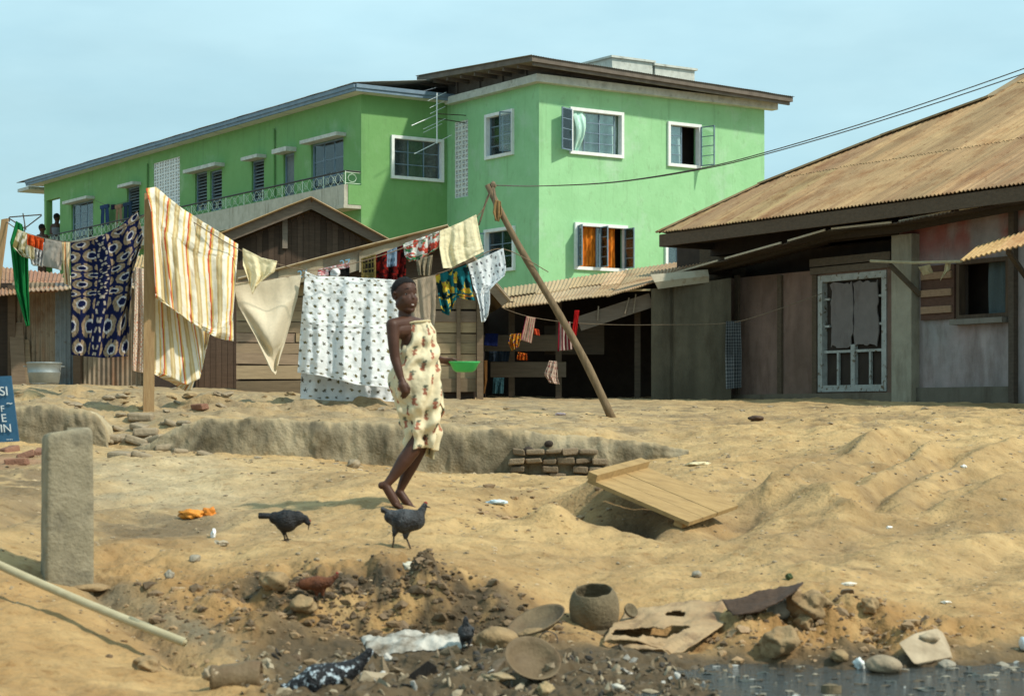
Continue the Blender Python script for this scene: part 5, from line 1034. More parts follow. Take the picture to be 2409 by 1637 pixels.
# --- right group
cloth('hanging_cloth', 'small black, white and pink printed cloth above the white patterned sheet', 'cloth', [[(748, 634), (822, 618)], [(746, 660), (822, 656)]], YX(790) + .7, lambda u, v: np.where((((u - .55) * 2.2) ** 2 + (v - .5) ** 2 < .12)[..., None], lin((225, 220, 215)), np.where((u < .35)[..., None] | (v < .3)[..., None], blotch([(205, 150, 150), (170, 70, 75), (230, 220, 215)], 14)(u, v), lin((22, 20, 20)))), 60, 30, .03, 2, 17, mat='clothd')
def darkred(u, v):
    o = blotch([(72, 14, 12), (120, 24, 18), (28, 14, 12)], 8)(u, v); m = (np.abs(u - .55) < .16) & (v < .35); o[m] = lin((130, 150, 170)); g = m & (np.abs(u - .55) < .11) & ((np.sin(u * 130) > .2) & (np.sin(v * 60) > -.3)); o[g] = lin((25, 25, 35)); return o
cloth('hanging_cloth', 'dark red printed garment with a pale blue patch on the upper line', 'garment', [[(884, 600), (955, 574)], [(880, 640), (955, 640)], [(880, 662), (952, 660)]], YX(920) + .6, darkred, 70, 50, .04, 3, 18, mat='clothd')
def grid4(u, v):
    o = np.zeros(u.shape + (3,)); o[:] = lin((105, 90, 50)); m = (np.abs(u - .5) < .36) & (np.abs(v - .42) < .32); o[m] = lin((35, 30, 24)); g = m & ((np.abs(np.sin(u * 13.2)) < .35) | (np.abs(np.sin(v * 11)) < .3)); o[g] = lin((110, 96, 55)); return o
cloth('hanging_cloth', 'olive cloth with a dark window grid print beside the dark red garment', 'cloth', [[(850, 608), (884, 598)], [(850, 655), (884, 655)]], YX(866) + .5, grid4, 40, 40, .02, 1, 19, mat='clothd')
cloth('hanging_cloth', 'white cloth with green and red flowers next to the cream towel', 'cloth', [[(948, 574), (990, 560), (1032, 544)], [(952, 600), (1000, 600), (1034, 580)], [(962, 615), (985, 612), (1022, 590)]], YX(990) + .2, blotch([(226, 226, 220), (70, 130, 85), (190, 80, 65), (160, 165, 160)], 7, 6), 60, 40, .06, 3, 20)
cloth('hanging_cloth', 'thin greyish slip hanging under the flowered white cloth', 'garment', [[(978, 612), (1018, 600)], [(985, 648), (1012, 650)]], YX(1000) + .9, solid((150, 138, 115)), 30, 30, .04, 3, 21)
cloth('bath_towel', 'thick cream towel, highest on the line near the prop pole', 'towel', [[(1034, 544), (1080, 525), (1120, 505)], [(1034, 585), (1090, 580), (1130, 560)], [(1042, 632), (1062, 630), (1138, 592)]], (YX(1040) - .1, YX(1120) - .1), lambda u, v: solid((236, 226, 190))(u, v) * (1 - .12 * (np.abs(np.sin(u * 26)) < .25) * (v > .05) - .15 * (np.abs(v - .86) < .025))[..., None], 70, 70, .03, 3, 22, crump=.02)
cloth('hanging_cloth', 'pale knitted grey beige cloth behind the girl\'s head', 'cloth', [[(960, 662), (1026, 645)], [(968, 760), (1024, 740)], [(975, 788), (1020, 785)]], YX(1000) + .5, lambda u, v: solid((188, 172, 150))(u, v) * (1 + .10 * np.sin(u * 90) * np.sin(v * 90))[..., None], 50, 60, .02, 2, 23)
cloth('printed_shirt', 'teal, yellow and black printed garment between the knitted cloth and white shirt', 'garment', [[(1024, 648), (1060, 636), (1100, 622)], [(1032, 700), (1070, 690), (1112, 690)], [(1040, 735), (1056, 742), (1075, 700), (1118, 708)]], YX(1060) + .1, blotch([(30, 104, 112), (196, 172, 60), (20, 44, 48), (190, 120, 50)], 7, 4), 70, 60, .05, 4, 24, mat='clothd')
shirtp = motif(7, 9, (232, 236, 238), [(60, 62, 74), (105, 105, 110)], .15, .4, sd=24)
cloth('white_shirt', 'white shirt with dark sprigs hanging by one sleeve below the prop pole', 'shirt', [[(1100, 622), (1145, 602), (1184, 584)], [(1108, 650), (1150, 640), (1190, 625)], [(1112, 670), (1150, 672), (1188, 648)], [(1120, 690), (1148, 688), (1152, 680)], [(1128, 720), (1144, 722), (1152, 716)], [(1133, 758), (1140, 757), (1148, 742)]], YX(1140) - .05, shirtp, 60, 90, .04, 2, 25)
# --- washing in the shade of the shed and by the pink wall
SG = 'washing in the shade of the open shed'
yS = 30.9
rope([P(1180, 724, yS), P(1240, 744, yS), P(1330, 758, yS), P(1440, 764, yS), P(1560, 764, yS - .6), P(1710, 760, yS - 1.2), P(1800, 738, yS - 1.8), P(1935, 690, yS - 2.1)], .006, 'thin pink cord strung from the open shed to the old white glazed door')
bst = lambda u, v: bands(u, 5, [(.35, (170, 80, 95)), (.55, (205, 190, 160)), (1, (170, 150, 120))])
cloth('hung_towel', 'tan and pink striped small towel on the shed cord', 'towel', [[(1238, 744), (1260, 748)], [(1225, 800), (1250, 808)]], yS - .1, bst, 30, 30, .02, 1, 31, SG, 'clothd')
cloth('hung_towel', 'crimson striped towel on the shed cord behind the prop pole', 'towel', [[(1314, 757), (1342, 757)], [(1312, 826), (1346, 822)]], yS - .1, lambda u, v: bands(u, 4, [(.5, (120, 25, 40)), (1, (170, 150, 140))]), 30, 40, .03, 2, 32, SG, 'clothd')
cloth('hung_cloth', 'plain red cloth strip hanging from the shed eave board', 'cloth', [[(1352, 730), (1363, 730)], [(1344, 794), (1356, 790)]], yS - .12, solid((165, 25, 25), .1), 16, 30, .02, 1, 33, SG, 'clothd')
cloth('hung_cloth', 'small orange scrap of cloth hung beside the striped towel', 'cloth', [[(1256, 772), (1268, 776)], [(1256, 786), (1270, 790)]], yS - .1, solid((190, 70, 40), .1), 14, 14, .02, 1, 34, SG, 'clothd')
cloth('hung_cloth', 'dark blue cloth over the upper shed board', 'cloth', [[(1142, 784), (1172, 785)], [(1138, 812), (1170, 815)]], yS - .5 + .98, solid((24, 34, 78), .1), 20, 20, .01, 1, 35, SG, 'clothd')
cloth('hung_cloth', 'orange, yellow and blue bundle of cloth on the upper shed board', 'cloth', [[(1200, 786), (1226, 784)], [(1196, 806), (1224, 802)], [(1204, 826), (1220, 816)]], yS + .3, blotch([(190, 110, 30), (205, 170, 60), (40, 50, 110), (150, 50, 30)], 8, 7), 30, 30, .06, 3, 36, SG, 'clothd')
cloth('hung_cloth', 'small orange rag below the bright bundle in the shed', 'cloth', [[(1218, 828), (1240, 832)], [(1216, 846), (1240, 848)]], yS + .3, blotch([(170, 70, 20), (60, 25, 15), (200, 120, 40)], 9), 20, 20, .04, 3, 37, SG, 'clothd')
cloth('hung_cloth', 'brown cloth hanging low beside the plank shack corner', 'cloth', [[(1122, 848), (1146, 848)], [(1118, 890), (1146, 895)], [(1124, 922), (1140, 926)]], yS - .1, solid((96, 66, 34), .3), 24, 40, .04, 2, 38, SG, 'clothd')
cloth('hung_cloth', 'dark teal striped cloth under the lower shed board', 'cloth', [[(1160, 888), (1186, 888)], [(1158, 926), (1184, 926)]], yS + .1, lambda u, v: bands(u, 6, [(.5, (30, 58, 66)), (1, (48, 74, 78))]), 24, 24, .02, 2, 39, SG, 'clothd')
cloth('hung_cloth', 'dim blue striped cloth behind the upper shed board', 'cloth', [[(1150, 826), (1200, 826)], [(1150, 850), (1196, 850)]], yS + .4, lambda u, v: bands(u, 7, [(.5, (24, 34, 46)), (1, (38, 46, 54))]), 24, 24, .02, 2, 40, SG, 'clothd')
cloth('hung_shirt', 'little pink flecked shirt hanging from the lower shed board', 'shirt', [[(1292, 848), (1310, 850)], [(1280, 880), (1312, 890)], [(1292, 900), (1316, 904)]], yS - .1, motif(5, 7, (190, 168, 150), [(130, 60, 60)], .25), 30, 40, .03, 2, 41, SG, 'clothd')
def check(u, v): return (lin((30, 32, 36)) + (lin((120, 122, 122)) - lin((30, 32, 36))) * ((np.sin(u * 40) * .5 + .5) * .5 + (np.sin(v * 150) * .5 + .5) * .5)[..., None]) * (.75 + .5 * sstep(.45, .7, v) * (u < .5))[..., None]
cloth('checked_towel', 'long black and white checked towel against the pinkish wall', 'towel', [[(1708, 756), (1742, 755)], [(1706, 830), (1745, 830)], [(1708, 915), (1744, 912)]], yS - 1.3, check, 50, 160, .025, 2, 42, None, 'clothd')
cloth('hanging_rag', 'dangling cream plastic rag on the rod by the pillar, left one', 'rag', [[(2160, 628), (2188, 622)], [(2172, 648), (2196, 642)]], Hh.pp(2190, 616, .5).y, solid((190, 170, 130)), 14, 14, .03, 1, 43, 'rags on the drying rod')
cloth('hanging_rag', 'longer pale rag on the rod by the pillar, nearer the shutter', 'rag', [[(2224, 615), (2238, 613)], [(2222, 636), (2236, 634)], [(2212, 660), (2220, 648)]], Hh.pp(2220, 616, .5).y, solid((205, 190, 150)), 14, 20, .03, 1, 44, 'rags on the drying rod')
# zinc tub by the iron shack
tb = onG(104, 28.2); tb.z = CAMZ - (902 - HY) / F * 28.2
tt = thing('zinc_tub', 'round galvanised zinc tub standing before the corrugated iron shack', 'tub', tb)
prof = [(.20, 0), (.215, .01), (.235, .15), (.243, .16), (.238, .17), (.25, .29), (.262, .30), (.255, .31), (.235, .30), (.205, .02)]
mb = MB(); A = np.array([[(tb.x + r * math.cos(g), tb.y + r * math.sin(g), tb.z + z) for g in np.linspace(0, 2 * math.pi, 33)] for r, z in prof]); mb.grid(A, flip=True); mb.build('tub_body', MT['zinc'], tt, smooth=True)
for s in (-1, 1):
    mb = MB(); mb.tube([(tb.x + s * (.26 + .04 * math.sin(k)), tb.y + .07 * math.cos(k), tb.z + .25) for k in np.linspace(0, 3.14, 8)], .008, 5); mb.build('handle', MT['zinc'], tt)
# ================================================================ low ruined walls
def ruin(name, label, pts, Yf, thick, seed, col, plaster=.03):
    pts = np.array(pts, float); n = int((pts[-1, 0] - pts[0, 0]) / 3); x = np.linspace(pts[0, 0], pts[-1, 0], n)
    top = np.interp(x, pts[:, 0], pts[:, 1]) + 3 * fbm(x / 22, x * 0, seed, 4) + 2 * np.floor(3 * fbm(x / 40, x * 0 + 3, seed + 1, 2)); bot = np.interp(x, pts[:, 0], pts[:, 2]) + 22
    m = 24; A = np.zeros((m + 6, n, 3)); CC = np.zeros((m + 6, n, 3)); Yc = np.array([Yf(a) for a in x])
    for k in range(m):
        v = k / (m - 1); py = bot + (top - bot) * v; d = .025 * fbm(x / 70, np.full(n, v * 1.5), seed + 2, 4) + .012 * fbm(x / 14, np.full(n, v * 5), seed + 5, 3) - .05 * np.clip(fbm(x / 34, np.full(n, v * 2.2), seed + 21, 4) - .25, 0, 1) + (.05 * v ** 8)
        Y = Yc + d; A[k] = np.column_stack([(x - CX) / F * Y, Y, CAMZ - (py - HY) / F * Yc])
        s = fbm(x / 75, np.full(n, v * 1.1), seed + 8, 4); s2 = fbm(x / 18, np.full(n, v * 3), seed + 9, 4)
        CC[k] = np.array(col) * 1.12 * (1 + .85 * s + .4 * s2)[:, None]; bt_ = (sstep(.30, .0, v + .25 * s2) * .55)[:, None]; CC[k] = CC[k] * (1 - bt_) + np.array((.36, .25, .12)) * bt_; tp_ = (sstep(.88, 1.0, v + .12 * s2) * .6)[:, None]; CC[k] = CC[k] * (1 - tp_) + np.array((.42, .32, .18)) * tp_
    for k in range(6):
        v = (k + 1) / 6; Y = Yc + .06 + thick * v; zz = A[m - 1, :, 2] + .02 * fbm(x / 12, np.full(n, v * 3), seed + 11, 3) - .02 - (.3 * (v > .99))
        A[m + k] = np.column_stack([(x - CX) / F * Yc + 0 * v, Y, zz]); CC[m + k] = np.array((.42, .34, .21)) * (1 + .3 * fbm(x / 15, np.full(n, v * 4), seed + 13, 3))[:, None]
    mb = MB(); mb.grid(A, np.clip(CC, .03, .8)); o = mb.build(name, MT['concA'], smooth=True, origin=(float(np.mean(A[0, :, 0])), float(Yc.mean()), float(A[0, :, 2].min()))); return tag(o, label, 'wall')
w1 = ruin('low_wall', 'long low crumbling plastered wall holding the terrace behind the girl', [(262, 1075, 1095), (300, 1062, 1090), (360, 1035, 1070), (420, 1005, 1062), (480, 985, 1058), (600, 985, 1066), (750, 992, 1085), (900, 995, 1102), (1040, 1002, 1115), (1180, 1012, 1122), (1300, 1022, 1128), (1420, 1030, 1118), (1500, 1042, 1100), (1560, 1050, 1085), (1620, 1058, 1075)], lambda a: 16.9 + .0 * a, .35, 5, (.225, .185, .118))
ruin('low_wall', 'short grey broken wall at the left, behind the concrete post', [(-120, 962, 1040), (20, 960, 1040), (110, 955, 1045), (200, 966, 1050), (228, 975, 1055), (246, 1000, 1060), (255, 1040, 1062)], lambda a: 16.95, .3, 15, (.185, .15, .095))
mb = MB(); random.seed(3)
for (y, x0, x1) in ((1062, 1205, 1400), (1084, 1195, 1465), (1103, 1200, 1440), (1121, 1205, 1340)):
    x = x0
    while x < x1:
        w = random.uniform(26, 46); h_ = random.uniform(15, 19); c = np.array((.25, .185, .118)) * random.uniform(.6, 1.2)
        if random.random() > .16:
            p = P(x + w / 2, y + random.uniform(-2, 2), 16.84); mb.obox(p, (w * .5 * 16.84 / F - .005, .03 * random.uniform(-1, 1), .007 * random.uniform(-1, 1)), (0, .07 + .03 * random.random(), 0), (0.009 * random.uniform(-1, 1), 0, h_ * .5 * 16.84 / F - random.uniform(.003, .011)), c)
        x += w
mb.build('exposed_bricks', MT['brick'], w1, mods=[('BEVEL', dict(width=.012, segments=2))])
for (x, y, r) in ((1291, 1044, 11), (1243, 1060, 13)):
    mb = MB(); p = P(x, y, 16.87); mb.ell(p, (r * 16.8 / F, .03, r * .75 * 16.8 / F), sub=2, noise=.2, seed=x); mb.build('drain_hole', MT['dark'], w1)  # solid lump, the shade inside the hole put into its colour
# ================================================================ posts, sign, rods, board
cp = hit(158, 1366, 8); Yc = cp.y; k_ = Yc / F
mb = MB(); prof = [(0.0, 1.02), (.1, 1.0), (.9, .98), (.965, .95), (1.0, .82)]
hw_ = 69 * k_; ht_ = 352 * k_; A = []
for (v, s) in [(-.15, 1.03)] + [(i / 24, 1.02 - .05 * i / 24) for i in range(23)] + [(.965, .965), (.99, .90), (1.0, .80), (1.0, .0)]:
    ring_ = []
    for q in range(80):
        g = q / 80 * 2 * math.pi + .6; c_, s_ = math.cos(g), math.sin(g); rr = (abs(c_) ** 12 + abs(s_) ** 12) ** (-1 / 12)
        nzv = 1 + .018 * float(fbm(v * 6, q * .2, 7, 3)) - .05 * max(0, float(fbm(v * 9, q * .22, 9, 2)) - .35)
        x_, y_ = c_ * rr, s_ * rr; ca, sa_ = math.cos(.36), math.sin(.36); x2, y2 = x_ * ca - y_ * sa_, x_ * sa_ + y_ * ca
        ring_.append((cp.x + x2 * hw_ * .80 * s * nzv, cp.y + y2 * hw_ * .80 * s * nzv, cp.z + ht_ * v + (.015 * x2 if v > .9 else 0)))
    A.append(ring_ + [ring_[0]])
mb.grid(np.array(A)); tag(mb.build('concrete_post', MT['conc'], origin=cp, smooth=True), 'stout weathered square concrete post with rounded top in the left foreground', 'post')
Ysg = 12.6; sg = thing('road_sign', 'tilted blue sign board with white capitals cut by the left edge', 'sign', onG(-40, Ysg))
a, b, c_, d = P(-130, 890, Ysg), P(26, 884, Ysg), P(45, 1038, Ysg), P(-118, 1046, Ysg)
mb = MB(); n_ = Vector((0, .012, 0)); mb.add([a, b, c_, d, a + n_, b + n_, c_ + n_, d + n_], [(3, 2, 1, 0), (4, 5, 6, 7), (0, 1, 5, 4), (1, 2, 6, 5), (2, 3, 7, 6), (3, 0, 4, 7)]); mb.build('sign_board', MT['signb'], sg)
rr_ = (b - a).normalized(); uu_ = (b - c_).normalized(); 
for (s, px, py, sz) in (('SI', 9, 921, .085), ('~', 22, 948, .07), ('F', 6, 962, .06), ('E', 9, 984, .075), ('IN', 14, 1008, .075), ('....', 22, 1029, .05)):
    text(s, P(px, py, Ysg - .008), sz, 'letter', sg, rr_, uu_, ext=.002)
mb = MB(); g_ = onG(-40, Ysg + .05); mb.tube([g_ - Vector((0, 0, .2)), P(-42, 895, Ysg + .05)], .03, 8); mb.build('sign_pole', MT['zinc'], sg)
# long pole lying across the gully
p1 = hit(433, 1516, 7.5); q0 = P(-60, 1302, 9.55); q1 = P(436, 1511, 8.95)
mb = MB(); pts = [q0 + (q1 - q0) * t + Vector((0, 0, -.012 * math.sin(3.14 * t))) for t in np.linspace(0, 1, 12)]; mb.tube(pts, .0215, 12, cap=False); mb.tube([q1 + (q0 - q1) * .0, q1 + (q0 - q1) * .25], .0165, 12); tag(mb.build('long_rod', MT['pipe'], smooth=True), 'pale hollow bamboo rod lying aslant across the left foreground', 'rod')
# plank panel over the hole
ip = np.array([(1384, 1125), (1508, 1092), (1762, 1172), (1622, 1227)], float); vv = np.array([[(x - CX) / F, 1, -(y - HY) / F] for x, y in ip])
lam = [13.0, 13.72, 13.3, 12.6]
cr = [Vector(v * l) + Vector((0, 0, CAMZ)) for v, l in zip(vv, lam)]; cr[2] = cr[1] + cr[3] - cr[0]
print('panel Y', lam, [zg(c.x, c.y) - c.z for c in cr])
pn = thing('board_panel', 'sunlit wooden board panel propped over the hole right of the girl', 'board', (cr[3].x, cr[3].y, cr[3].z))
U_, V_ = cr[3] - cr[0], cr[1] - cr[0]; Nn = U_.cross(V_).normalized(); Nn = Nn if Nn.z > 0 else -Nn
mb = MB()
for (a, b) in ((0, .27), (.276, .56), (.575, 1.0)): c0 = cr[0] + U_ * .5 + V_ * ((a + b) / 2) - Nn * .016; mb.obox(c0, U_ / 2, V_ * ((b - a) / 2), Nn * .014)
mb.build('planks', MT['plank'], pn)
mb = MB(); c0 = cr[0] + U_ * .03 + V_ * .5 + Nn * .022; mb.obox(c0, U_ * .045, V_ * .5, Nn * .024); mb.build('batten', MT['plank'], pn)
mb = MB(); c0 = cr[0] + U_ * .9 + V_ * .5 - Nn * .05; mb.obox(c0, U_ * .04, V_ * .48, Nn * .02); mb.build('batten', MT['plank'], pn)
# ================================================================ stones, rubbish and vessels in the foreground
def rock(name, lab, px, py, sx, sy, mat='stone', cat='stone', group=None, seed=1, noise=.5, ns=1.6, y0=7, dz=.0, dep=1.0):
    g = hit(px, py + sy * .8, y0); k = g.y / F
    mb = MB(); mb.ell((0, 0, 0), (sx * k, max(sx, sy) * k * .9 * dep, sy * k), Matrix.Rotation(seed * 1.1, 3, 'Z') if sx < sy * 1.6 else None, 3, noise=noise, ns=ns, seed=seed)
    o = mb.build(name, MT[mat], origin=(0, 0, 0), smooth=True); o.location = (g.x, g.y, g.z + sy * k * .55 + dz); o.modifiers.new('subdiv', 'SUBSURF').render_levels = 1
    return tag(o, lab, cat, group)
rock('boulder', 'smooth grey stone perched on the earth clods beside the rusted sheet', 1835, 1428, 34, 28, 'stoneg', seed=4, noise=.25)
rock('earth_clod', 'largest lumpy earth clod below the smooth grey stone', 1832, 1500, 52, 40, 'clod', 'clod', seed=5, noise=.75, ns=2.6)
rock('earth_clod', 'knobbly earth clod on the bank top right of the grey stone', 1905, 1412, 52, 34, 'clod', 'clod', seed=6, noise=.8, ns=2.8)
rock('earth_clod', 'darker round clod on the slope farther right of the knobbly clods', 2045, 1424, 22, 20, 'clod', 'clod', seed=7, noise=.7, ns=2.8)
rock('earth_clod', 'small clod pressed between the two big clods', 1890, 1462, 24, 20, 'clod', 'clod', seed=8, noise=.8, ns=2.8)
rock('stream_stone', 'rounded brown stone at the water edge in front of the pale slab', 2080, 1560, 44, 22, 'stone', seed=9, noise=.25)
rock('stream_stone', 'small dark wet stone against the right side of the pale slab', 2226, 1560, 20, 12, 'stoneg', seed=10)
rock('stream_stone', 'dark round lump standing in the stream at right', 2358, 1568, 20, 12, 'stoneg', seed=11)
rock('stream_stone', 'dark half sunk lump in the lower middle of the stream', 2084, 1620, 16, 9, 'rustd', 'stone', seed=12)
rock('stone', 'reddish brown stone left of the rounded stream stone', 1975, 1540, 24, 16, 'clod', seed=13, noise=.4)
rock('stone', 'dark oval stone on the terrace right of the prop pole foot', 1778, 983, 20, 7, 'rustd', seed=14, noise=.2, y0=15)
rock('stone', 'pale stone at the foot of the low wall left of the girl', 832, 1089, 17, 13, 'stone', seed=15, noise=.3, y0=12)
rock('stone', 'dark stone on the smooth sand above the clay pot', 1640, 1349, 14, 10, 'stoneg', seed=16)
rock('stone', 'grey round stone behind the left foot of the tray', 1165, 1495, 52, 30, 'clod', seed=17, noise=.3)
rock('stone', 'squat stone lying right behind the enamel basin', 1258, 1492, 40, 20, 'clod', seed=18, noise=.35)
rock('stone', 'grey lump on the rim of the crumbling bank left of the red hen', 645, 1360, 34, 24, 'clod', 'clod', seed=19, noise=.6, ns=2.4)
rock('stone', 'upright small stone on the left bank crest', 398, 1349, 12, 12, 'stoneg', seed=20)
rock('stone', 'pointed stone on the crest behind the concrete post path', 458, 1312, 14, 11, 'stoneg', seed=21)
rock('stone', 'pale block below the crest hole near the red hen', 712, 1420, 34, 22, 'clod', 'clod', seed=22, noise=.5)
rock('stone', 'flat sandy slab at the base of the concrete post', 200, 1378, 55, 12, 'clod', seed=23, noise=.2)
rock('stone', 'dark tuft of earth beside the lying rod end', 345, 1560, 34, 22, 'clod', 'clod', seed=24, noise=.8, ns=3)
# rock('earth_clod', 'mound of loose earth left of the propped board panel', 1300, 1215, 62, 22, 'clod', 'clod', seed=25, noise=.4, dep=.6, y0=11)
# pale slab tilted by the stream
g = hit(2150, 1548, 7.5); k = g.y / F; sl = thing('pale_slab', 'pale broken concrete slab leaning on the bank at the water edge', 'slab', g)
mb = MB(); q = [P(2112, 1510, g.y), P(2150, 1488, g.y + .15), P(2205, 1475, g.y + .25), P(2238, 1545, g.y + .05), P(2150, 1562, g.y - .12)]; n = Vector((.05, .10, -.03)); vs = q + [v + n for v in q]
mb.add(vs, [(4, 3, 2, 1, 0), (5, 6, 7, 8, 9)] + [(i, (i + 1) % 5, (i + 1) % 5 + 5, i + 5) for i in range(5)]); mb.build('slab_body', MT['pale'], sl, mods=[('BEVEL', dict(width=.012, segments=2))])
mb = MB(); mb.ell(P(2185, 1500, g.y + .12), (.05, .03, .022), sub=3, noise=.5); mb.build('mortar_lump', MT['pale'], sl, smooth=True)
# stump block in front
g = P(1957, 1640, 8.3); mb = MB(); mb.tube([g + Vector((0, 0, -.1)), g + Vector((.0, .02, .05))], [.045, .044], 18); mb.ell(g + Vector((0, .02, .045)), (.042, .042, .012), sub=2, noise=.2); tag(mb.build('wood_block', MT['clay'], smooth=False), 'short round brown block standing at the bottom edge by the stream', 'block')
# drinks can
g = hit(2403, 1530, 7.5); can = thing('drinks_can', 'red and silver drinks can lying at the right edge by the water', 'can', g); d = Vector((1, .15, 0)); c0 = g + Vector((.05, 0, .034))
mb = MB(); mb.tube([c0 - d * .055, c0 - d * .05, c0 + d * .05, c0 + d * .055], [.026, .033, .033, .026], 18); mb.build('can_body', MT['alu'], can, smooth=True)
mb = MB(); mb.tube([c0 - d * .03, c0 + d * .035], .0334, 18, cap=False); mb.build('can_band', MT['comb'], can, smooth=True)
def lathe(mb, c, prof, up=(0, 0, 1), n=36, jag=None, col=(1, 1, 1)):
    up = Vector(up).normalized(); a = up.cross(Vector((0, 1, 0))).normalized(); b = up.cross(a)
    A = np.array([[c + (a * math.cos(g) + b * math.sin(g)) * r + up * (z + (jag(g) if jag and i >= len(prof) - jag.k else 0)) for g in np.linspace(0, 2 * math.pi, n + 1)] for i, (r, z) in enumerate(prof)])
    mb.grid(A, col); return mb
# broken clay pot
g = hit(1400, 1462, 8); k = g.y / F; po = thing('clay_pot', 'broken round clay pot with ragged mouth and a wide rim below', 'pot', g)
def jg(a): return .006 * math.sin(a * 7) + .009 * float(vn(a * 6, 2, 3))
jg.k = 5
c0 = P(1400, 1470, g.y)
mb = MB(); lathe(mb, c0, [(.112, 0.0), (.120, .02), (.128, .055), (.131, .095), (.128, .135), (.118, .168), (.104, .19), (.097, .198), (.091, .19), (.108, .16), (.118, .1), (.112, .03), (.05, .01)], (-.06, -.30, 1), 40, jg)
mb.build('pot_body', MT['clay'], po, smooth=True, mods=[('SUBSURF', dict(levels=1, render_levels=1))])
mb = MB(); lathe(mb, c0 + Vector((0, 0, -.012)), [(.10, .02), (.135, .008), (.155, .0), (.157, -.01), (.13, -.008), (.10, .0)], (.03, -.12, 1)); mb.build('rim', MT['clay'], po, smooth=True)
mb = MB(); lathe(mb, P(1478, 1440, g.y), [(.018, 0), (.036, .012), (.040, .03), (.034, .03), (.018, .01), (.0, .008)], (.5, -.6, .5), 20); tag(mb.build('clay_cup', MT['clay'], smooth=True), 'small clay cup lying against the right side of the broken pot', 'cup')
# trays and basin
g = hit(1262, 1500, 8); mb = MB(); c0 = P(1262, 1460, g.y); up = Vector((-.36, -.28, .9)); lathe(mb, c0, [(.0, -.03), (.10, -.03), (.145, .0), (.152, .006), (.150, .010), (.14, .002), (.098, -.024), (.0, -.024)], up, 40)
tag(mb.build('metal_tray', MT['enamel'], smooth=True), 'round metal tray tipped on edge left of the broken pot', 'tray')
g = hit(1252, 1592, 7.5); mb = MB(); c0 = P(1252, 1552, g.y - .05); up = Vector((.22, -.62, .75)); lathe(mb, c0, [(.0, -.05), (.07, -.05), (.105, -.01), (.125, .012), (.127, .018), (.121, .016), (.10, -.004), (.066, -.042), (.0, -.042)], up, 40)
tag(mb.build('enamel_basin', MT['enamel'], smooth=True), 'shallow dirty enamel basin tilted towards the viewer at the bottom centre', 'basin')
g = hit(1288, 1512, 8); mb = MB(); c0 = P(1290, 1505, g.y); mb.tube([c0 + Vector((.045 * math.cos(a), -.02, .045 * math.sin(a))) for a in np.linspace(-.6, 3.6, 16)], .003, 5); tag(mb.build('wire_hoop', MT['wire']), 'thin wire hoop arching out of the rubbish by the tray', 'wire')
# rusted sheet iron
def sheet(name, lab, rows, Ys, mat, n=50, m=24, seed=1, amp=.02, holes=(), rag=4):
    px = catm(rows, n, m); Yv = np.interp(np.linspace(0, 1, m), np.linspace(0, 1, len(Ys)), Ys)[:, None] + np.zeros((m, n)); u = np.linspace(0, 1, n)[None].repeat(m, 0); v = np.linspace(0, 1, m)[:, None].repeat(n, 1)
    e = (np.minimum(v, 1 - v) < .02) * 1.0; px = px + (rag * fbm(u * 14, v * 14, seed, 3))[..., None] * e[..., None]
    Yd = Yv + amp * fbm(u * 3, v * 3, seed + 3, 3); A = np.stack([(px[..., 0] - CX) / F * Yd, Yd, CAMZ - (px[..., 1] - HY) / F * Yv + amp * .5 * fbm(u * 5, v * 5, seed + 5, 3)], -1)
    idx = np.arange(m * n).reshape(m, n); fs = []
    for i in range(m - 1):
        for j in range(n - 1):
            uu, v2 = (j + .5) / (n - 1), (i + .5) / (m - 1); hq = False
            for (hu, hv, ru, rv) in holes:
                if ((uu - hu) / ru) ** 2 + ((v2 - hv) / rv) ** 2 < 1 + .6 * float(fbm(uu * 12, v2 * 12, seed + 9, 3)): hq = True
            if not hq: fs.append((idx[i, j], idx[i + 1, j], idx[i + 1, j + 1], idx[i, j + 1]))
    mb = MB(); mb.add(A.reshape(-1, 3), [tuple(int(q) for q in f) for f in fs]); return tag(mb.build(name, MT[mat], smooth=True, mods=[('SOLIDIFY', dict(thickness=.006))]), lab, 'sheet metal')
sheet('rusted_sheet', 'large torn rusty sheet of iron with holes beside the clay pot', [[(1470, 1440), (1560, 1420), (1700, 1408), (1722, 1432)], [(1440, 1475), (1560, 1470), (1650, 1470), (1700, 1470)], [(1420, 1500), (1500, 1500), (1580, 1538), (1600, 1530)]], (10.05, 9.7, 9.35), 'rust', 80, 50, 5, .04, ((.30, .72, .26, .17), (.62, .62, .12, .14), (.50, .22, .10, .05)))
sheet('rusted_sheet', 'curled strip of rusty iron in front of the holed sheet', [[(1430, 1530), (1490, 1505), (1560, 1515), (1580, 1535)], [(1415, 1540), (1490, 1525), (1560, 1528), (1575, 1540)]], (9.45, 9.3), 'rust', 40, 12, 6, .04)
sheet('rusted_sheet', 'dark rusty iron strip running up the bank towards the clods', [[(1700, 1412), (1760, 1398), (1830, 1380), (1890, 1368)], [(1712, 1432), (1770, 1420), (1830, 1405), (1885, 1376)], [(1728, 1446), (1770, 1438), (1825, 1418), (1875, 1384)]], (9.86, 9.74, 9.66), 'rustd', 50, 16, 7, .015)
sheet('metal_scrap', 'bent dark scrap of metal poking from the sand above the bank', [[(1924, 1330), (1932, 1338), (1950, 1350), (1980, 1342)], [(1922, 1358), (1935, 1358), (1955, 1356), (1972, 1348)]], (10.95, 10.85), 'rustd', 30, 10, 8, .01, rag=2)
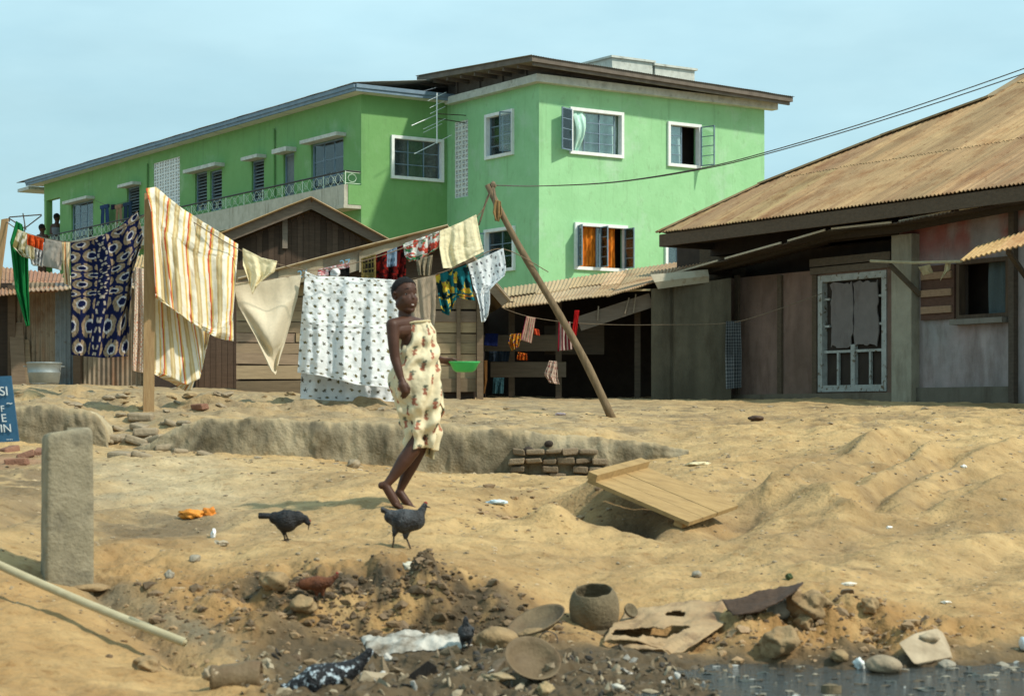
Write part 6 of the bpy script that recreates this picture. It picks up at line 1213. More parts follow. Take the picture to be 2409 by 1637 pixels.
# crushed tin, sack, plastic, wrapper
g = hit(545, 1605, 7); k = g.y / F; c0 = P(556, 1590, g.y); ct = thing('crushed_tin', 'crushed tan cardboard tube lying on its side at the bottom left', 'tin', g)
mb = MB(); d = Vector((1, .25, .03)).normalized(); lat = []
for s in np.linspace(-1, 1, 14): lat.append([c0 + d * s * 62 * k * .95 + Vector((0, math.cos(a) * .055, math.sin(a) * .058)) * (1 + .14 * float(vn(s * 3, a * 1.2, 4)) - (.12 * (s < -.6))) for a in np.linspace(0, 2 * math.pi, 25)])
mb.grid(np.array(lat)); mb.build('tin_body', MT['enamel'], ct, smooth=True, mods=SOL)
mb = MB(); mb.ell(c0 - d * 58 * k + Vector((0, -.02, .02)), (.03, .03, .028), sub=3, noise=.8, ns=3); mb.build('torn_end', MT['pale'], ct, smooth=True)
g = hit(970, 1530, 7.5); mb = MB(); A = []
for v in np.linspace(0, 1, 26):
    row = []
    for u in np.linspace(0, 1, 60):
        px = 845 + (1095 - 845) * u + (1 - v) * 20; py = 1540 - 12 * u - v * 36; Y = 9.15 + .4 * v; q = onG(px, Y); h_ = .055 * math.sin(math.pi * min(1, max(0, v))) ** .6 * math.sin(math.pi * u) ** .35
        row.append((q.x, q.y, q.z + .005 + h_ * (.8 + .5 * float(fbm(u * 8, v * 5, 3, 4)))))
    A.append(row)
mb.grid(np.array(A)); tag(mb.build('flat_sack', MT['sack'], smooth=True), 'flattened pale grey sack lying under the eroded bank', 'sack')
g = hit(1020, 1625, 7); mb = MB(); mb.obox(P(975, 1605, 8.55), (P(1010, 1575, 8.7) - P(930, 1637, 8.4)) * .55, (.02, .05, -.02), (.0, -.02, .03)); tag(mb.build('charred_board', MT['blackp'], mods=[('BEVEL', dict(width=.01, segments=2))]), 'charred black board end sticking up at the bottom edge', 'board')
def crump(name, lab, cat, px, py, sx, sy, c, seed, noise=.8, y0=8, group=None, mat='litter'):
    g = hit(px, py + sy * .6, y0); k = g.y / F; mb = MB(); mb.ell((0, 0, 0), (sx * k, max(sy, sx * .6) * k, sy * k), None, 3, lin(c), noise, 2.4, seed)
    o = mb.build(name, MT[mat], origin=(0, 0, 0), smooth=True); o.location = (g.x, g.y, g.z + sy * k * .5); return tag(o, lab, cat, group)
g = hit(460, 1216, 8); k = g.y / F; mb = MB(); mb.ell(g + Vector((-6 * k, 0, 6 * k)), (30 * k, 18 * k, 11 * k), None, 3, lin((214, 138, 50)), .8, 2.4, 3); mb.ell(g + Vector((31 * k, 0, 8 * k)), (15 * k, 12 * k, 13 * k), None, 3, lin((205, 124, 42)), .8, 2.4, 4)
tag(mb.build('plastic_bag', MT['litter'], smooth=True), 'crumpled orange plastic bag on the sand left of the pecking hen', 'bag')
crump('paper_scrap', 'white twist of paper left of the pecking hen', 'paper', 502, 1255, 6, 14, (225, 225, 222), 5)
crump('paper_scrap', 'flat greyish paper crumple below the white twist of paper', 'paper', 517, 1276, 20, 6, (165, 150, 125), 6)
crump('foil_scrap', 'pale blue white plastic wrapper left of the earth mound by the board', 'wrapper', 1170, 1180, 22, 6, (195, 212, 218), 7, y0=11)
crump('paper_scrap', 'white leaflet scrap at the sand edge between girl and sack', 'paper', 962, 1334, 16, 10, (205, 200, 180), 8)
crump('paper_scrap', 'white chip at the stream edge left of the rounded stone', 'paper', 2022, 1562, 12, 13, (215, 220, 215), 9)
crump('paper_scrap', 'long cream scrap on the slope above the board panel', 'paper', 1642, 1090, 24, 4, (215, 200, 160), 10, y0=12)
crump('paper_scrap', 'red and white packet scrap on the terrace left of the prop pole', 'paper', 1318, 974, 12, 3.5, (225, 190, 185), 11, y0=15)
crump('paper_scrap', 'pale curled leaf like scrap in the dark rubbish below the sack', 'paper', 1170, 1590, 34, 9, (150, 132, 100), 12, y0=7.5)
crump('paper_scrap', 'light stone coloured crumple at the bottom edge beneath the basin', 'paper', 1285, 1622, 18, 18, (160, 138, 100), 13, y0=7)
crump('paper_scrap', 'white paper shred at the bottom edge right of the basin', 'paper', 1450, 1618, 24, 8, (190, 185, 170), 14, y0=7)
crump('paper_scrap', 'small white chip high on the right slope', 'paper', 2268, 1098, 7, 4, (235, 232, 222), 15, y0=11)
crump('paper_scrap', 'small white scrap in the middle of the right slope', 'paper', 2092, 1240, 7, 4, (235, 232, 222), 16, y0=10)
crump('paper_scrap', 'thin white strip on the bank above the pale slab', 'paper', 2225, 1416, 12, 3, (225, 220, 205), 17)
crump('paper_scrap', 'thin white strip on the bank right of the big clods', 'paper', 1996, 1374, 16, 4, (225, 215, 195), 18)
crump('green_leaf', 'small dark green tuft on the sand edge above the iron strip', 'plant', 1857, 1356, 7, 9, (52, 66, 30), 19)
# loose stones nothing tells apart
rs = np.random.default_rng(21)
for i in range(46):
    px, py = rs.uniform(60, 2380), rs.uniform(1130, 1345)
    if 850 < px < 1010 and py < 1300: continue
    s = rs.uniform(2, 5); g = hit(px, py, 9); k = g.y / F; mb = MB(); mb.ell((0, 0, 0), (s * k * 1.3, s * k, s * k * .7), None, 2, noise=.8, ns=1.2, seed=i); o = mb.build('loose_stone', MT['stone'], origin=(0, 0, 0)); o.location = (g.x, g.y, g.z + s * k * .25); tag(o, 'one of the small brown stones strewn over the sand slope', 'stone', 'small stones strewn over the sand slope')
for i in range(70):
    px, py = rs.uniform(30, 1000) if i < 48 else rs.uniform(1000, 2300), rs.uniform(905, 985)
    if i >= 48: py = rs.uniform(945, 1000)
    s = rs.uniform(4, 11) if i < 48 else rs.uniform(3, 7); g = hit(px, py, 16.5); k = g.y / F; mb = MB(); mb.ell((0, 0, 0), (s * k * 1.5, s * k, s * k * .55), Matrix.Rotation(rs.uniform(-.3, .3), 3, 'Y'), 2, noise=.9, ns=1.1, seed=i + 60); o = mb.build('rubble_stone', MT['stone' if i % 3 else 'clod'], origin=(0, 0, 0)); o.location = (g.x, g.y, g.z + s * k * .02); tag(o, 'one of the rubble stones lying along the upper terrace', 'stone', 'rubble stones along the upper terrace')
for i in range(26):
    px, py = rs.uniform(250, 520), rs.uniform(985, 1085); s = rs.uniform(8, 20); g = hit(px, py, 15.5); k = g.y / F; mb = MB(); mb.obox((0, 0, 0), Vector((1.5 * s * k, rs.normal() * .01, rs.normal() * .012)), (0, s * k, 0), (0, 0, s * k * .5)); o = mb.build('fallen_block', MT['stone'], origin=(0, 0, 0)); o.location = (g.x, g.y, g.z + s * k * .15); o.rotation_euler = (rs.normal() * .12, rs.normal() * .12, rs.uniform(-.5, .5)); md = o.modifiers.new('bevel', 'BEVEL'); md.width = .02; md.segments = 2; tag(o, 'one of the fallen blocks at the broken left end of the low wall', 'block', 'fallen blocks at the broken wall end')
MT['brickp'] = M('red_brick', (.17, .085, .055), (.27, .14, .09), 9, .95, .5, 60)
for i, (px, py, sx) in enumerate(((60, 1075, 26), (22, 1062, 20), (96, 1068, 18), (470, 962, 18), (40, 1090, 22))):
    g = hit(px, 1075 if i == 0 else py, 12); mb = MB(); mb.obox((0, 0, 0), Vector((.075, .01 * i, .01)) , (-.012, .045, 0), (0, .004, .03)); o = mb.build('brick_piece', MT['brickp'], origin=(0, 0, 0), mods=[('BEVEL', dict(width=.012, segments=2))]); o.location = g + Vector((0, 0, .008)); o.rotation_euler = (.15 * (i % 3 - 1), .1 * (i - 2), .7 * i); tag(o, 'one of the broken red brick pieces lying left of the concrete post' if i != 3 else 'single red brick piece on the terrace right of the grey broken wall', 'brick', 'broken red brick pieces' if i != 3 else None)
# rubbish that nobody could count at the bottom edge
mb = MB(); rs = np.random.default_rng(5)
for i in range(900):
    px = rs.uniform(560, 1760); py = rs.uniform(1535, 1640); Y = 9.15 - (py - 1535) / 105 * 1.2 + rs.normal() * .05
    g = onG(px, Y); s = rs.uniform(.004, .018) * (2 if rs.random() < .06 else 1); c = np.array([(.10, .075, .045), (.20, .15, .09), (.32, .26, .17), (.05, .04, .03), (.45, .43, .38)][rs.choice(5, p=[.34, .33, .18, .1, .05])])
    v, f = ico(1); R3 = np.linalg.qr(rs.normal(size=(3, 3)))[0]; v = (v * (1 + .3 * rs.normal(size=(len(v), 1)))) * np.array([s * rs.uniform(.8, 2.4), s, s * rs.uniform(.2, .7)]); mb.add(v @ R3.T + np.array(g) + np.array([0, 0, s * .3]), f, c)
mb.build('rubbish_litter', MT['litter'], origin=(0, 0, 0), kind='stuff', label='dark trampled rubbish and grit along the bottom edge', cat='litter')
mb = MB()
for i in range(3000):
    px, Y = rs.uniform(-20, 2430), rs.choice([rs.uniform(9.2, 17), rs.uniform(17.3, 24)], p=[.75, .25]); g = onG(px, Y); s = rs.uniform(.003, .011) * (1 + (Y > 14) * .6)
    v, f = ico(1); mb.add(v * np.array([s * rs.uniform(1, 1.8), s, s * .6]) * (1 + .25 * rs.normal(size=(len(v), 1))) + np.array(g), f, np.array((.40, .30, .18)) * rs.uniform(.35, 1.2))
mb.build('gravel', MT['litter'], origin=(0, 0, 0), kind='stuff', label='loose grit scattered over the sandy ground', cat='gravel')
mb = MB(); rs = np.random.default_rng(15)
for i in range(3300):
    a_ = rs.random()
    if a_ < .5: px, Y = rs.normal(930, 170), rs.normal(9.72, .16)
    elif a_ < .68: px, Y = rs.normal(560, 150), rs.normal(9.75, .3)
    elif a_ < .9: px, Y = rs.normal(1930, 170), rs.normal(9.68, .2)
    else: px, Y = rs.normal(1290, 90), rs.normal(13.2, .5)
    g = onG(px, Y); s = min(.032, .0058 * math.exp(rs.normal() * .72)); v, f = ico(1); v = v * (1 + .25 * rs.normal(size=(len(v), 1))) * np.array([s * rs.uniform(1, 1.6), s, s * .8])
    mb.add(v + np.array(g) + np.array([0, 0, s * .15]), f, np.array((.27, .175, .09)) * rs.uniform(.35, 1.35) * (.55 if a_ < .5 else 1))  # bank clods darkened in colour to match the painted undercut
mb.build('crumbled_earth', MT['litter'], origin=(0, 0, 0), kind='stuff', label='crumbled clods of dirty earth along the eroded bank', cat='earth')
mb = MB()
for i in range(260):
    px, py = rs.uniform(1560, 2440), 1545 + 95 * rs.random() ** .8; Y = (CAMZ - WZ) * F / (py - HY); g = P(px, py, Y); s = min(.009, .0035 * math.exp(rs.normal() * .6)); v, f = ico(1)
    c = np.array([(.10, .075, .045), (.26, .23, .17), (.42, .42, .38), (.06, .07, .06)][rs.choice(4, p=[.46, .28, .05, .21])]); v = v * (1 + .3 * rs.normal(size=(len(v), 1))) * np.array([s * rs.uniform(1.5, 5), s * 2, s * .7]); mb.add(v + np.array((g.x, g.y, WZ + s * .2)), f, c)
mb.build('floating_scum', MT['litter'], origin=(0, 0, 0), kind='stuff', label='scum and scraps floating on the dirty stream', cat='scum')
# ================================================================ birds
def bird(name, lab, px, py, Y, unit, parts, legs, mat, head, beak, comb=None, eye=None, vs=.004, wing=None, depth=1.0, tails=()):
    g = P(px, py, Y) if Y else hit(px, py, 8); s = unit * g.y / F
    # pixel offsets (right, up, towards) relative to the feet
    def L(x, y, d=0): return g + Vector((x * s, -d * s, y * s))
    t = thing(name, lab, 'hen', g, 'village hens scratching about')
    mb = MB()
    for (a, ra, b, rb) in parts: mb.cap(L(*a), ra * s, L(*b), rb * s)
    mb.build('body', MT[mat], t, mods=REM(vs, 3))
    for (pts, r) in legs:
        m_ = MB(); m_.tube([L(*p) for p in pts], r * s, 6)
        e = L(*pts[-1])
        for a in (-.6, 0, .6, 3.1): m_.tube([e, e + Vector((math.cos(a) * 9 * s, -math.sin(a) * 9 * s, -.5 * s))], [r * s * .9, r * s * .4], 5)
        m_.build('leg', MT['leg'], t, smooth=True)
    if beak: m_ = MB(); m_.cap(L(*beak[0]), beak[2] * s, L(*beak[1]), .8 * s, 8); m_.build('beak', MT['leg'], t, smooth=True)
    if comb: m_ = MB(); m_.ell(L(*comb[0]), [c * s for c in comb[1]], sub=2, noise=.5); m_.build('comb', MT['comb'], t, smooth=True)
    if eye: m_ = MB(); m_.ell(L(*eye), (1.4 * s,) * 3, sub=2); m_.build('eye', MT['eyed'], t, smooth=True)
    if wing:
        for sgn in (1, -1):
            m_ = MB(); pts = [L(x, y, sgn * d) for x, y, d in wing]; n = 14
            for k in range(n):
                f_ = k / (n - 1); a = pts[0] + (pts[1] - pts[0]) * f_ * .55; b = pts[2] + (pts[3] - pts[2]) * f_; w = (3.4 - 1.4 * f_) * s; m_.cap(a, w, b, w * .5, 8)
            m_.build('wing', MT[mat], t, mods=REM(vs * .8, 1))
    if tails:
        m_ = MB()
        for (a, b, w) in tails: m_.cap(L(*a), w * s, L(*b), w * .55 * s, 8)
        m_.build('tail', MT[mat], t, mods=REM(vs * .8, 1))
    return t
# walking hen, feet at (946,1290)
bird('hen', 'slate black hen walking right, just in front of the girl\'s feet', 946, 1291, None, 1.0,
     [((-26, 76), 17, (4, 66), 30), ((4, 66), 30, (30, 68), 25), ((30, 70), 22, (42, 82), 12), ((42, 82), 12, (51, 98), 7.5), ((51, 98), 7.5, (53, 102), 7), ((-14, 50), 11, (-19, 32), 4.5), ((10, 46), 12, (8, 28), 6)],
     [([(-19, 34), (-20, 18), (-23, 1)], 2.4), ([(8, 30), (15, 14), (21, -2, 3)], 2.4)], 'greyf', None, ((57, 100), (67, 97), 2.6), ((55, 108), (5, 2, 3.5)), (56, 103, 6),
     wing=[(26, 78, 20), (20, 64, 24), (-30, 82, 14), (-22, 64, 18)], tails=[((-28, 84, a), (-47, 92 + b, a * 1.3), 7) for a, b in ((-5, 2), (0, 4), (5, 2), (0, -3))])
# pecking hen
bird('hen', 'black hen pecking at the sand, back to the light', 671, 1272, None, 1.0,
     [((-24, 54), 15, (3, 47), 28), ((3, 47), 28, (28, 53), 18), ((28, 54), 15, (46, 52), 9), ((46, 52), 9, (54, 42), 6.5), ((-4, 28), 11, (-3, 16), 4)],
     [([(-4, 20), (-2, 10), (0, 1)], 2.2), ([(0, 20), (3, 10, -4), (5, 3, -6)], 2.0)], 'blackf', None, ((56, 38), (54, 26), 2.4), ((58, 47), (2, 2, 3)), (57, 43, 5),
     wing=[(24, 56, 15), (20, 46, 19), (-30, 58, 10), (-22, 44, 14)], tails=[((-24, 58, a), (-60, 58 + b, a), 7) for a, b in ((-4, 3), (0, 5), (4, 0), (0, -3))])
# rust coloured hen on the bank crest
bird('hen', 'rust red hen crouched on the crumbling bank', 752, 1412, None, .95,
     [((-40, 40), 14, (-6, 42), 19), ((-6, 42), 19, (20, 44), 13), ((20, 44), 13, (34, 54), 7), ((34, 54), 7, (42, 60), 6), ((-6, 26), 9, (-8, 12), 3.5), ((8, 28), 8, (8, 12), 3.5)],
     [([(-8, 14), (-10, 0)], 2.2), ([(8, 14), (12, 0)], 2.2)], 'redf', None, ((46, 59), (54, 56), 2.4), ((43, 67), (4, 2, 3)), (44, 62, 5),
     wing=[(14, 46, 13), (10, 38, 16), (-44, 44, 9), (-36, 34, 12)], tails=[((-38, 42, a), (-56, 36 + b, a), 6) for a, b in ((-4, 2), (0, 4), (4, 0))])
# grey hen seen from behind
bird('hen', 'dark grey hen seen from behind beside the flattened sack', 1096, 1528, None, .95,
     [((0, 44, 4), 21, (0, 42, -18), 20), ((0, 42, -18), 20, (2, 40, -34), 10), ((-8, 26, 0), 9, (-8, 14, 0), 4), ((8, 26, 0), 9, (8, 14, 0), 4)],
     [([(-8, 16), (-8, 0)], 2.2), ([(8, 16), (8, 0)], 2.2)], 'greyf', None, None, None, None, wing=[(18, 52, -16), (20, 40, -12), (12, 58, 14), (14, 44, 16)], tails=[((a, 56, 12), (a * .8, 82 + b, 20), 5) for a, b in ((-5, -3), (0, 2), (5, -3))])
# speckled bird cut by the bottom edge
bird('hen', 'black hen with white speckles, cut off by the bottom edge', 770, 1668, 8.35, 1.15,
     [((-62, 42), 24, (-20, 58), 36), ((-20, 58), 36, (26, 70), 28), ((26, 70), 28, (60, 90), 16), ((60, 90), 16, (80, 110), 10), ((80, 110), 10, (86, 118), 9), ((-10, 26), 12, (-10, 10), 5)],
     [([(-10, 12), (-12, -6)], 3), ([(14, 14, -6), (16, -6, -6)], 3)], 'speckf', None, ((92, 118), (104, 112), 3), None, (90, 121, 7),
     wing=[(30, 74, 24), (20, 56, 32), (-70, 46, 18), (-50, 30, 24)], tails=[((-60, 48, a), (-92, 42 + b, a), 9) for a, b in ((-6, 3), (0, 6), (6, 0))])
mb = MB(); g8 = ORG['hen.004'] if 'hen.004' in ORG else None
# ================================================================ the girl
GG = hit(956, 1191, 11.2); GY = GG.y; print('girl', GG)
KS = .443 * GY / F                                        # metres per crop pixel
def G(cx, cy, y=0.0):                                     # y metres away from the camera
    return P(850 + cx / 2.257, 624 + cy / 2.257, GY) + Vector((0, y, 0))
gir = thing('person', 'girl in a cream wrapper with red and green print, stepping barefoot with a green bowl', 'person', G(250, 1290))
mb = MB(); r = KS
def ch(pts, rs, n=14): mb.chain([G(*p) for p in pts], [q * r for q in rs], n)
# trunk
ch([(278, 640, .03), (272, 560, .02), (262, 470, .01), (255, 380, .0), (246, 320, .0)], [76, 62, 54, 58, 50])
ch([(300, 660, .05), (250, 655, -.03)], [76, 72])
ch([(172, 322, -.115), (246, 312, .0), (322, 318, .115)], [36, 48, 36])
ch([(200, 350, -.08), (250, 345, 0), (300, 350, .08)], [42, 54, 42])
ch([(236, 318, .0), (230, 255, -.002)], [42, 35])
# head: skull, face, jaw
hm = Matrix.Rotation(math.radians(-52), 3, 'Z')          # facing right and a little to the camera
hc = G(232, 148)
def HL(f, s, u): v = hm @ Vector((f, s, 0)); return hc + Vector((v.x, v.y, u))
mb.ell(HL(-.010, 0, .012), (76 * r, 63 * r, 74 * r), hm)
mb.ell(HL(.022, 0, -.055), (60 * r, 54 * r, 58 * r), hm)
mb.cap(HL(.040, 0, -.100), 28 * r, HL(.060, 0, -.114), 17 * r); mb.cap(HL(.0, .030, -.075), 32 * r, HL(.052, .013, -.106), 20 * r); mb.cap(HL(.0, -.030, -.075), 32 * r, HL(.052, -.013, -.106), 20 * r)
mb.chain([HL(.045, .042, .012), HL(.064, .024, .016), HL(.066, 0, .012), HL(.064, -.024, .016), HL(.045, -.042, .012)], [9 * r, 10.5 * r, 10 * r, 10.5 * r, 9 * r])   # brow
mb.cap(HL(.050, 0, .045), 22 * r, HL(.050, 0, .03), 22 * r)
for s in (1, -1): mb.cap(HL(.050, .040 * s, -.042), 19 * r, HL(.060, .028 * s, -.050), 16 * r)   # cheeks
mb.chain([HL(.070, 0, .006), HL(.080, 0, -.016), HL(.090, 0, -.036)], [6 * r, 7 * r, 9.5 * r]); mb.cap(HL(.082, .013, -.040), 7.5 * r, HL(.082, -.013, -.040), 7.5 * r)
mb.cap(HL(.074, .016, -.068), 10 * r, HL(.074, -.016, -.068), 10 * r); mb.cap(HL(.071, .014, -.084), 10 * r, HL(.071, -.014, -.084), 10 * r)
for s in (1, -1):
    mb.chain([HL(.064, .014 * s, -.002), HL(.069, .030 * s, .0005), HL(.058, .046 * s, -.004)], [3.6 * r, 4.4 * r, 3.6 * r], 8)      # upper lids
    mb.chain([HL(.063, .016 * s, -.019), HL(.066, .030 * s, -.022), HL(.058, .044 * s, -.018)], [3.4 * r, 3.8 * r, 3.4 * r], 8)
    mb.chain([HL(.004, .077 * s, -.004), HL(-.008, .082 * s, .002), HL(-.016, .080 * s, -.018), HL(-.004, .076 * s, -.044)], [6 * r, 6.5 * r, 6 * r, 5 * r], 8)
# near arm hanging, relaxed hand
ch([(172, 325, -.12), (178, 420, -.135), (186, 495, -.14)], [35, 31, 27]); ch([(186, 495, -.14), (205, 560, -.155), (222, 615, -.165)], [27, 23, 17])
ch([(222, 612, -.165), (236, 652, -.17)], [19, 26]); ch([(228, 640, -.175), (240, 668, -.175)], [24, 23])
for k, (dx, ln) in enumerate(((-14, 38), (-5, 44), (5, 42), (14, 34))):
    a = (226 + k * 9, 664 + (1 if k in (1, 2) else -3), -.185 + .012 * k); ch([a, (a[0] + 4, a[1] + ln * .45, a[2] - .004), (a[0] - 1, a[1] + ln * .75, a[2] + .008), (a[0] - 8, a[1] + ln * .95, a[2] + .022)], [8.2, 7.5, 6.8, 5.6], 8)
ch([(248, 632, -.18), (262, 655, -.185), (262, 678, -.18)], [9.5, 8.5, 6.5], 8)
# far arm forward to the bowl
ch([(322, 322, .115), (352, 400, .13), (372, 470, .13)], [33, 29, 25]); ch([(372, 470, .13), (410, 500, .10), (442, 505, .08)], [25, 21, 16])
ch([(440, 505, .08), (468, 510, .07)], [18, 21])
for k in range(4): ch([(470, 506 + k * 4, .04 + k * .017), (486, 520 + k * 3, .036 + k * .018), (497, 538 + k * 1.5, .038 + k * .018), (505, 545, .042 + k * .016)], [7.8, 7.2, 6.4, 5.4], 8)
ch([(462, 500, .045), (480, 496, .04), (503, 503, .045)], [9, 8, 6.5], 8)
# legs and bare feet on their toes
ch([(276, 680, -.02), (300, 800, -.015), (314, 905, -.02)], [54, 45, 39]); ch([(314, 905, -.02), (268, 985, -.03), (228, 1040, -.04), (172, 1120, -.055), (140, 1158, -.065)], [39, 43, 41, 27, 21])
ch([(136, 1160, -.065), (112, 1166, -.065)], [20, 20]); ch([(132, 1166, -.065), (158, 1210, -.068), (186, 1258, -.07), (196, 1272, -.07)], [24, 25, 24, 18])
for k in range(5): ch([(190 + k * 2, 1268, -.105 + k * .017), (212 + k * 1.5 + (6 if k == 1 else 0), 1282, -.112 + k * .018)], [9.5 if k else 8, 8.0 + (k == 4) * 2], 8)
ch([(310, 690, .05), (326, 800, .05), (332, 905, .055)], [56, 46, 40]); ch([(332, 905, .055), (298, 985, .065), (262, 1060, .065), (222, 1150, .065), (202, 1196, .065)], [40, 41, 39, 27, 20])
ch([(202, 1198, .065), (192, 1212, .065)], [19, 19]); ch([(200, 1206, .065), (228, 1246, .06), (256, 1278, .058)], [23, 23, 18])
for k in range(5): ch([(254, 1276, .03 + k * .015), (280 + (4 if k == 1 else 0), 1288, .028 + k * .016)], [9, 7.5 + (k == 0) * 2], 8)
mb.build('body', MT['skin'], gir, mods=REM(.0042, 3))
# hair, eyes, mouth
m_ = MB(); v, f = ico(5); v = v.copy(); zm = np.interp(v[:, 0] + .05 * fbm(v[:, 1] * 9, v[:, 2] * 9, 6, 2), [-1, -.45, -.05, .22, .62, 1], [-.70, -.58, -.12, .10, .52, .58]); keep = v[:, 2] > zm
vv2 = v * np.array((79 * r, 66 * r, 77 * r)) * (1 + .022 * fbm(v[:, 0] * 22, v[:, 1] * 22 + v[:, 2] * 17, 3, 3))[:, None]; vv2 = vv2 @ np.array(hm).T + np.array(HL(-.010, 0, .0125))
m_.add(vv2, [q for q in f if all(keep[i] for i in q)]); m_.build('hair', MT['hair'], gir, smooth=True)
for s in (1, -1):
    m_ = MB(); m_.ell(HL(.058, .030 * s, -.0105), (.0130, .0135, .0095), hm, 3); e = m_.build('eye', MT['eyew'], gir, smooth=True)
    m_ = MB(); m_.ell(HL(.0655, .030 * s - .0045, -.0105), (.0066, .0062, .0068), hm, 3); m_.build('iris', MT['eyed'], e, smooth=True)
    m_ = MB(); m_.tube([HL(.0745, .013 * s, .020), HL(.0755, .030 * s, .026), HL(.062, .047 * s, .020)], [.0022, .003, .0015], 6); m_.build('eyebrow', MT['hair'], gir, smooth=True)
m_ = MB(); m_.tube([HL(.070, .036, -.060), HL(.086, .014, -.071), HL(.0885, 0, -.0715), HL(.086, -.014, -.071), HL(.070, -.036, -.060)], [.0018, .0045, .0055, .0045, .0018], 8)
m_.tube([HL(.070, .035, -.061), HL(.083, .014, -.083), HL(.086, 0, -.086), HL(.083, -.014, -.083), HL(.070, -.035, -.061)], [.0018, .0050, .0062, .0050, .0018], 8); m_.build('lips', MT['lips'], gir, smooth=True)
m_ = MB(); m_.tube([HL(.073, .031, -.064), HL(.0845, .014, -.077), HL(.0875, .0, -.0785), HL(.0845, -.014, -.077), HL(.073, -.031, -.064)], [.0015, .0045, .005, .0045, .0015], 6); m_.build('teeth', MT['teeth'], gir, smooth=True)
# wrapper dress
prof = [(296, 214, 360), (315, 210, 368), (345, 207, 384), (385, 204, 392), (420, 203, 399), (480, 196, 408), (530, 176, 413), (560, 165, 416), (600, 153, 420), (630, 154, 424), (660, 160, 427), (700, 174, 428), (740, 190, 427), (780, 204, 425), (820, 215, 421), (860, 224, 416), (900, 232, 411), (940, 239, 406), (965, 243, 402), (978, 246, 398)]
pz, pl_, pr_ = np.array(prof, float).T; nz_, na = 120, 150; A = np.zeros((nz_, na, 3)); CC = np.zeros((nz_, na, 3)); cys = np.linspace(296, 978, nz_)
th = np.linspace(0, 2 * np.pi, na)
for i, cy in enumerate(cys):
    l_, r_ = np.interp(cy, pz, pl_), np.interp(cy, pz, pr_); c_ = (l_ + r_) / 2; hx = (r_ - l_) / 2 * r; hy = hx * np.interp(cy, [296, 450, 650, 978], [.80, .84, .92, 1.0])
    vq = (cy - 296) / 682
    wr = .019 * np.sin(th * 7 + vq * 9 + 2 * fbm(th * .8, th * 0 + vq * 4, 3, 2)) * (.3 + vq) + .018 * fbm(np.cos(th) * 2.5 + 4, np.sin(th) * 2.5 + vq * 9, 7, 4) + .018 * np.sin(vq * 38 + th * 3 + 3 * fbm(np.cos(th) * 2, np.sin(th) * 2 + vq * 3, 17, 2)) * (np.sin(vq * 6) ** 2)
    tilt = .020 * np.cos(th) * (i < 8) * (8 - i) / 8
    cen = G(c_, cy, .015 + .01 * vq); ru = 1.3 * (np.sin(th) < -.3) 
    x = (hx + wr * .8) * np.sign(np.cos(th)) * np.abs(np.cos(th)) ** .85; y = (hy + wr) * np.sign(np.sin(th)) * np.abs(np.sin(th)) ** .85
    hem = (cy > 965) * (-.012 * np.sin(th * 2 + 1)); A[i] = np.column_stack([cen.x + x, cen.y + y, np.full(na, cen.z) + hem - (.03 * np.clip(-np.cos(th), 0, 1) * (1 - vq) ** 6)])
    U = th / (2 * np.pi) * 7.5; V = vq * 10.5 + .25 * np.sin(th * 2); row = np.floor(V); xx = U + .5 * (row % 2); fx = xx % 1 - .5; fy = V % 1 - .5; rx = fx * .99 + fy * .12; ry = fy * .99 - fx * .12
    base = np.broadcast_to(lin((236, 222, 186)), (na, 3)).copy() * (1 + .06 * vn(U * 6, V * 6, 3))[:, None]
    stem = (np.abs(rx + .03 * np.sin(ry * 20)) < .075) & (np.abs(ry) < .42); redm = stem & (ry > -.02); grn = stem & (ry <= -.02); cap_ = (np.hypot(rx * 1.0, ry - .33) < .15) | (np.hypot(rx, ry + .05) < .12)
    base[grn] = lin((112, 116, 98)); base[redm] = lin((172, 112, 90)); base[cap_ & (vn(U * 9, V * 9, 5) > -.2)] = lin((180, 118, 94)); CC[i] = base
m_ = MB(); m_.grid(A, np.clip(CC, .01, .9), flip=True); m_.build('wrapper', MT['cloth'], gir, smooth=True, mods=[('SOLIDIFY', dict(thickness=.007)), ('SUBSURF', dict(levels=1, render_levels=1))])
m_ = MB(); t2 = np.linspace(0, 2 * np.pi, 40)   # rolled top edge
m_.tube([tuple(x) for x in (np.array(G(286, 300, .015)) + np.stack([.0 + (73 * r + .006) * np.cos(t2), (60 * r + .006) * np.sin(t2), .01 * np.cos(t2) - .012 * np.clip(-np.cos(t2), 0, 1) - .004], -1))], .0065, 8, lin((222, 206, 164)), False); m_.build('rolled_edge', MT['cloth'], gir, smooth=True)
m_ = MB(); A = np.array([[tuple(G(345 + 48 * u - 8 * v, 955 + 78 * v - 22 * (1 - u) * v, .05 + .03 * math.sin(u * 5))) for u in np.linspace(0, 1, 14)] for v in np.linspace(0, 1, 12)]); cc_ = np.broadcast_to(lin((214, 198, 158)), (12, 14, 3)).copy(); cc_[4:9, 4:7] = lin((70, 88, 78)); m_.grid(A, cc_); m_.build('loose_corner', MT['cloth'], gir, smooth=True, mods=SOL)
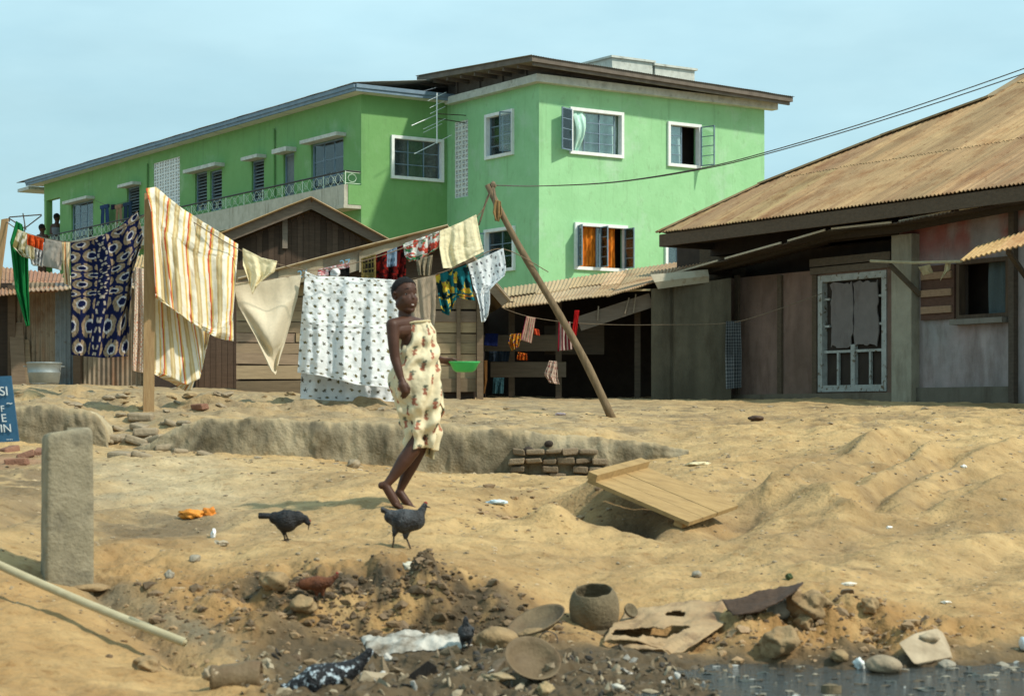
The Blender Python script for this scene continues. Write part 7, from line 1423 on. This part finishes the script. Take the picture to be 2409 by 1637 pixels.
# green bowl in the hand
bc = G(546, 512, .06); m_ = MB(); lathe(m_, bc, [(.0, -.066), (.055, -.066), (.075, -.05), (.096, -.008), (.104, .0), (.102, .004), (.093, -.002), (.072, -.044), (.05, -.060), (.0, -.060)], (0, -.03, 1), 40)
tag(m_.build('plastic_bowl', MT['plastic'], smooth=True, origin=bc + Vector((0, 0, -.066))), 'bright green plastic bowl held out in the girl\'s hand', 'bowl')
# ================================================================ people on the far balcony
def far_person(px, py, Y, lab, side, top):
    t = thing('person', lab, 'person', P(px, py + 62, Y)); k = 12 / F * Y / 12; mb = MB(); q = lambda x, y, d=0: P(px + x, py + y, Y) + Vector((0, d, 0))
    s = Y / F
    mb.ell(q(0, 0), (7.6 * s, 8 * s, 9.5 * s), sub=3); mb.cap(q(1 * side, 6), 5 * s, q(-1 * side, 15), 5 * s); mb.cap(q(-9, 20, .02), 6 * s, q(9, 20, -.02), 6 * s); mb.cap(q(0, 24), 11 * s, q(0, 60), 10 * s)
    for d in (-1, 1): mb.chain([q(11 * d, 21), q(13 * d, 36, -.04), q(5 * d + 6 * side, 44, -.18)], [4.5 * s, 4 * s, 3 * s])
    mb.cap(q(side * 7.5, 1), 1.8 * s, q(side * 8.2, 3), 1.6 * s, 8); mb.chain([q(-4, 60), q(-5, 110)], [7 * s, 5 * s]); mb.chain([q(4, 60), q(5, 110)], [7 * s, 5 * s])
    mb.build('body', MT['skin'], t, mods=REM(.018, 3)); m_ = MB(); m_.ell(q(-.6 * side, -2), (8 * s, 8.6 * s, 8.6 * s), sub=3); m_.build('hair', MT['hair'], t, smooth=True)
    m_ = MB(); A = np.array([[tuple(q(math.cos(a) * (12.5 - 1.0 * v), 24 + 38 * v) + Vector((0, math.sin(a) * 12 * s, 0))) for a in np.linspace(0, 6.283, 25)] for v in np.linspace(0, 1, 8)]); m_.grid(A, lin(top)); m_.build('shirt', MT['clothd'], t, smooth=True, mods=SOL)
far_person(99, 537, 70.5, 'person with dark hair leaning at the far balcony end, left one', 1, (40, 32, 30))
far_person(134, 512, 72.5, 'person standing inside the far balcony opening, right one', 1, (120, 122, 126))
